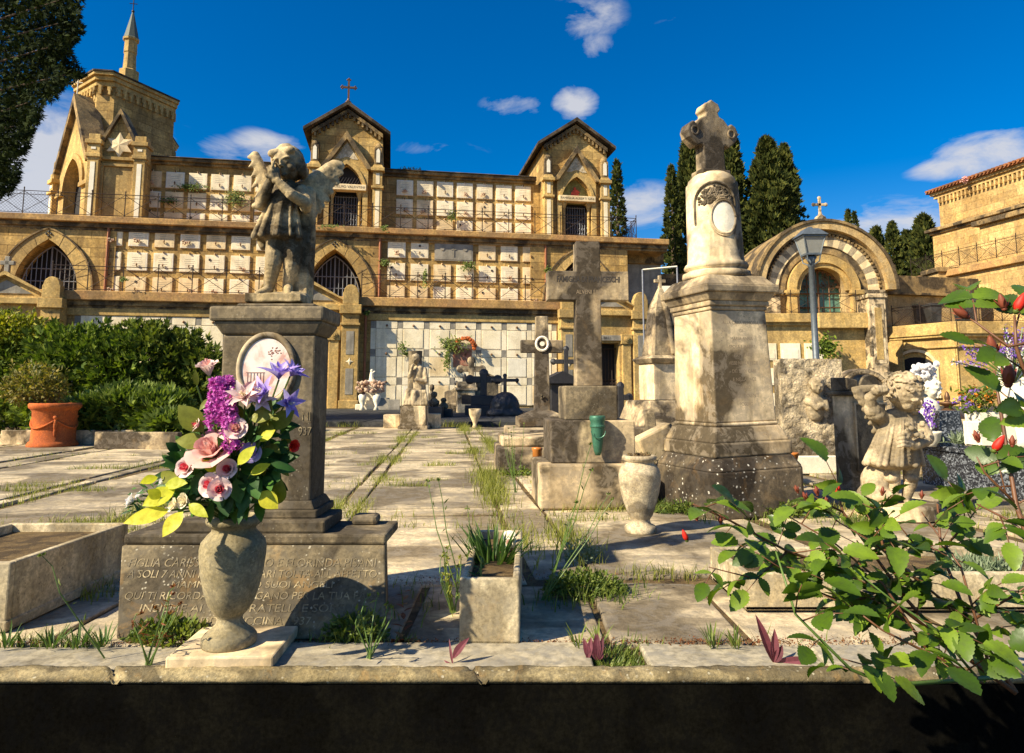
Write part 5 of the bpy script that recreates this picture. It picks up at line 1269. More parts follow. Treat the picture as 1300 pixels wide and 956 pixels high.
# broken leaning stone bits beside it
o = thing('broken_stone_cross', 'small broken stone cross leaning against the obelisk base', 'cross', (P(829,560,6.2).x, 6.2, 0), 5, rx=-8)
m = MB(); m.cbox(0, 0, 0, .62, .09, .07); part('shaft', m, M_PED, o, bevel=.01); m = MB(); m.prism([(-.2,0),(.2,0),(.05,.2),(-.05,.2)], -.08, .08); part('base', m, M_CROSS, o, bevel=.01)
o = thing('tilted_slab', 'pale broken marble slab tilted against the column monument base', 'slab', (P(849,575,5.9).x, 5.9, .0), 12, ry=-24)
m = MB(); m.cbox(.05, 0, .0, .5, .34, .16); part('slab', m, M_MONL, o, bevel=.02)
o = thing('stone_kerb_block', 'low pale tomb kerb with grass tuft behind the lichen-stained vase', 'tomb', (P(822,575,5.9).x-.1, 5.9, 0))
m = MB(); m.cbox(0,0,0,.16,.62,.7); part('kerb', m, M_MONL, o, bevel=.015)
TUFT_SPOTS = [(P(815,552,5.9), .3)]

# rough relief stele right
YT = 7.6; c = at(1031, 560, YT); o = thing('rough_stele', 'rough-hewn white stele with a child bust in relief, below the lamp post', 'gravestone', (c.x, YT, 0), 4)
def zt(py): return P(1031, py, YT).z
w_ = .70; H = zt(456)
m = MB(); nx, nz = 60, 84; rr = random.Random(9)
def ruf(x, z): 
    q = noise.fractal(Vector((x*9, z*9, 4)), .9, 2.2, 5)*.016; ed = min(x+w_/2, w_/2-x, z-.1, H-z); return -.06-max(-.012, q)*min(1, ed/.03)
vs = [(-w_/2+w_*i/nx+noise.noise(Vector((j*.3, i, 1)))*.004, ruf(-w_/2+w_*i/nx, .1+(H-.1)*j/nz), .1+(H-.1)*j/nz+(noise.noise(Vector((i*.25, 7, 1)))*.012 if j == nz else 0)) for j in range(nz+1) for i in range(nx+1)]
m.add(vs, [(j*(nx+1)+i, j*(nx+1)+i+1, (j+1)*(nx+1)+i+1, (j+1)*(nx+1)+i) for j in range(nz) for i in range(nx)])
m.box(-w_/2+.003, w_/2-.003, -.055, .12, .1, H-.004); part('stele', m, M_ROUGH, o); m = MB(); m.cbox(0, 0, 0, .1, .8, .4); part('base', m, M_CROSS, o, bevel=.01)
bb = Body(); hz = zt(490); face(bb, (.03, -.10, hz), .085, -8, 8, 6)
bb.c((.03,-.08,hz-.06),(.03,-.07,hz-.12),.04,.05); bb.e((.03,-.07,hz-.17),(.14,.06,.07)); bb.e((.02,-.07,hz-.26),(.10,.05,.13)); bb.chain([(-.06,-.09,hz-.17),(.0,-.14,hz-.24),(.06,-.15,hz-.2)],[.035,.03,.025]); bb.chain([(.12,-.09,hz-.17),(.11,-.14,hz-.24),(.05,-.15,hz-.2)],[.035,.03,.025])
bb.build('relief_bust', M_ANG2, o, .009, 2, .006, .03)
o = thing('marble_kerb', 'low bright white marble kerb in front of the rough stele', 'kerb', (at(1033,575,6.9).x, 6.9, 0), 5)
m = MB(); m.box(-.24,.24,-.05,.04,0,.17); part('kerb', m, M_WHITE, o, bevel=.008)
o = thing('amber_vase', 'small amber glass grave vase right of the column monument base', 'vase', (at(1006,575,5.9).x, 5.9, .1))
m = MB(); m.lathe([(0,0),(.045,0),(.035,.03),(.032,.15),(.05,.21),(.065,.225),(.05,.23),(0,.2)], 18); part('body', m, M_AMB, o, smooth=True); o.location.z = 0.06
# dark arched stele behind the weeping angel
YD = 5.35; c = at(1084, 640, YD)
def zd(py): return P(1084, py, YD).z
o = thing('arched_stele', 'grey framed gravestone slab standing behind the weeping angel', 'gravestone', (c.x+.13, YD+.1, 0), 22)
H = zd(502); m = MB(); m.box(-.17, .22, -.05, .10, 0, H); part('slab', m, M_MONL, o, bevel=.01)
m = MB(); m.box(-.20, .25, -.09, .12, H, H+.035); m.prism([(-.18, H+.035), (-.06, H+.035)]+[(-.12+.06*cos(a), H+.07+.07*sin(a)) for a in [i*pi/10 for i in range(11)]][0:0]+[(-.06, H+.12), (-.18, H+.14)], -.06, .1); part('cap', m, M_PED, o, bevel=.01)
m = MB(); m.box(-.115, .22, -.058, -.05, .2, H-.06); part('panel', m, M_PED, o); m = MB()
m.band([(-.105,.21),(.215,.21),(.215,H-.07),(-.105,H-.07),(-.105,.21)], [(-.12,.195),(.23,.195),(.23,H-.055),(-.12,H-.055),(-.12,.195)], -.068, -.05); part('panel_frame', m, M_MONL, o)
m = MB(); m.prism([(.0+.12*cos(a), H+.035+.13*sin(a)) for a in [i*pi/14 for i in range(15)]], -.04, .06, TM((.09,0,0))); part('arched_head', m, M_PED, o, bevel=.01)

# ------------------------------------------------------------------ weeping angel right
YW = 4.6; WO = Vector((0,0,0)); WO = P(1138, 636, YW)
def QW(px, py, dy=0.0): p = P(px, py, YW+dy); return Vector(p)-WO
wa = thing('angel_statue', 'weeping curly-haired child angel of pale stone, fist raised to brow, right side', 'statue', WO)
b = Body(); S2 = FPX/YW
b.chain([QW(1131,590,.0), QW(1134,610,-.01), QW(1133,632,.0)], [.058,.045,.03]); b.c(QW(1133,634,-.01), QW(1131,637,-.07), .03, .022)
b.chain([QW(1157,590,.0), QW(1156,612,-.02), QW(1150,634,.0)], [.056,.044,.028]); b.c(QW(1150,635,-.01), QW(1152,638,-.07), .028, .02)
b.e(QW(1131,606,-.03), (.045,.04,.035)); b.e(QW(1156,607,-.035), (.042,.04,.034))
for i in range(14):
    f = i/13; y = 528+f*58; b.e(QW(1142-f*8, y, .0), ((21+f*12)/S2, .075+.045*f, .055))
for k in range(11):
    a = -95+k*19+random.Random(k+50).uniform(-7,7); fx = sin(radians(a)); fy_ = -cos(radians(a)); rr_ = random.Random(k).uniform(.8,1.25)
    b.chain([QW(1141+fx*19,532,0)+Vector((0,fy_*.075,0)), QW(1137+fx*27,562,0)+Vector((0,fy_*.105,0)), QW(1134+fx*35,588,0)+Vector((0,fy_*.13,0))], [.006,.012*rr_,.017*rr_], 24)
b.e(QW(1142,528,.0), (.13,.075,.05)); b.c(QW(1144,524,0), QW(1146,514,-.02), .045,.045)
# right arm (viewer left): sleeve, forearm to brow
b.chain([QW(1122,532,.0), QW(1108,520,-.04)], [.05,.058]); b.e(QW(1112,527,-.03), (.06,.06,.045)); b.e(QW(1109,520,-.03),(.055,.055,.03)); b.chain([QW(1108,518,-.05), QW(1104,505,-.08), QW(1117,495,-.12)], [.038,.034,.028])
hp = QW(1114,496,-.13)
b.e(hp, (.042,.036,.034))
for i in range(4): b.chain([hp+Vector((-.02+i*.018,-.02,.026)), hp+Vector((-.022+i*.018,-.046,.022)), hp+Vector((-.02+i*.018,-.05,-.003)), hp+Vector((-.018+i*.018,-.034,-.02))], [.012,.012,.011,.010], 4)
b.chain([hp+Vector((.045,-.01,-.01)), hp+Vector((.05,-.035,.006)), hp+Vector((.03,-.055,.0))], [.013,.011,.009], 4)
# left arm to chest
b.chain([QW(1163,532,.0), QW(1176,556,-.05)], [.05,.048]); b.e(QW(1172,550,-.03), (.055,.055,.05)); b.chain([QW(1174,560,-.07), QW(1160,566,-.14), QW(1150,560,-.17)], [.038,.03,.026])
for i in range(4): b.chain([QW(1154,553+i*4.6,-.18), QW(1147,551+i*4.8,-.205), QW(1140,553+i*4.8,-.19)], [.012,.0115,.010], 4)
b.chain([QW(1156,552,-.18), QW(1152,545,-.2)], [.012,.010], 4)
for i in range(26):
    rr = random.Random(i); b.e(QW(1158+rr.uniform(-12,14), 545+rr.uniform(-8,10), -.17+rr.uniform(-.03,.02)), (.018,.015,.016))
face(b, QW(1148,499,-.05), .125, 18, 30, -16)
b.build('body', M_ANG2, wa, .0045, 2, .004, .02)
w2 = Body(); wing(w2, QW(1122,548,.06), QW(1088,497,.05), [QW(1116,552,.05), QW(1108,548,.05), QW(1104,538,.05), QW(1099,530,.05), QW(1096,520,.05), QW(1091,511,.05), QW(1086,503,.05), QW(1083,496,.05)], .02, .028)
w2.e(QW(1100,494,.05), (.09,.02,.03)); w2.c(QW(1084,494,.05), QW(1112,492,.05), .018,.024)
w2.build('wing', M_ANG2, wa, .007, 2, .006, .03)
sb = Body(); sb.e(QW(1112,612,.05), (.095,.09,.12)); sb.e(QW(1108,628,.04), (.10,.09,.08)); sb.e(QW(1122,630,.0),(.10,.10,.05)); sb.build('stump', M_ANG2, wa, .01, 2, .015, .05)
o = thing('statue_base', 'low round stone base under the weeping angel', 'base', (WO.x, YW, 0)); m = MB(); m.lathe([(0,0),(.26,0),(.25,WO.z-.02),(.24,WO.z-.005),(0,WO.z-.005)], 28); part('slab', m, M_MONL, o, smooth=False)

# ------------------------------------------------------------------ black granite tomb, right
a0 = Vector((3.62, 6.15, 0)); a1 = Vector((3.80, 4.95, 0)); rz = math.degrees(atan2(a1.y-a0.y, a1.x-a0.x))
o = thing('granite_tomb', 'black speckled granite tomb with raised headblock at the right', 'tomb', a0, rz); Lg = (a1-a0).length+.4
m = MB(); m.box(0, Lg, 0, 1.5, 0, .30); part('base', m, M_GRAN, o, bevel=.006); m = MB(); m.box(-.02, Lg, -.02, 1.5, .302, .345); part('rim', m, M_GRAN, o, bevel=.008)
m = MB(); m.box(-.02, Lg, .45, 1.5, .35, .38); part('lid', m, M_GRAN, o, bevel=.006)
hb = P(1204, 560, 6.0); o = thing('granite_headstone', 'small tapered black granite block standing on the granite tomb', 'headstone', (hb.x, 6.0, .34)); m = MB(); m.cbox(0,0,0,.30,.24,.14,tw=.17,td=.1); part('block', m, M_GRAN, o, bevel=.006)
def trough_box(name, label, loc, w, d, h, mat, rz=0, wall=.02, cat='planter', bev=.006, soil=True):
    o = thing(name, label, cat, loc, rz)
    m = MB(); m.box(-w/2, w/2, -d/2, d/2, 0, .02); 
    for (x0, x1, y0, y1) in ((-w/2,w/2,-d/2,-d/2+wall),(-w/2,w/2,d/2-wall,d/2),(-w/2,-w/2+wall,-d/2+wall,d/2-wall),(w/2-wall,w/2,-d/2+wall,d/2-wall)): m.box(x0,x1,y0,y1,.0,h)
    part('box', m, mat, o, bevel=bev)
    if soil: m = MB(); m.box(-w/2+wall,w/2-wall,-d/2+wall,d/2-wall,.02,h-.035); part('soil', m, M_SOIL, o)
    return o
p_ = P(1258, 577, 5.35); trough_box('marble_planter', 'white marble planter box on the granite tomb, front one', (p_.x, 5.35, .384), .27, .2, .19, M_WHITE)
p_ = P(1258, 545, 6.1); trough_box('marble_planter', 'white marble planter box with orange flowers, behind the front white planter', (p_.x, 6.1, .384), .32, .2, .24, M_WHITE)
# small white pot with lavender between
p_ = P(1180, 563, 5.9); o = thing('white_pot', 'small white bowl pot with lilac sprig beside the weeping angel', 'pot', (p_.x, 5.9, .34)); m = MB(); m.lathe([(0,0),(.05,0),(.055,.02),(.085,.06),(.09,.1),(.1,.115),(.1,.13),(.08,.13),(0,.11)], 20); part('bowl', m, M_WHITE, o, smooth=True)
m = MB(); r_ = random.Random(8)
for i in range(120): m.sph((r_.gauss(0,.025), r_.gauss(0,.025), .15+r_.uniform(0,.24)), (.009,.009,.011), 5, 4)
part('lilac_flowers', m, PT_PURP, o)
# stone shelf behind + bronze lantern roof
p_ = P(1215, 540, 8); o = thing('stone_tomb', 'pale stone tomb block behind the granite tomb carrying the bronze urn', 'tomb', (p_.x+.3, 8.1, 0)); m = MB(); m.cbox(0,0,0,.44,1.5,.8); part('block', m, M_MON, o, bevel=.02); m = MB(); m.cbox(0,0,.442,.50,1.62,.9); part('lid', m, M_MONL, o, bevel=.015)
p_ = P(1204, 526, 7.9); o = thing('bronze_urn', 'small brown bronze lamp with dish and flame finial behind the granite headstone', 'urn', (p_.x, 7.9, .503))
m = MB(); m.lathe([(0,0),(.16,0),(.16,.02),(.13,.05),(.08,.09),(.05,.11),(.035,.13),(.05,.14),(.115,.165),(.12,.18),(.04,.185),(.02,.2),(.03,.22),(.028,.25),(.015,.29),(0,.31)], 20); part('body', m, M_BRONZE, o, smooth=True)
# white bust with flowers
p_ = P(1178, 528, 6.9); o = thing('marble_bust', 'white marble bust with flower wreath behind the weeping angel head', 'bust', (p_.x, 6.9, P(1178,528,6.9).z-.35))
bb = Body(); bb.e((0,0,.2),(.14,.08,.2)); bb.e((.02,0,.42),(.10,.08,.12)); face(bb, (.03,-.02,.62), .10, 30, 10, 0); bb.build('bust', M_WHITE, o, .009, 2, .006, .04)
m = MB(); m.cbox(0,0,-p_.z+.0+.35,.06,.4,.3); part('pedestal', m, M_MONL, o, bevel=.01)
m = MB(); r_ = random.Random(6)
for i in range(40): m.sph((-.02+r_.uniform(-.12,.1), -.05+r_.uniform(-.05,.05), .78+r_.uniform(-.06,.09)), r_.uniform(.018,.035), 6, 5)
part('flower_wreath', m, PT_WHITE, o)
# arched tombs between stele and angel, farther
for (px, pyb, pyt, Y, w_, lab, mat) in ((1093, 520, 468, 11, .95, 'round-topped carved brown tomb behind the arched stele', M_CROSS), (1068, 520, 480, 13, .5, 'narrow grey gravestone behind the rough stele', M_PED), (1090, 560, 488, 8.2, .75, 'dark round-topped gravestone directly behind the weeping angel wing', M_SOOT)):
    zt_ = P(px, pyt, Y).z; o = thing('round_gravestone', lab, 'gravestone', (P(px, pyb, Y).x, Y, 0), 8)
    m = MB(); r0 = w_/2; m.prism([(-r0,0),(r0,0)]+[(r0*cos(a), zt_-r0*.8+r0*.8*sin(a)) for a in [i*pi/14 for i in range(15)]], -.1, .1); part('slab', m, mat, o, bevel=.015)
    m = MB(); m.band([(r0*.8*cos(a), zt_-r0*.8+r0*.62*sin(a)) for a in [i*pi/14 for i in range(15)]], [(r0*.92*cos(a), zt_-r0*.8+r0*.74*sin(a)) for a in [i*pi/14 for i in range(15)]], -.14, -.1); m.cbox(0,0,0,.12,w_*1.2,.4); part('moulding', m, M_MON, o, bevel=.01)

# ------------------------------------------------------------------ lamp post
YL = 10.8; c = P(1036, 455, YL); zt_ = P(1036, 368, YL).z
o = thing('street_lamp', 'grey street lamp with four-sided glass lantern before the arched chapel', 'street lamp', (c.x, YL, 0))
zlb = P(1033, 325, YL).z; zlt = P(1033, 303, YL).z; ztt = P(1033, 290, YL).z
m = MB(); m.lathe([(0,0),(.14,0),(.14,.25),(.09,.3),(.07,1.0),(.075,1.05),(.06,1.06),(.055,zt_-1.25),(.085,zt_-1.22),(.085,zt_-1.14),(.05,zt_-1.1),(.045,zlb-.18),(.06,zlb-.17),(.04,zlb-.1),(.09,zlb-.03),(.05,zlb),(0,zlb)], 16); M_POST = plain('grey_painted_steel', (.11,.13,.145), .5, .3); part('post', m, M_POST, o, smooth=True)
m = MB()
for a in range(4):
    t = pi/4+a*pi/2; m.tube([(.04*cos(t), .04*sin(t), zlb-.15), (.13*cos(t), .13*sin(t), zlb-.1), (.15*cos(t), .15*sin(t), zlb)], .012, 5)
    m.bar((.15*cos(t), .15*sin(t), zlb), (.235*cos(t), .235*sin(t), zlt), .025)
sq(m, zlb, zlb+.03, .24); sq(m, zlt, zlt+.03, .37); sq(m, zlt+.03, ztt-.02, .42, tw=.2, td=.2); sq(m, ztt-.02, ztt+.02, .1, tw=.05, td=.05); part('lantern_frame', m, M_POST, o)
M_LG = plain('frosted_lamp_glass', (.28,.28,.25), .25, var=.1)
m = MB(); sq(m, zlb+.03, zlt, .21, tw=.33, td=.33); part('lantern_glass', m, M_LG, o)

# ------------------------------------------------------------------ far statues and tombs in front of the white niches
def cross_tomb(px, yt, yb, Y, label, mat, armw=.5, sw=.11, base=.5, armpos=.72, flare=True, boulder=False):
    c = P(px, yb, Y); zt_ = P(px, yt, Y).z; z0 = .1 if Y > 16.3 else 0
    o = thing('cross_tombstone', label, 'cross', (c.x, Y, z0), random.Random(px).uniform(-6, 8)); H = zt_-z0; bh = max(.25, (P(px, yb, Y).z-z0)) if False else base
    m = MB(); m.box(-sw/2, sw/2, -.06, .06, bh, H); m.box(-armw/2, -sw/2, -.055, .055, bh+(H-bh)*armpos-sw/2, bh+(H-bh)*armpos+sw/2); m.box(sw/2, armw/2, -.055, .055, bh+(H-bh)*armpos-sw/2, bh+(H-bh)*armpos+sw/2)
    if flare:
        za = bh+(H-bh)*armpos
        for (x, z) in ((-armw/2, za), (armw/2, za), (0, H)): m.sph((x, 0, z), (sw*.75, .05, sw*.75), 8, 6)
    part('cross', m, mat, o, bevel=.01)
    if boulder:
        bb = Body(); bb.e((0,0,bh*.4), (armw*.62, .3, bh*.62)); bb.e((0,0,bh*.1), (armw*.8, .35, bh*.35)); bb.build('rock_base', mat, o, .03, 2, .05, .1)
    else:
        m = MB(); m.cbox(0,0,0,bh*.5,armw*1.3,.5); m.cbox(0,0,bh*.5,bh,armw*.9,.36); part('base', m, mat, o, bevel=.02)
    return o
M_BLK = plain('black_tomb_stone', (.022,.02,.02), .5, var=.4)
cross_tomb(598, 458, 520, 24, 'light grey stone cross left of the small gabled shrine', M_CROSS, .75, .2, .75)
cross_tomb(614, 474, 520, 21, 'broad black cross in front of the small gabled shrine', M_BLK, .85, .2, .6)
cross_tomb(641, 477, 522, 20, 'slender black cross with budded ends on a dark boulder', M_BLK, .7, .09, .7, boulder=True)
cross_tomb(719, 443, 500, 14, 'black iron cross above dark roof, between thin and tall grey crosses', M_BLK, .52, .09, .75)
cross_tomb(701, 487, 520, 17, 'small black cross right of the thin stone cross', M_BLK, .45, .08, .3)
cross_tomb(589, 478, 520, 26, 'small dark cross just behind the broad black cross', M_BLK, .6, .12, .4)
cross_tomb(788, 490, 520, 12, 'dark rounded shrub-like black tomb cross right of the tall grey cross', M_BLK, .3, .1, .2, boulder=True)
c = P(711, 520, 12.5); o = thing('black_shrine', 'black gabled stone shrine left of the tall grey cross shaft', 'shrine', (c.x, 12.5, 0), 8); H = P(711, 487, 12.5).z
m = MB(); m.cbox(0,0,0,H-.0,.42,.4); part('body', m, M_BLK, o, bevel=.02); m = MB(); m.prism([(-.33,H),(.33,H),(.33,H+.06),(0,H+.22),(-.33,H+.06)], -.3, .3); part('roof', m, M_BLK, o)
c = P(618, 520, 24.5); o = thing('gabled_shrine', 'small grey gabled shrine standing before the white niches', 'shrine', (c.x, 24.5, .1), 8); H = P(618, 484, 24.5).z; Ht = P(618, 474, 24.5).z
m = MB(); m.cbox(0,0,0,H-.1,.75,.6); part('body', m, M_PED, o, bevel=.02); m = MB(); m.prism([(-.5,H-.1),(0,Ht-.16),(.5,H-.1),(.5,H-.04),(0,Ht-.1),(-.5,H-.04)], -.4, .4); part('roof', m, M_MON, o)
c = P(578, 520, 26); o = thing('curved_gravestone', 'tan gravestone with wavy curved top before the white niches', 'gravestone', (c.x, 26, .1), 8); H = P(578, 491, 26).z-.1
m = MB(); m.prism([(-.42,0),(.42,0),(.42,H*.78),(.3,H*.84),(.15,H*.86),(0,H),(-.15,H*.86),(-.3,H*.84),(-.42,H*.78)], -.08, .08); part('slab', m, M_CROSS, o, bevel=.02); m = MB(); m.cbox(0,-.35,0,.3,1.1,.9); part('base', m, M_MON, o, bevel=.02)
c = P(590, 521, 23); o = thing('marble_tomb', 'cream stone tomb box with small opening, below the light grey cross', 'tomb', (c.x, 23.4, .1), 8); m = MB(); m.cbox(0,0,0,.75,.6,.6); m.cbox(0,0,.75,.85,.75,.7); m.cbox(0,0,.85,1.05,.6,.55); part('box', m, M_MONL, o, bevel=.02); m = MB(); m.box(-.15,.15,-.31,-.29,.3,.6); part('opening', m, M_DARK, o)
# white statuette with flower vases at the wall, left
c = P(471, 516, 27.5); o = thing('white_cross_monument', 'white marble stepped tomb pillar with figure before the lower wall', 'monument', (c.x, 27.5, .1), 10)
H = P(471, 467, 27.5).z-.1; m = MB(); m.cbox(0,0,0,.22,1.2,.6); m.cbox(0,0,.22,.4,.75,.5,tw=.6,td=.4); m.cbox(0,0,.4,H*.62,.5,.35,tw=.38,td=.3); m.cbox(0,0,H*.62,H*.7,.5,.38); part('pillar', m, M_WHITE, o, bevel=.02)
bb = Body(); bb.chain([(0,0,H*.7),(0,0,H*.86)],[.11,.08]); bb.e((0,0,H*.93),(.06,.06,.07)); bb.c((0,0,H*.85),(.12,-.05,H*.92),.03,.025); bb.build('figurine', M_WHITE, o, .02, 2, .01, .05)
for sx, px in ((-1, 460), (1, 478)):
    c2 = P(px, 515, 27); o = thing('white_urn', 'white marble urn of pink flowers %s the white pillar tomb' % ('left of' if sx < 0 else 'right of'), 'urn', (c2.x, 27, .1)); m = MB(); m.lathe([(0,0),(.13,0),(.05,.15),(.14,.35),(.17,.55),(.1,.62),(0,.6)], 14); part('body', m, M_WHITE, o, smooth=True)
    m = MB(); r_ = random.Random(px)
    for i in range(34): m.sph((r_.uniform(-.26,.26), r_.uniform(-.2,.2), .7+r_.uniform(0,.42)), r_.uniform(.05,.08), 7, 5)
    part('flowers', m, PT_PEACH, o)
for i, (px, lab) in enumerate(((487, 'leaning square grey plaque by the wall, left of a pair'), (500, 'leaning square grey plaque by the wall, right of a pair'))):
    c = P(px, 515, 27); o = thing('leaning_plaque', lab, 'plaque', (c.x, 27, .1), 10, rx=-12); m = MB(); m.box(-.23,.23,-.03,.03,0,.42 if i else .48); part('slab', m, M_GREYP, o, bevel=.01)
# seated figure with broken column
YF = 15.2; c = P(526, 541, YF); FO = P(526, 515, YF)
o = thing('seated_statue', 'seated mourning figure beside a broken column on a block pedestal, in the paved court', 'statue', (c.x, YF, 0))
z0 = FO.z; m = MB(); m.cbox(0,0,0,.08,.64,.6); m.cbox(0,0,.08,z0,.58,.5,tw=.54,td=.46); part('pedestal', m, M_MONL, o, bevel=.015)
def QF(px, py, dy=0): p = P(px, py, YF+dy); return Vector((p.x-c.x, dy, p.z))
bb = Body(); bb.e(QF(527,509,0),(.22,.2,.12)); bb.chain([QF(533,500,.05),QF(532,480,.03),QF(533,468,.0)],[.15,.14,.10]); bb.chain([QF(530,500,0),QF(519,497,-.15),QF(516,512,-.15)],[.1,.08,.06]); bb.chain([QF(536,500,0),QF(526,499,-.18),QF(525,513,-.18)],[.1,.08,.06])
bb.c(QF(532,466,0),QF(530,462,-.03),.05,.05); face(bb, QF(528,456,-.05), .105, -20, 20, 0); bb.chain([QF(527,468,.0),QF(520,478,-.1),QF(524,464,-.14)],[.055,.05,.035]); bb.chain([QF(539,469,.0),QF(541,484,-.08),QF(528,482,-.15)],[.06,.055,.04])
for k in range(9): bb.chain([QF(516+k*3,496,-.15), QF(513+k*3.6,513,-.2)], [.025,.04])
bb.build('figure', M_ANG2, o, .014, 2, .02, .06)
m = MB(); cc = QF(526,500,.12); m.lathe([(0,z0),(.17,z0),(.15,P(526,455,YF).z),(.16,P(526,445,YF).z),(0,P(526,447,YF).z)], 20, TM((cc.x-.0,.18,0))); part('broken_column', m, M_PED, o, smooth=False)
for i, (px, pyt, pyb, w_, Y) in enumerate(((498, 526, 538, .36, 15.6), (551, 525, 538, .3, 15.6))):
    c = P(px, pyb, Y); o2 = thing('stone_block', ('low cream stone block left of the seated statue pedestal', 'low cream stone block right of the seated statue pedestal')[i], 'block', (c.x, Y, 0), 4); m = MB(); m.cbox(0,0,0,P(px,pyt,Y).z,w_,.4); part('block', m, M_MONL, o2, bevel=.015)
# small dark busts right of it
for i, (px, yt, Y, lab) in enumerate(((551, 497, 19, 'small dark bust on a low pedestal right of the seated statue'), (563, 505, 19.5, 'lowest dark stone figure right of the seated statue'), (548, 488, 24, 'dark kneeling figure at a distance behind the seated statue'))):
    c = P(px, 519, Y); o2 = thing('dark_bust', lab, 'bust', (c.x, Y, .1)); H = P(px, yt, Y).z-.1; bb = Body(); bb.e((0,0,H*.55),(.14,.12,H*.2)); bb.e((0,0,H*.88),(.09,.09,H*.13)); bb.build('bust', M_SOOT, o2, .02, 2, .02, .05); m = MB(); m.cbox(0,0,0,H*.42,.5,.4); part('pedestal', m, M_BLK, o2, bevel=.02)
# stone bowl on foot
c = P(603, 537, 15.4); o = thing('stone_bowl', 'small footed stone bowl at the edge of the slate walkway', 'bowl', (c.x, 15.4, 0)); H = P(603, 519, 15.4).z; m = MB(); m.lathe([(0,0),(.08,0),(.04,.08),(.05,.12),(.13,H*.7),(.14,H),(.11,H),(0,H-.05)], 20); part('bowl', m, M_MONL, o, smooth=True)

# ------------------------------------------------------------------ troughs and planters in front
trough_box('marble_trough', 'long empty pale marble trough on the ground at the far left front', (-1.70-.26, 2.356+.40, 0), .52, .72, .225, M_CONC, 0, .028)
m = MB(); m.box(-.26,.265,-.366,.36,0,.035); t_ = [o for o in COL.objects if o.name == 'marble_trough'][0]; part('foot', m, M_CONC, t_, bevel=.005)
trough_box('stone_planter', 'narrow weathered stone planter with strap-leaved plant, front centre', (-.062, 2.27+.39, 0), .192, .78, .207, M_CONC, -1.5, .022)
PL = [o for o in COL.objects if o.name == 'stone_planter'][0]
o = thing('ceramic_plaque', 'small white ceramic plaque clipped on the narrow planter rim', 'plaque', P(647, 693, 2.82), -8, rx=-12); m = MB(); m.box(-.026,.026,-.004,.004,-.03,.045); m.sph((0,-.004,.045),(.026,.005,.014),12,6); part('plate', m, M_WHITE, o); m = MB(); m.sph((-.004,-.006,.012),(.01,.002,.014),8,6); m.sph((.01,-.006,-.012),(.008,.002,.006),8,6); part('printed_mark', m, M_SEPIA, o)
trough_box('stone_planter', 'long low weathered stone planter behind the rose bush, right front', (.857+.95, 2.62+.22, 0), 1.9, .44, .135, M_CONC, 0, .03)
o = thing('stone_bed_edge', 'long low pale stone edging of the juniper bed behind the terracotta pot', 'edging', (P(100,560,10.6).x, 10.6, 0), 4)
m = MB(); m.box(-1.15, 1.15, 0, .12, 0, .22); part('front_edge', m, M_MONL, o, bevel=.01); m = MB(); m.box(-1.15,1.15,.12,.9,0,.19); part('soil', m, M_SOIL, o)
o = thing('stone_bed_edge', 'darker low stone edging right of the juniper bed', 'edging', (P(150,560,9.7).x+.1, 9.75, 0), -6)
m = MB(); m.box(-.5, .75, 0, .1, 0, .24); part('front_edge', m, M_CROSS, o, bevel=.01)  # darker stone than the other bed edging
# terracotta pot
c = G(49, 569, 0); TP = thing('terracotta_pot', 'large terracotta pot with garland relief, far left', 'pot', c+Vector((0,.3,0)))
hp_ = P(49, 512, c.y).z; R1 = (84-24)/2/FPX*c.y*.9
m = MB(); m.lathe([(0,0),(R1*1.05,0),(R1*1.07,.03),(R1*1.0,.07),(R1*.92,.09),(R1*.90,.3),(R1*.93,hp_-.12),(R1*1.0,hp_-.09),(R1*1.08,hp_-.07),(R1*1.1,hp_-.02),(R1*1.05,hp_),(R1*.92,hp_),(R1*.85,hp_-.06),(0,hp_-.06)], 44); part('body', m, M_TERRA, TP, smooth=True)
m = MB(); 
for k in range(3):
    a0 = -pi*.9+k*pi*.6; m.tube([(R1*.93*cos(a0+pi*.6*t), R1*.93*sin(a0+pi*.6*t), hp_*.62-.12*sin(pi*t)) for t in [i/12 for i in range(13)]], .016, 6)
    bbx = (R1*.93*cos(a0+pi*.6), R1*.93*sin(a0+pi*.6)); m.sph((bbx[0], bbx[1], hp_*.68), .035, 8, 6); m.sph((bbx[0], bbx[1], hp_*.52), (.03,.03,.09), 8, 6); m.sph((bbx[0], bbx[1], hp_*.36), (.02,.02,.08), 8, 6)
part('garland_relief', m, M_TERRA, TP, smooth=True)
# ------------------------------------------------------------------ vegetation helpers
def frame(d, up=None):
    d = Vector(d).normalized(); up = Vector(up) if up is not None else Vector((0,0,1))
    a = d.cross(up)
    if a.length < 1e-4: a = d.orthogonal()
    a.normalize(); b = a.cross(d).normalized(); return a, d, b
def leaf(mb, base, d, L, W, up=(0,0,1), fold=.25, curl=.3, n=5, mi=0, tip=1.0):
    """leaf with midrib fold; d = direction, up = leaf normal side"""
    a, d, b = frame(d, up); base = Vector(base)
    prof = ([.05,.5,.42,.76,.7,.95,.88,1.02,.92,1.0,.86,.9,.72,.74,.5,.5,.26,.03] if n == 6 else [.06, .58, .86, 1.0, .95, .76, .44, .03] if n == 5 else [0, 1.0, 0])
    k = len(prof)-1; vs = []; 
    for i, w in enumerate(prof):
        t = i/k; c = base+d*(L*t)-b*(curl*L*t*t); ww = W*.5*w
        vs += [c-a*ww+b*(fold*ww), c, c+a*ww+b*(fold*ww)]
    fs = []
    for i in range(k):
        o_ = i*3; fs += [(o_, o_+1, o_+4, o_+3), (o_+1, o_+2, o_+5, o_+4)]
    return mb.add(vs, fs, None, mi)
def rvec(r): 
    while True:
        v = Vector((r.uniform(-1,1), r.uniform(-1,1), r.uniform(-1,1)))
        if .05 < v.length < 1: return v.normalized()
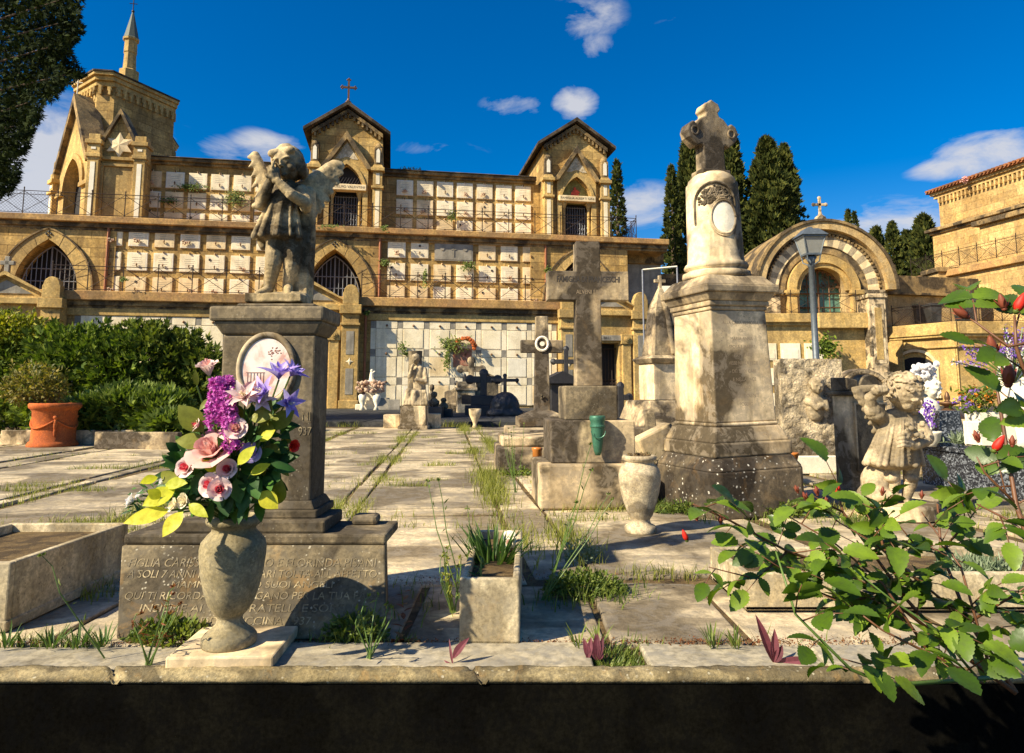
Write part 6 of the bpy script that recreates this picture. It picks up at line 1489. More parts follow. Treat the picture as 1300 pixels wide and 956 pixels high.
def sprig(mb, p, d, s, r, k=3, w=.28):
    """small scaly conifer sprig : k pointed blades in a fan"""
    a, d, b = frame(d, rvec(r))
    for i in range(k):
        t = (i-(k-1)/2)*.55; dd = (d*cos(t)+a*sin(t)); ln = s*r.uniform(.7, 1.1)
        side = dd.cross(b).normalized()*s*w*.5
        mb.add([p, p+dd*ln*.45+side, p+dd*ln, p+dd*ln*.45-side], [(0,1,2,3)])
def tree_thing(name, label, cat, loc, group=None): return thing(name, label, cat, loc, 0, group)

def cypress(px, pyt, Y, wpx, label, seed, n=5200, z0=6.4, rag=.28, base_px=None, sz=.42):
    r = random.Random(seed); top = P(px, pyt, Y); H = top.z-z0; R = wpx/2/FPX*Y
    o = tree_thing('cypress_tree', label, 'tree', (top.x, Y, z0), 'cypresses behind the cemetery')
    m = MB(); m.tube([(0,0,0),(0,0,H*.3),(0,0,H*.9)], [.28,.2,.04], 8)
    for i in range(14):
        z = H*(.08+.06*i); a = r.uniform(0, 6.28); rr = R*.6*(1-z/H); m.tube([(0,0,z),(rr*cos(a),rr*sin(a),z+rr*1.6)], [.06,.015], 4)
    part('trunk', m, M_WOOD, o)
    m = MB(); off = Vector((seed*7.1, seed*3.3, 0))
    for i in range(n):
        t = r.random()**.8; z = H*(.02+.98*t)
        prof = min(1, (t+.06)*5)*(1-t)**.62*1.12
        a = r.uniform(0, 6.283); nz = noise.noise(Vector((cos(a)*1.6, sin(a)*1.6, z*.42))+off)
        nz2 = noise.noise(Vector((cos(a)*4, sin(a)*4, z*1.5))+off)
        rr = R*prof*(1+rag*1.7*nz+rag*.9*nz2)
        q = rr*(1-.5*r.random()**2.2)
        if nz2 < -.28 and r.random() < .8: q *= .55
        p = Vector((q*cos(a), q*sin(a), z)); d = Vector((cos(a)*.55, sin(a)*.55, .95))+rvec(r)*.35
        sprig(m, p, d, sz*r.uniform(.7,1.3), r, 3, .42)
    part('crown', m, F_CYP, o)
    return o
CY = [(783, 205, 48, 26, 'narrow dark cypress just right of the right gabled chapel', 900, .2),
 (852, 212, 52, 26, 'thin pointed cypress left of the monument column', 1600, .25),
 (874, 178, 54, 54, 'broad dark cypress directly behind the monument column', 4200, .3),
 (926, 166, 56, 46, 'tall cypress showing right of the monument column', 4200, .35),
 (972, 178, 55, 74, 'largest ragged cypress between the monument column and arched chapel', 7000, .45),
 (995, 186, 60, 44, 'cypress whose top shows just right of the largest one', 3200, .45),
 (1076, 268, 62, 16, 'left one of two tiny cypress tips above the arched chapel', 700, .2),
 (1085, 269, 64, 13, 'right one of two tiny cypress tips above the arched chapel', 600, .2),
 (1112, 292, 58, 34, 'cypress right of the arched chapel roof, leftmost of the group', 1500, .35),
 (1132, 283, 56, 30, 'slim cypress second from left in the group by the ochre building', 1500, .3),
 (1150, 296, 60, 36, 'low cypress third in the group by the ochre building', 1500, .35),
 (1172, 276, 55, 44, 'bushy cypress beside the ochre building, rightmost of the group', 2800, .45)]
for i, (px, py, Y, wp, lab, n, rag) in enumerate(CY): cypress(px, py, Y, wp*1.15, lab, i+1, int(n*.9), rag=rag, sz=.46 if wp > 30 else .34)
# low tree mass linking the right group
# big conifer upper left, trunk outside the frame
def env(py):  # right boundary of foliage at picture row
    pts = [(-200, 60), (-60, 100), (0, 97), (28, 92), (38, 100), (60, 82), (80, 86), (96, 104), (108, 74), (128, 58), (150, 42), (175, 30), (205, 22), (232, 14), (246, 2), (262, -30), (330, -120)]
    for i in range(len(pts)-1):
        if pts[i][0] <= py <= pts[i+1][0]:
            t = (py-pts[i][0])/(pts[i+1][0]-pts[i][0]); return pts[i][1]+(pts[i+1][1]-pts[i][1])*t
    return -200
YT_ = 14.5; base = P(-230, 500, YT_); tr = tree_thing('conifer_tree', 'large dark conifer whose crown fills the upper left corner', 'tree', (base.x, YT_, 0))
bx_, by_ = base.x, YT_
m = MB(); m.tube([(0,0,0),(0.1,0,4),(.2,0,10)], [.28,.22,.06], 10)
r = random.Random(21)
limbs = []
for py, ln in ((-120, 1), (-60, 1), (0, 1), (30, 1), (60, 1), (95, 1), (130, 1), (160, 1), (200, 1), (235, 1)):
    for dy in (-1.2, .2, 1.3):
        e = P(env(py)-20, py, YT_+dy); st = Vector((.15, 0, e.z-.8-.3*r.random())); en = Vector((e.x-bx_, dy, e.z)); mid = st.lerp(en, .5)+Vector((0,0,.15)); m.tube([st, mid, en], [.06,.035,.01], 5); limbs.append((st, mid, en))
part('trunk', m, M_WOOD, tr)
m = MB(); cnt = 0; off = Vector((3.1, 9.2, 1.7))
while cnt < 52000:
    py = r.uniform(-150, 330); px = env(py)+8-abs(r.gauss(0, 70)) if r.random() < .55 else r.uniform(-330, env(py)); Yq = YT_+r.gauss(0, .9)
    p = P(px, py, Yq); nz = noise.noise(Vector((p.x*1.7, p.y*1.7, p.z*2.6))+off)
    edge = env(py)-px
    n2_ = noise.noise(Vector((p.x*.9, p.z*1.5, 2.))+off)
    if edge < 80 and nz*80+n2_*80 > edge-2: continue
    if nz > .26: continue
    cnt += 1
    d = Vector((.75, -.1, -.1))+rvec(r)*.8
    sprig(m, Vector((p.x-bx_, Yq-by_, p.z)), d, r.uniform(.08, .15), r, 3, .22)
part('crown', m, F_TREE, tr)

def bush(name, label, loc, ells, n, size, mat, seed=1, kind='leaf', group=None, cat='shrub', stems=6, density=-.1, shoots=0):
    """ells: list of (cx,cy,cz,rx,ry,rz) relative to loc"""
    r = random.Random(seed); o = thing(name, label, cat, loc, 0, group); m = MB()
    for i in range(stems):
        e = r.choice(ells); c = Vector(e[:3])+Vector((r.uniform(-.5,.5)*e[3], r.uniform(-.5,.5)*e[4], r.uniform(0,.5)*e[5])); b0 = Vector((c.x*.35, c.y*.35, 0)); m.tube([b0, b0.lerp(c, .5)+Vector((r.uniform(-.05,.05),0,0)), c], [size*.16,size*.12,size*.05], 5)
    part('stems', m, M_WOOD, o)
    m = MB(); off = Vector((seed*5.3, 0, 0)); tot = sum(e[3]*e[5] for e in ells)
    for i in range(shoots):
        e = r.choice(ells); a_ = r.uniform(-.9,.9); b0 = Vector((e[0]+e[3]*a_*.8, e[1]+r.uniform(-.6,.6)*e[4], e[2]+e[5]*.55*sqrt(1-a_*a_*.7))); tip = b0+Vector((r.uniform(-.25,.25), r.uniform(-.1,.1), r.uniform(.5,1.0)))*e[5]*.75
        for k in range(34):
            q_ = k/34; sprig(m, b0.lerp(tip, q_)+rvec(r)*size*.9*(1.1-q_), (tip-b0).normalized()+rvec(r)*.8, size*r.uniform(.9,1.5), r, 3, .3)
    for e in ells:
        for i in range(int(n*e[3]*e[5]/tot)):
            v = rvec(r); q = 1-.55*r.random()**2; c = Vector(e[:3]); nz = noise.noise((v*2.2)+off+c*1.3); nz2 = noise.noise(v*6+off)
            q *= 1+.5*nz+.3*nz2
            if nz2 < density and r.random() < .75: continue
            p = c+Vector((v.x*e[3], v.y*e[4], v.z*e[5]))*q
            if p.z < 0.02: continue
            s_ = size*r.uniform(.65, 1.35); d = (v+rvec(r)*.7+Vector((0,0,.35))).normalized()
            if kind == 'sprig': sprig(m, p, d, s_*1.6, r, 3, .3)
            else: leaf(m, p, d, s_*1.4, s_*.7, rvec(r), n=2)
    part('leaves', m, mat, o); return o
def EL(px, py, Y, rx, rz, base, dy=0, ry=None):   # ellipsoid from pixels, relative to base point
    p = P(px, py, Y+dy); k = (Y+dy)/FPX; return (p.x-base[0], Y+dy-base[1], p.z-(base[2] if len(base) > 2 else 0), rx*k, ry or (rx*k*.8), rz*k)
F_BUSH2 = foliage('light_shrub_foliage', (.03,.05,.008), (.10,.14,.02), (.26,.28,.045), rough=.7, trans=.25, spec=.2)
# hedge shrubs left
B0 = (P(110,500,12.6).x, 12.6, 0)
bush('shrub', 'big dark green feathery shrub behind the terracotta pot, left of the pair', B0, [EL(95,472,12.6,58,56,B0), EL(125,458,12.8,36,34,B0), EL(70,500,12.4,50,38,B0), EL(150,480,12.5,42,50,B0)], 10000, .085, F_BUSH, 3, 'sprig', density=.02, shoots=46)
B1 = (P(215,500,12.9).x, 12.9, 0)
bush('shrub', 'tall loose green shrub just left of the praying angel pedestal', B1, [EL(182,462,12.9,42,46,B1), EL(228,468,13.1,34,42,B1), EL(258,488,13,26,42,B1), EL(215,505,12.9,56,34,B1)], 9000, .085, F_BUSH2, 4, 'sprig', density=.05, shoots=70)
B2 = (P(20,500,13.6).x, 13.6, 0)
bush('hedge', 'clipped hedge with bright yellow-green top at the far left edge', B2, [EL(10,475,13.6,52,68,B2), EL(-30,480,13.6,60,66,B2), EL(44,478,13.8,34,58,B2)], 12000, .08, F_BUSH, 5)
B3 = (P(20,420,13.7).x, 13.7, 0)
hb_ = bush('hedge', 'yellow-tipped hedge foliage along the top of the far left hedge', B3, [EL(12,418,13.5,40,20,B3), EL(-30,414,13.6,30,22,B3), EL(50,428,13.6,18,14,B3)], 3600, .075, F_YEL, 6, stems=3)
B4 = (P(150,540,11.2).x, 11.2, 0)
bush('juniper_shrub', 'low spreading bright green juniper behind the stone bed edging', B4, [EL(120,527,11.1,42,18,B4), EL(165,520,11.2,48,24,B4), EL(205,528,11.0,34,24,B4), EL(215,545,10.4,22,18,B4)], 6500, .11, F_JUN, 7, 'sprig', shoots=40)
B5 = (TP.location.x, TP.location.y, hp_-.05)
bush('azalea_shrub', 'small yellowish azalea growing in the terracotta pot', B5, [EL(42,488,TP.location.y,34,22,B5), EL(22,497,TP.location.y,18,14,B5), EL(65,495,TP.location.y,18,16,B5)], 2300, .05, F_AZA, 8, stems=14)
B6 = (P(262,505,8).x, 8.0, 0)
# ivy on walls, wreaths and weeds on ledges
def ivy(label, s_px, py, t, wpx, hpx, n, seed, mat=F_WEED, Yfix=None, size=.09, name='ivy', cat='ivy'):
    r = random.Random(seed)
    if Yfix: p0 = P(s_px, py, Yfix); k = Yfix/FPX
    else: s_, z_ = F(s_px, py, t); p0 = FW(s_, t, z_); k = p0.y/FPX
    o = None; m = MB(); m.tube([(0,.0,-hpx*k*.6),(.02,-.03,0),(-.02,-.03,hpx*k*.4)], .008, 4)
    for i in range(n):
        x = r.gauss(0, .45)*wpx*k; z = r.gauss(0, .45)*hpx*k; d = Vector((r.uniform(-.6,.6), -.6, r.uniform(-.9,.3))); leaf(m, (x, -.06-r.random()*.18, z), d, size*r.uniform(.7,1.4), size*r.uniform(.6,1), (r.uniform(-.4,.4),-1,.6), n=2)
    o = part(name, m, mat, None); o.location = p0; return tag(o, label, cat)
ivy('green ivy spreading round a red plaque on the lower white niches', 575, 437, -.05, 18, 10, 300, 1)
ivy('green ivy trail down the left side of the red plaque', 568, 455, -.05, 4, 16, 150, 2)
ivy('small ivy tuft on the joint below the first niche row', 512, 440, -.05, 6, 8, 80, 3)
ivy('thin ivy line growing below the second white plaque row', 520, 449, -.05, 14, 2, 70, 4)
ivy('green weed bush on top of the CASTALDI side of the middle wall', 489, 334, 1.9, 8, 5, 110, 5)
ivy('green bush growing right of the wide grey plaque', 595, 338, 1.9, 10, 6, 170, 6)
ivy('hanging ivy strand between plaques of the middle wall', 540, 352, 1.9, 3, 11, 110, 7)
ivy('green weed by the right drainpipe of the middle wall', 695, 343, 1.9, 5, 5, 80, 8)
ivy('dark green bush on the upper plaque wall behind the railing', 574, 275, 3.9, 7, 8, 150, 9)
ivy('ivy over the upper plaques beside the octagonal chapel', 245, 238, 3.9, 22, 5, 300, 10)
ivy('dense ivy behind the railing left of the praying angel wing', 300, 252, 3.9, 16, 12, 420, 11)
ivy('ivy tuft on the upper plaques near the octagonal chapel', 215, 255, 3.9, 14, 5, 140, 12)
ivy('grass tufts on the flat roof just right of the first gabled chapel', 520, 216, 4.2, 22, 3, 140, 13, F_GRASS)
ivy('weeds on the upper ledge over the CASTALDI lettering', 420, 288, 1.6, 14, 2, 60, 14)
ivy('small fern on the upper ledge right of the CASTALDI gate', 489, 290, 1.55, 4, 4, 60, 15)
ivy('dark green ivy bush behind the street lamp', 1045, 440, 0, 16, 14, 420, 16, F_BUSH, Yfix=34.0, size=.16)
ivy('pink flowering weed on the roof edge of the ochre building', 1222, 228, 0, 5, 5, 60, 17, PT_PINK, Yfix=43.0, size=.13, name='roof_weed', cat='weed')
ivy('dark tuft under the angel plaque wall railing', 160, 355, -.3, 6, 3, 50, 18)
ivy('small ivy patch at the lower wall corner beside the pipe', 467, 397, -.3, 4, 3, 60, 19)
s_, z_ = F(587, 452, 0); o = thing('red_plaque', 'reddish memorial plaque framed by ivy on the lower white niches', 'plaque', FW(s_, -.07, z_-.5), 10); M_REDM = stone('red_marble', (.5,.2,.14), (.4,.26,.2), (.2,.08,.06), 4, .3, .2); m = MB(); m.box(-.42,.42,0,.05,0,.85); m.box(-.36,.36,-.02,0,.06,.79); part('slab', m, M_REDM, o, bevel=.01)
r = random.Random(31); m = MB()
for i in range(60):
    a = r.uniform(0, pi); m.sph((.45*cos(a)+r.uniform(-.07,.07), -.1-r.random()*.1, .6+.45*sin(a)+r.uniform(-.06,.06)), r.uniform(.05,.08), 6, 5)
p = part('dried_wreath', m, M_TERRA, None); p.location = FW(F(590, 437, 0)[0], -.12, F(590,440,0)[1]-.7); tag(p, 'dried brown flower wreath above the red plaque', 'wreath')

# ------------------------------------------------------------------ grass in the joints (uncountable)
def blade(mb, p, h, w, lean, r, seg=2):
    a = r.uniform(0, 2*pi); d = Vector((cos(a), sin(a), 0)); side = Vector((-sin(a+.6), cos(a+.6), 0))*w*.5; p = Vector(p)
    m1 = p+Vector((0,0,h*.55))+d*lean*h*.25; t = p+Vector((0,0,h))+d*lean*h
    mb.add([p-side, p+side, m1+side*.8, m1-side*.8, t], [(0,1,2,3),(3,2,4)])
r = random.Random(77)
def strip(mb, a, b, n, w, h0, h1, bw, clump=2.2, thr=-.1):
    a = Vector(a); b = Vector(b); L = (b-a).length
    for i in range(n):
        t = r.random(); p = a.lerp(b, t)
        nz = noise.noise(Vector((p.x*clump, p.y*clump, 5)))
        if nz < thr: continue
        if noise.noise(Vector((p.x*.8, p.y*.8, 9))) < -.05 and r.random() < .85: continue
        p += Vector((r.gauss(0, w), r.gauss(0, w), 0)); p.z = -.03
        blade(mb, p, r.uniform(h0, h1)*(1+nz)+.03, bw*r.uniform(.7,1.3), r.uniform(.1,.7), r)
m = MB(); mg = MB()
for (p0, n, w, h) in ((-.75, 2600, .025, .10), (-.59, 1800, .02, .08), (.37, 4200, .035, .13), (.66, 3200, .03, .12), (-2.02, 2200, .03, .10), (-3.1, 1000, .03, .08), (-3.3, 900, .03, .08), (-4.7, 700,.03,.07), (-5.1, 700,.03,.07), (-6.4,600,.03,.07), (1.95, 1800, .03, .09), (3.15, 900, .03, .08), (3.5, 900,.03,.08), (4.85, 700,.03,.08), (6.15,600,.03,.08), (7.4,500,.03,.08), (-7.95,500,.03,.07), (-9.2,500,.03,.07)):
    strip(m, GP(p0, 2.9), GP(p0, 16.2), int(n*2.0), w*2.0, h*.12, h*.8, .005)
for q in [3.0, 4.25, 4.6, 6.0, 6.4, 7.7, 9.2, 10.8, 12.2, 13.8]:
    for (a_, b_) in ((-4.6,-3.35),(-3.05,-2.05),(-1.95,-.78),(-.56,.34),(.7,1.9),(2.0,3.1),(3.55,4.8)):
        strip(m, GP(a_, q+r.uniform(-.1,.1)), GP(b_, q+r.uniform(-.1,.1)), 420, .035, .015, .06, .005, 3, -.05)
for i in range(11):
    strip(m, (-9+r.uniform(0,2)+i*1.6, 16.25, 0), (-7+i*1.6, 16.25, 0), 260, .06, .06, .16, .012, 1.5, -.2)
stuff('joint_grass', m, F_GRASS, 'yellow-green grass growing in the joints of the stone paving', 'grass')
m = MB()
for (a_, b_, n, w, h) in (((-1.7,2.30,0),(-.3,2.30,0),900,.02,.06), ((-.3,2.29,0),(3,2.29,0),900,.018,.05), ((-.45,2.5,0),(-.2,3.0,0),500,.08,.09), ((.05,2.75,0),(.75,2.85,0),1500,.06,.10), ((-.5,2.85,0),(-.1,2.95,0),900,.06,.08), ((1.15,4.38,0),(2.2,4.3,0),1500,.05,.12), ((.95,4.6,0),(1.1,4.95,0),400,.05,.1), ((.55,4.9,0),(.7,6.5,0),900,.06,.15),((-3,2.85,0),(-1.6,2.9,0),500,.04,.08)):
    strip(m, a_, b_, int(n*.75), w, h*.2, h*.7, .005, 3, -.05)
for i in range(600):
    x = r.uniform(.246,.40); y = r.uniform(2.1,2.27); blade(m, (x, y, -.03), r.uniform(.015,.05), .006, .4, r)
stuff('front_weeds', m, F_WEED, 'low green weeds along the kerb slabs and monument feet', 'weeds')
# dry litter: small flakes on the joints
m = MB()
for i in range(2600):
    f = r.random(); 
    if f < .5: p = Vector((r.uniform(-1.7,.9), 2.295+r.gauss(0,.012), .004))
    elif f < .75: p = Vector((r.uniform(.5,1.5), 2.30+r.gauss(0,.02), .004))
    else: p = GP(r.uniform(-.9,.8), r.uniform(2.95,3.1), .006)
    leaf(m, p, rvec(r)+Vector((0,0,.3)), r.uniform(.004,.011), .005, rvec(r), n=2)
stuff('dry_leaf_litter', m, F_RED, 'reddish dry leaf litter gathered along the kerb joint', 'leaf litter')

def plant(name, label, loc, fn, mat, cat='plant', group=None, stem=None):
    m = MB(); fn(m); o = thing(name, label, cat, loc, 0, group); part('leaves', m, mat, o)
    if stem: s = MB(); stem(s); part('stem', s, M_STEMG, o)
    return o
def strapclump(m, n, h, w, r, spread=.06):
    for i in range(n):
        a = r.uniform(0, 6.28); q = r.random()**.6*spread; b0 = Vector((q*cos(a), q*sin(a)*1.6, 0)); d = Vector((cos(a)*.45, sin(a)*.45, 1))+rvec(r)*.25; leaf(m, b0, d, h*r.uniform(.6,1.15), w, (-cos(a), -sin(a), .5), .5, r.uniform(-.05,.35))
r3 = random.Random(41)
plant('strap_leaf_plant', 'bushy strap-leaved green plant filling the back of the narrow planter', P(625,724,2.7)+Vector((0,0,0)), lambda m: strapclump(m, 95, .17, .014, r3, .065), F_STRAP)
plant('succulent_clump', 'grey-green succulent clump in the long low planter at right', (P(1245,722,2.75).x, 2.75, .105), lambda m: [leaf(m, (r3.gauss(0,.05), r3.gauss(0,.04), 0), rvec(r3)+Vector((0,0,1.1)), r3.uniform(.04,.085), .009, rvec(r3), .5, .1) for i in range(420)], F_GLAU)
plant('succulent_clump', 'smaller green clump in the left part of the long low planter', (P(1035,712,2.75).x, 2.75, .105), lambda m: [leaf(m, (r3.gauss(0,.04), r3.gauss(0,.03), 0), rvec(r3)+Vector((0,0,1.1)), r3.uniform(.03,.06), .008, rvec(r3), .5, .1) for i in range(260)], F_WEED)
def bushy(m, n, rx, ry, rz, s, r):
    for i in range(n):
        v = rvec(r); p = Vector((v.x*rx, v.y*ry, abs(v.z)*rz))*r.uniform(.5,1); leaf(m, p, v+rvec(r)*.6+Vector((0,0,.3)), s*r.uniform(.7,1.3), s*.55, rvec(r), n=2)
plant('weed_mound', 'leafy green weed mound on the paving right of the narrow planter', G(742,752,0), lambda m: bushy(m, 1500, .17, .10, .085, .02, r3), F_WEED)
plant('weed_mound', 'thin greyish weed above the leafy mound right of the narrow planter', G(738,712,0), lambda m: bushy(m, 350, .10, .09, .10, .018, r3), F_GLAU)
plant('weed_mound', 'pale green grass tuft on the kerb tomb behind the lichen-stained vase', (P(815,558,5.9).x, 5.85, .15), lambda m: strapclump(m, 130, .17, .012, r3, .07), F_JUN)
plant('weed_mound', 'dark low weeds at the left foot of the inscribed plinth', G(215,812,0), lambda m: bushy(m, 550, .13, .05, .07, .026, r3), F_WEED)
plant('weed_mound', 'dark low weeds at the right foot of the inscribed plinth', G(452,812,0), lambda m: bushy(m, 420, .10, .05, .09, .024, r3), F_WEED)
plant('weed_mound', 'green weeds at the front right foot of the column monument base', G(995,655,0), lambda m: bushy(m, 900, .38, .07, .09, .03, r3), F_WEED)
plant('weed_mound', 'reddish green weeds at the front left foot of the column monument base', G(890,652,0), lambda m: bushy(m, 700, .30, .06, .09, .03, r3), F_WEED)
plant('weed_mound', 'low bright weeds at the left of the tall cross base', G(655,600,0), lambda m: bushy(m, 700, .22, .5, .10, .035, r3), F_JUN)
plant('red_weed', 'bright red small weed at the right foot of the inscribed plinth', G(512,816,0), lambda m: [leaf(m, (0,0,.012*i), Vector((cos(i*2.4), sin(i*2.4), .5)), .05-.002*i, .016, (0,0,1), .2, .2) for i in range(14)]+[leaf(m, (r3.gauss(0,.02),0,0), Vector((r3.uniform(-1,1),-.4,.5)), .04, .013, (0,0,1)) for i in range(14)], F_RED)
for i, (px, py, h, lab) in enumerate(((637,812,.16,'tall green leafy weed climbing the front face of the narrow planter'), (610,812,.26,'tallest green leafy weed up the left edge of the narrow planter'))):
    def fn(m, h=h):
        for j in range(int(h/.009)):
            leaf(m, (.012*sin(j*.5), -.01, .009*j), Vector((cos(j*2.4), -.4+.6*sin(j*2.4), .75)), .052-.0008*j, .012, (0,-.3,1), .3, .25)
    plant('leafy_weed', lab, G(px,py,0), fn, F_STRAP, stem=lambda s, h=h: s.tube([(0,-.01,0),(.01*sin(3),-.01,h)], .003, 5))
def stalky(label, px, py, Y, h, seed, lean=.0, nb=6, mat=F_WEED, head=True):
    r = random.Random(seed); loc = P(px, py, Y); o = thing('tall_weed', label, 'weed', (loc.x, Y, 0)); m = MB(); l = MB()
    for i in range(nb):
        a = r.uniform(-1, 1); e = Vector((lean*h+a*.28*h, r.uniform(-.1,.1), h*r.uniform(.6,1))); m.tube([(r.uniform(-.01,.01),0,0), e*.5+Vector((lean*.1*h+a*.04,r.uniform(-.03,.03),.05)), e*.8+Vector((a*.02,0,.03)), e], [.0026,.002,.0015,.0012], 5)
        for k in range(5): leaf(l, e*r.uniform(.3,.95), rvec(r)+Vector((0,0,.5)), .03, .006, rvec(r), n=2)
        if head:
            for k in range(6): leaf(l, e, rvec(r)+Vector((0,0,.8)), .014, .008, rvec(r), n=2)
    part('stems', m, M_STEMG, o); part('leaves', l, mat, o)
stalky('tall spindly seeding weed left of the strap-leaved plant', 590, 735, 2.65, .50, 1, -.1, 3)
stalky('yellow-flowered tall weed rising right of the narrow planter', 690, 720, 2.75, .62, 2, .18, 5, F_JUN)
stalky('wiry tall weed over the ledger tomb by the thin cross', 655, 600, 5.6, .55, 3, .0, 8, F_WEED)
stalky('single long dandelion stem before the left end of the inscribed plinth', 138, 800, 2.17, .42, 4, -.25, 1, F_WEED)
stalky('small thin weed sprig before the inscribed plinth, left of the base slab', 190, 812, 2.12, .2, 5, .1, 7, F_RED)
stalky('thin weeds at the right end of the inscribed plinth', 470, 812, 2.15, .18, 6, .05, 6)
stalky('wiry brown seed stalks left of the narrow planter', 575, 760, 2.6, .22, 7, .0, 12, F_GRASS)
def purple(m):
    for i, (dx, dz, L) in enumerate(((-.35,1,.15),(.05,1,.10),(.9,.12,.12),(.35,.7,.06))): leaf(m, (0,0,0), (dx,-.1,dz), L, .026, (0,-1,.4), .5, .05)
plant('purple_leaf_weed', 'purple-leaved weed on the kerb left of the rose stems', G(982,842,0), purple, F_PURP)
plant('purple_leaf_weed', 'small purple-brown weed in the square planting gap of the kerb', G(757,838,0), lambda m: [leaf(m, (r3.gauss(0,.02),0,.0), Vector((r3.uniform(-.4,.4),-.1,1)), r3.uniform(.03,.075), .02, (0,-1,.3)) for i in range(7)], F_PURP)
plant('purple_leaf_weed', 'single dark purple leaf on green stem at the kerb below the narrow planter', G(575,845,0), lambda m: [leaf(m, (.0,0,.02), (.5,-.1,.8), .07, .024, (-.5,-1,.3), .5), leaf(m, (0,0,0), (-.2,0,1), .07, .008, (0,-1,0)), leaf(m, (0,0,0), (-.7,0,.3), .03, .008, (0,-1,0))], F_PURP)
for i, px in enumerate((8, 65, 98, 130, 735, 760, 905, 935)):
    plant('grass_tuft', ('grass tuft at the far left kerb corner', 'grass tuft in front of the pale trough corner', 'grass tuft between the trough and the plinth', 'grass tuft touching the plinth corner', 'grass tuft left in the kerb gap area', 'grass tuft beside the small purple weed', 'thin grass tuft on the right kerb', 'sparse grass tuft left of the purple-leaved weed')[i], G(px, 822, 0), lambda m: strapclump(m, 16, .07, .006, r3, .018), F_WEED if px > 200 else F_STRAP)

# ------------------------------------------------------------------ roses
def rose_leaf(m, base, d, L, up): leaf(m, base, d, L, L*.64, up, RLF.uniform(.15,.5), RLF.uniform(.05,.5), n=6)
RLF = random.Random(3)
def compound(m, st, base, d, L, r, n=5):
    """pinnate rose leaf: rachis with n leaflets"""
    a, d, b = frame(d, Vector((0,-.35,1))+rvec(r)*.45); base = Vector(base); R = L*1.5
    st.tube([base, base+d*R*.55-b*.0, base+d*R-b*R*.12], [.0016,.0013,.001], 4)
    end = base+d*R-b*R*.12
    rose_leaf(m, end, d-b*.25+rvec(r)*.15, L, b)
    k = (n-1)//2
    for i in range(k):
        q = base+d*R*(.42+.45*i/max(1,k-.0))
        for s in (-1, 1): rose_leaf(m, q, a*s*.95+d*.45-b*.12+rvec(r)*.12, L*(.72+.14*i), b+a*s*.1)
def rosebush(label, loc, stems, seed, leafL=.048, nl=4):
    r = random.Random(seed); o = thing('rose_bush', label, 'rose bush', loc); lv = MB(); sm = MB(); sg = MB(); L0 = Vector(loc)
    for (pts, rad, green) in stems:
        w = [P(*p)-L0 for p in pts]; n = len(w)
        (sg if green else sm).tube(w, [rad*(1-.6*i/(n-1)) for i in range(n)], 6)
        for i in range(n-1):
            seg = (w[i+1]-w[i]); k = max(1, int(seg.length/.045))
            for j in range(k):
                if r.random() < .2*nl: 
                    q = w[i]+seg*((j+r.random())/k)
                    if q.z+L0.z < .215: continue
                    d = seg.normalized()*.25+Vector((r.uniform(-1,1), r.uniform(-.8,.5), r.uniform(-.35,.7))); compound(lv, sm, q, d, leafL*r.uniform(.75,1.2), r, r.choice((3,5,5)))
    part('stems', sm, M_STEM, o, smooth=True)
    if sg.v: part('green_stems', sg, M_STEMG, o, smooth=True)
    part('leaves', lv, F_ROSE, o, smooth=True); return o
def bud(parent, base, d, s, open_=False, L0=Vector((0,0,0))):
    a, d, b = frame(d); base = Vector(base)-L0
    M = Matrix((( a.x, b.x, d.x, base.x),(a.y, b.y, d.y, base.y),(a.z, b.z, d.z, base.z),(0,0,0,1)))
    m = MB(); m.lathe([(0,0),(.2*s,.03*s),(.34*s,.25*s),(.38*s,.55*s),(.30*s,1.0*s),(.14*s,1.4*s),(0,1.6*s)], 12, M)
    o = part('rose_bud', m, PT_RED if open_ else PT_BUD, parent, smooth=True)
    m = MB(); m.lathe([(0,-.25*s),(.16*s,-.2*s),(.26*s,-.02*s),(.22*s,.08*s),(0,.1*s)], 10, M)
    for k in range(5):
        t = k*2*pi/5; leaf(m, M @ Vector((.24*s*cos(t), .24*s*sin(t), .02*s)), (M.to_3x3() @ Vector((.32*cos(t), .32*sin(t), 1))), 1.15*s, .26*s, M.to_3x3() @ Vector((cos(t), sin(t), 0)), .2, -.18 if not open_ else .5)
    part('sepals', m, F_WEED if open_ else PT_BUD, o, smooth=True); return o
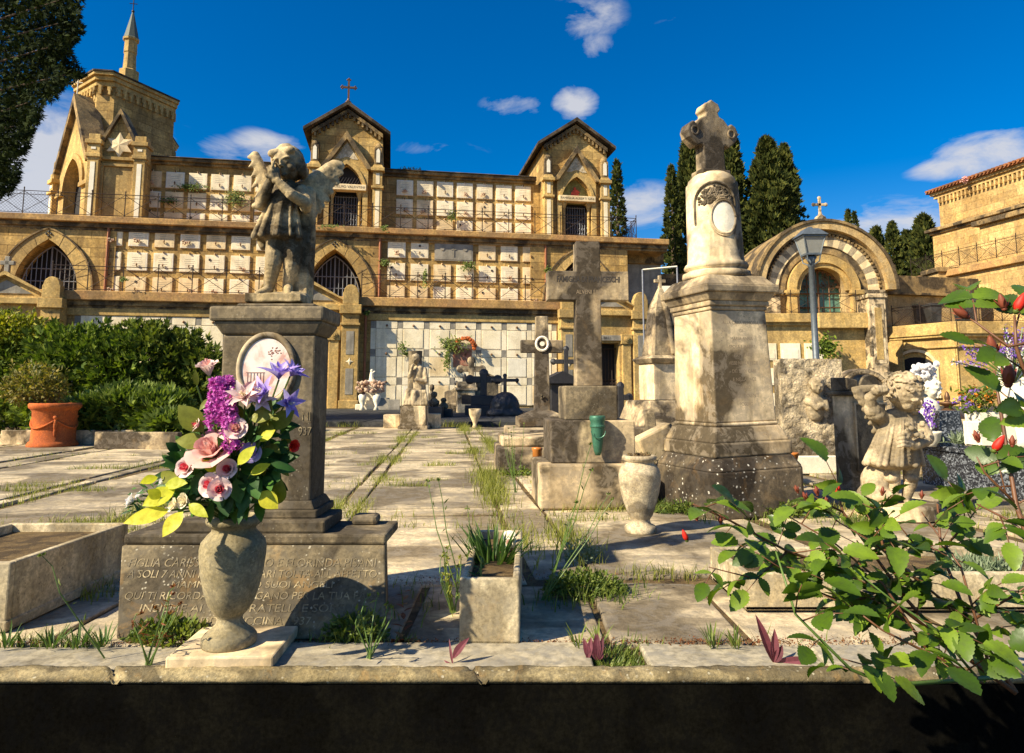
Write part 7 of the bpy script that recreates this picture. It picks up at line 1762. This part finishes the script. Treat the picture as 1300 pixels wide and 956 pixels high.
def rose_flower(parent, c, d, R, mo, mc=None, seed=1, name='rose', n=(3,5,6,7), openness=.55):
    """layered rose: outer petals open, inner ones wrapped"""
    a, d, b = frame(d); c = Vector(c); r = random.Random(seed)
    M = Matrix(((a.x,b.x,d.x,c.x),(a.y,b.y,d.y,c.y),(a.z,b.z,d.z,c.z),(0,0,0,1))); mo_ = MB(); mi_ = MB()
    for li, k in enumerate(n):
        f = (li+1)/len(n); rad0 = R*.16*f; tilt = f*openness*1.35; h = R*(1.05-.12*f)
        for j in range(k):
            t0 = 2*pi*j/k+li*.7+r.uniform(-.12,.12); wA = 2*pi/k*.72+.15; vs = []; NU, NV = 6, 5
            for u in range(NU):
                for v in range(NV):
                    uu = u/(NU-1)*2-1; vv = v/(NV-1); ang = t0+uu*wA*(.55+.45*sin(pi*min(1,vv*1.1+.1)))
                    q = rad0*(.4+.6*vv)+R*.9*f*(vv**1.5)*sin(tilt)+R*.10*(1-uu*uu)*sin(pi*vv); z = h*vv*cos(tilt*.9)*(1-.10*uu*uu)
                    if vv > .8 and f > .4: z -= R*.12*f; q += R*.10*f
                    vs.append((q*cos(ang), q*sin(ang), z+R*.02*r.uniform(-1,1)*vv))
            fs = [(u*NV+v, (u+1)*NV+v, (u+1)*NV+v+1, u*NV+v+1) for u in range(NU-1) for v in range(NV-1)]
            (mi_ if (mc and f < .6) else mo_).add(vs, fs, M)
    g_ = mo_ if not mc else mo_; o = part(name, g_, mo, parent, smooth=True)
    if mc: part('inner_petals', mi_, mc, o, smooth=True)
    return o
# main bush, rooted at the lower right
RB = Vector((1.05, 1.56, -.2))
stems = [
 ([(1290,880,1.55),(1200,815,1.6),(1150,760,1.65),(1070,650,1.7),(1065,630,1.7)], .006, False),
 ([(1200,815,1.6),(1090,730,1.66),(1000,700,1.62),(925,660,1.55),(880,640,1.5)], .0045, False),
 ([(1290,880,1.55),(1230,790,1.66),(1195,700,1.72),(1190,640,1.75)], .006, False),
 ([(1260,860,1.55),(1130,870,1.5),(1080,850,1.46),(1010,780,1.45),(985,700,1.5)], .005, True),
 ([(1070,650,1.7),(1050,640,1.68),(1030,628,1.66)], .003, False),
 ([(1150,760,1.65),(1120,690,1.62),(1110,640,1.66)], .004, False),
 ([(1195,700,1.72),(1230,660,1.7),(1245,640,1.68)], .003, False),
 ([(1230,790,1.66),(1280,760,1.6),(1310,740,1.55)], .004, False),
 ([(1000,700,1.62),(960,735,1.58),(900,720,1.54)], .003, False),
 ([(1150,760,1.65),(1060,760,1.6),(1010,740,1.58)], .004, False),
 ([(1240,860,1.5),(1180,830,1.5),(1120,800,1.52),(1080,770,1.54)], .004, False),
 ([(1195,700,1.72),(1160,690,1.66),(1140,665,1.64)], .003, False),
 ([(1180,830,1.52),(1120,740,1.6),(1060,690,1.62),(1000,655,1.6)], .0035, False),
 ([(1230,790,1.64),(1170,740,1.6),(1110,690,1.6),(1060,660,1.6)], .0035, False),
 ([(1240,860,1.5),(1190,800,1.52),(1130,760,1.52),(1080,720,1.52)], .0035, True),
 ([(1260,860,1.52),(1220,720,1.6),(1170,650,1.66)], .0035, False)]
rb = rosebush('large rose bush with glossy green leaves and red buds, lower right foreground', RB, stems, 5, .063, 6.6)
for (px, py, Y, dx, s, op) in ((1064,628,1.7,-.1,.020,True),(1038,628,1.66,-.25,.014,False),(1024,634,1.64,-.5,.013,False),(1120,628,1.66,.1,.013,False),(1050,640,1.66,-.2,.012,False),(1013,625,1.64,-.4,.012,False),(1170,632,1.7,.05,.012,False),(872,686,1.5,-.4,.016,True),(915,664,1.54,-.1,.013,False),(885,660,1.5,-.3,.012,False)):
    bud(rb, P(px, py, Y), Vector((dx, -.1, 1)), s, op, RB); 
# second, nearer stems at the right edge
RC = Vector((.98, 1.12, -.35))
stems = [([(1330,760,1.15),(1290,640,1.2),(1270,520,1.25),(1262,470,1.25)], .005, False), ([(1330,430,1.0),(1280,440,1.02),(1240,410,1.04),(1230,404,1.05)], .003, False),
 ([(1330,560,1.05),(1290,440,1.05),(1288,400,1.05)], .004, False), ([(1290,640,1.2),(1250,600,1.22),(1240,580,1.22)], .003, False), ([(1330,700,1.1),(1280,660,1.15),(1240,640,1.2)],.003,False)]
rc_ = rosebush('second rose bush with dark closed buds rising at the right picture edge', RC, stems, 12, .056, 3.2)
for (px, py, Y, d, s, op) in ((1228,402,1.05,(-.9,-.1,.45),.017,False),(1262,450,1.25,(-.3,-.2,.9),.024,False),(1280,488,1.2,(-.1,-.3,1),.026,False),(1290,395,1.05,(.3,-.2,.8),.02,True),(1275,392,1.05,(-.3,-.1,1),.016,False),(1262,572,1.2,(.3,-.2,.6),.02,True),(1242,560,1.22,(-.3,0,1),.013,False),(1285,566,1.2,(.1,0,1),.012,False)):
    bud(rc_, P(px, py, Y), Vector(d), s, op, RC)
# lavender bunch + white vase + orange flowers on the granite tomb
c = P(1302, 545, 5.2); o = thing('white_vase', 'large white vase with lavender bunch at the right picture edge', 'vase', (c.x+.05, 5.3, .384)); H = P(1285,462,5.3).z-.384
m = MB(); m.lathe([(0,0),(.10,0),(.09,.05),(.12,H*.4),(.15,H*.75),(.12,H),(.10,H),(0,H-.05)], 24); part('body', m, M_WHITE, o, smooth=True)
lb = thing('lavender_bunch', 'bunch of purple lavender and white blossom in the large white vase', 'flowers', (c.x-.05, 5.2, .384+H-.1)); m = MB(); mw = MB(); st = MB(); r = random.Random(15)
for i in range(46):
    a = r.uniform(-1.5, 1.3); e = Vector((sin(a)*r.uniform(.15,.46), r.uniform(-.2,.15), .1+abs(cos(a))*r.uniform(.1,.34))); st.tube([(0,0,-.05), e*.6, e], .004, 4)
    tgt = m if i % 3 else mw
    for k in range(26):
        q = e*(1-.42*k/26)+rvec(r)*.016; leaf(tgt, q, rvec(r), .022, .014, rvec(r), n=2)
for (px, py) in ((1208,511),(1222,518),(1232,498)):
    e = P(px, py, 5.1)-lb.location; st.tube([(0,0,0), e*.5+Vector((0,0,.02)), e], .003, 4)
    for k in range(26): leaf(m, e*(1-.2*k/26)+rvec(r)*.012, rvec(r), .02, .012, rvec(r), n=2)
part('stems', st, M_STEMG, lb); part('lavender_florets', m, PT_PURP, lb); part('white_florets', mw, PT_WHITE, lb)
c = P(1250, 515, 6.0); ob = thing('orange_flowers', 'orange flowers with dark leaves in the rear white planter', 'flowers', (c.x, 6.05, .6)); m = MB(); l = MB()
for i in range(170):
    v = rvec(r); p = Vector((v.x*.13-.02, v.y*.1, .08+v.z*.08+.09)); (rv := rvec(r)); leaf(m if r.random() < .45 else l, p, rv, .04, .024, rvec(r), n=2)
for i in range(200): leaf(l, (r.gauss(0,.09), r.gauss(0,.06), r.uniform(0,.2)), rvec(r)+Vector((0,0,.6)), .06, .02, rvec(r), n=2)
part('orange_florets', m, PT_ORAN, ob); part('leaves', l, F_BUSH, ob)
c = P(1222, 553, 5.7); plant('succulent_clump', 'grey-green spiky clump on the granite tomb left of the white planters', (c.x, 5.7, .384), lambda m: [leaf(m, (r3.gauss(0,.04), r3.gauss(0,.03), 0), rvec(r3)+Vector((0,0,.9)), r3.uniform(.06,.12), .012, rvec(r3), .5, .1) for i in range(160)], F_GLAU)

# ------------------------------------------------------------------ silk bouquet in the front vase
BO = VS.location+Vector((0,0,.375)); bq = thing('silk_bouquet', 'large bouquet of silk roses, magenta hyacinths, lilac lilies and leaves in the front vase', 'bouquet', BO)
def Bq(px, py, Y): return P(px, py, Y)-BO
st = MB(); r = random.Random(99)
def stemto(e): st.tube([(0,0,-.02), Vector(e)*.5+Vector((0,0,.02)), e], .0028, 5)
for i, (px, py, Y, R, d, mo, mc, opn, nm) in enumerate((
 (264,468,2.05,.042,(-.1,-.35,1),PT_PALE,PT_PINK,.30,'long_rose'), (268,572,1.93,.058,(-.1,-.8,.75),PT_PINK,None,.62,'large_rose'),
 (237,594,1.93,.030,(-.2,-.9,.3),PT_PALE,PT_CORE,.45,'small_rose'), (289,596,1.92,.029,(.1,-.95,.3),PT_PALE,PT_CORE,.45,'small_rose'), (268,616,1.90,.032,(-.25,-.95,.2),PT_PALE,PT_CORE,.5,'small_rose'), (279,621,1.89,.030,(.3,-.95,.1),PT_PALE,PT_CORE,.5,'small_rose'),
 (235,636,1.9,.026,(-.5,-.9,.2),PT_CREAM,None,.32,'cream_bud'), (222,642,1.9,.024,(-.7,-.7,.4),PT_CREAM,None,.32,'cream_bud'), (208,612,1.95,.02,(-.8,-.4,.6),PT_WHITE,None,.3,'white_bud'), (355,592,2.1,.026,(.8,-.5,.3),PT_PEACH,None,.3,'peach_bud'),
 (166,636,1.95,.020,(-.9,-.4,.3),PT_WHITE,None,.5,'white_bud'), (178,629,1.97,.016,(-.6,-.5,.6),PT_WHITE,None,.4,'white_bud'), (322,497,1.95,.030,(.4,-.6,.7),PT_PINK,None,.5,'small_rose'), (372,566,2.0,.020,(.7,-.5,0),PT_RED,None,.4,'red_bloom'), (300,545,1.92,.030,(.2,-.9,.4),PT_PALE,PT_PINK,.5,'small_rose'), (318,575,1.95,.028,(.5,-.8,.2),PT_LILAC,None,.5,'lilac_rose'), (250,540,1.95,.022,(-.6,-.7,.4),PT_PALE,PT_CORE,.4,'small_rose'))):
    e = Bq(px, py, Y); stemto(e); R *= 1.28; rose_flower(bq, e-Vector(d).normalized()*R*.4, d, R, mo, mc, i, nm, openness=opn)
# lilies
def lily(px, py, Y, d, R, mat, mat2, seed, nm='lily', n=6):
    rr = random.Random(seed); e = Bq(px, py, Y); stemto(e); m = MB(); a, dd, b = frame(d)
    for k in range(n):
        t = 2*pi*k/n; o_ = a*cos(t)+b*sin(t); leaf(m, e, dd*1.0+o_*.62+rvec(rr)*.1, R*1.5, R*.62, dd-o_*.6, .5, .45)
        leaf(m, e, dd*1.2+(a*cos(t+.5)+b*sin(t+.5))*.3, R*1.2, R*.5, dd-o_*.6, .5, .25)
    o = part(nm, m, mat, bq, smooth=True); m = MB()
    for k in range(5): m.tube([e, e+dd*R*.9+rvec(rr)*R*.2], .0015, 4)
    part('stamens', m, mat2, o)
lily(354,482,1.98,(.1,-.3,1),.045,PT_LILAC,PT_CREAM,1); lily(368,478,2.02,(.7,-.2,.8),.036,PT_LILAC,PT_CREAM,2); lily(340,500,1.95,(-.4,-.7,.3),.038,PT_LILAC,PT_CREAM,3); lily(362,512,2.0,(.8,-.6,.1),.036,PT_LILAC,PT_CREAM,4)
lily(312,506,1.93,(0,-.9,.5),.036,PT_PALE,PT_CREAM,5,'pink_lily'); lily(330,510,1.95,(.5,-.8,.3),.032,PT_PALE,PT_CREAM,6,'pink_lily'); lily(302,508,1.95,(-.4,-.8,.5),.03,PT_PALE,PT_CREAM,7,'pink_lily')
# hyacinths
def hya(px0, py0, px1, py1, Y, R, seed):
    rr = random.Random(seed); A = Bq(px0, py0, Y); Bp = Bq(px1, py1, Y); stemto(A); m = MB()
    for i in range(150):
        t = rr.random(); v = rvec(rr); v.y = -abs(v.y) if rr.random() < .6 else v.y; c = A.lerp(Bp, t)+v*R*(1-.35*t)*.8
        for k in range(5):
            ax = rvec(rr); leaf(m, c, v*.55+ax*.85, .014, .007, v, .2, .2, n=2)
    part('hyacinth', m, PT_MAG, bq)
hya(296,568,288,498,1.93,.030,1); hya(272,540,277,482,1.95,.028,2); hya(284,528,282,500,1.96,.034,3); hya(286,498,291,484,1.98,.02,4)
# leaves of the bouquet
yl = MB(); ol = MB(); dg = MB()
def BL(mb, px, py, Y, qx, qy, QY, W, up=(0,-1,.5), curl=.12): 
    A = Bq(px, py, Y); E = Bq(qx, qy, QY); d = E-A; leaf(mb, A, d, d.length, W, up, .18, curl); stemto(A)
for a in ((222,622,1.92,180,640,1.88,.055),(215,648,1.9,155,662,1.86,.045),(232,650,1.89,205,680,1.85,.045),(240,640,1.88,262,655,1.85,.03),(200,606,1.95,178,612,1.92,.03),(302,590,1.9,322,566,1.9,.035),(318,602,1.92,342,588,1.92,.03),(330,625,1.94,352,645,1.93,.05),(210,615,1.93,235,612,1.9,.035),(275,598,1.93,258,585,1.9,.03),(204,632,1.9,188,622,1.88,.03),(330,560,1.93,348,545,1.93,.03)): BL(yl, *a)
for a in ((258,548,1.95,226,514,1.93,.062),(262,562,1.95,222,558,1.93,.050),(222,600,1.96,207,612,1.93,.055),(330,540,1.95,342,508,1.93,.055),(345,545,1.97,372,520,1.98,.058),(338,560,1.97,338,530,1.96,.05),(352,640,1.97,356,610,1.95,.05),(318,530,1.94,345,528,1.92,.04),(250,490,2.02,247,470,2.0,.02),(268,505,2.02,252,520,2.0,.02)): BL(ol, *a)
for i in range(210):
    a = r.uniform(0, 2*pi); q = r.random()**.5; px = 288+q*72*cos(a); py = 598+q*46*sin(a); Y = 2.0+r.uniform(-.05,.1); p = Bq(px, py, Y); leaf(dg, p, Vector((cos(a)*.8, r.uniform(-.8,.3), -sin(a)*.6+.1))+rvec(r)*.5, r.uniform(.04,.075), r.uniform(.02,.035), (0,-1,.6), .2, .2)
for i in range(120):
    a = r.uniform(0, 2*pi); q = r.random()**.5; px = 312+q*46*cos(a); py = 560+q*62*sin(a); p = Bq(px, py, 2.02+r.uniform(-.03,.07)); leaf(dg if r.random() < .7 else ol, p, Vector((cos(a)*.8, r.uniform(-.8,.3), -sin(a)*.8+.2))+rvec(r)*.5, r.uniform(.035,.065), r.uniform(.02,.032), (0,-1,.6), .3, .3)
for i in range(60):
    p = Bq(r.uniform(165,235), r.uniform(615,655), 1.95); leaf(dg, p, Vector((-.9,-.2,.3))+rvec(r)*.6, .03, .007, (0,-1,.5), n=2)
for (px, py) in ((275,660),(285,672),(300,655),(320,650),(255,645),(312,668)): BL(dg, px, py-46, 1.95, px+r.uniform(-8,8), py-17, 1.92, .045)
part('stems', st, M_STEMG, bq); 
# individual large leaves as a group mesh per colour
part('yellow_leaves', yl, F_ARTY, bq, smooth=True); part('olive_leaves', ol, F_ARTO, bq, smooth=True); part('dark_leaves', dg, F_ART, bq, smooth=True)
for o_ in [o for o in COL.objects if o.name in ('yellow_leaves','olive_leaves','dark_leaves')]: pass
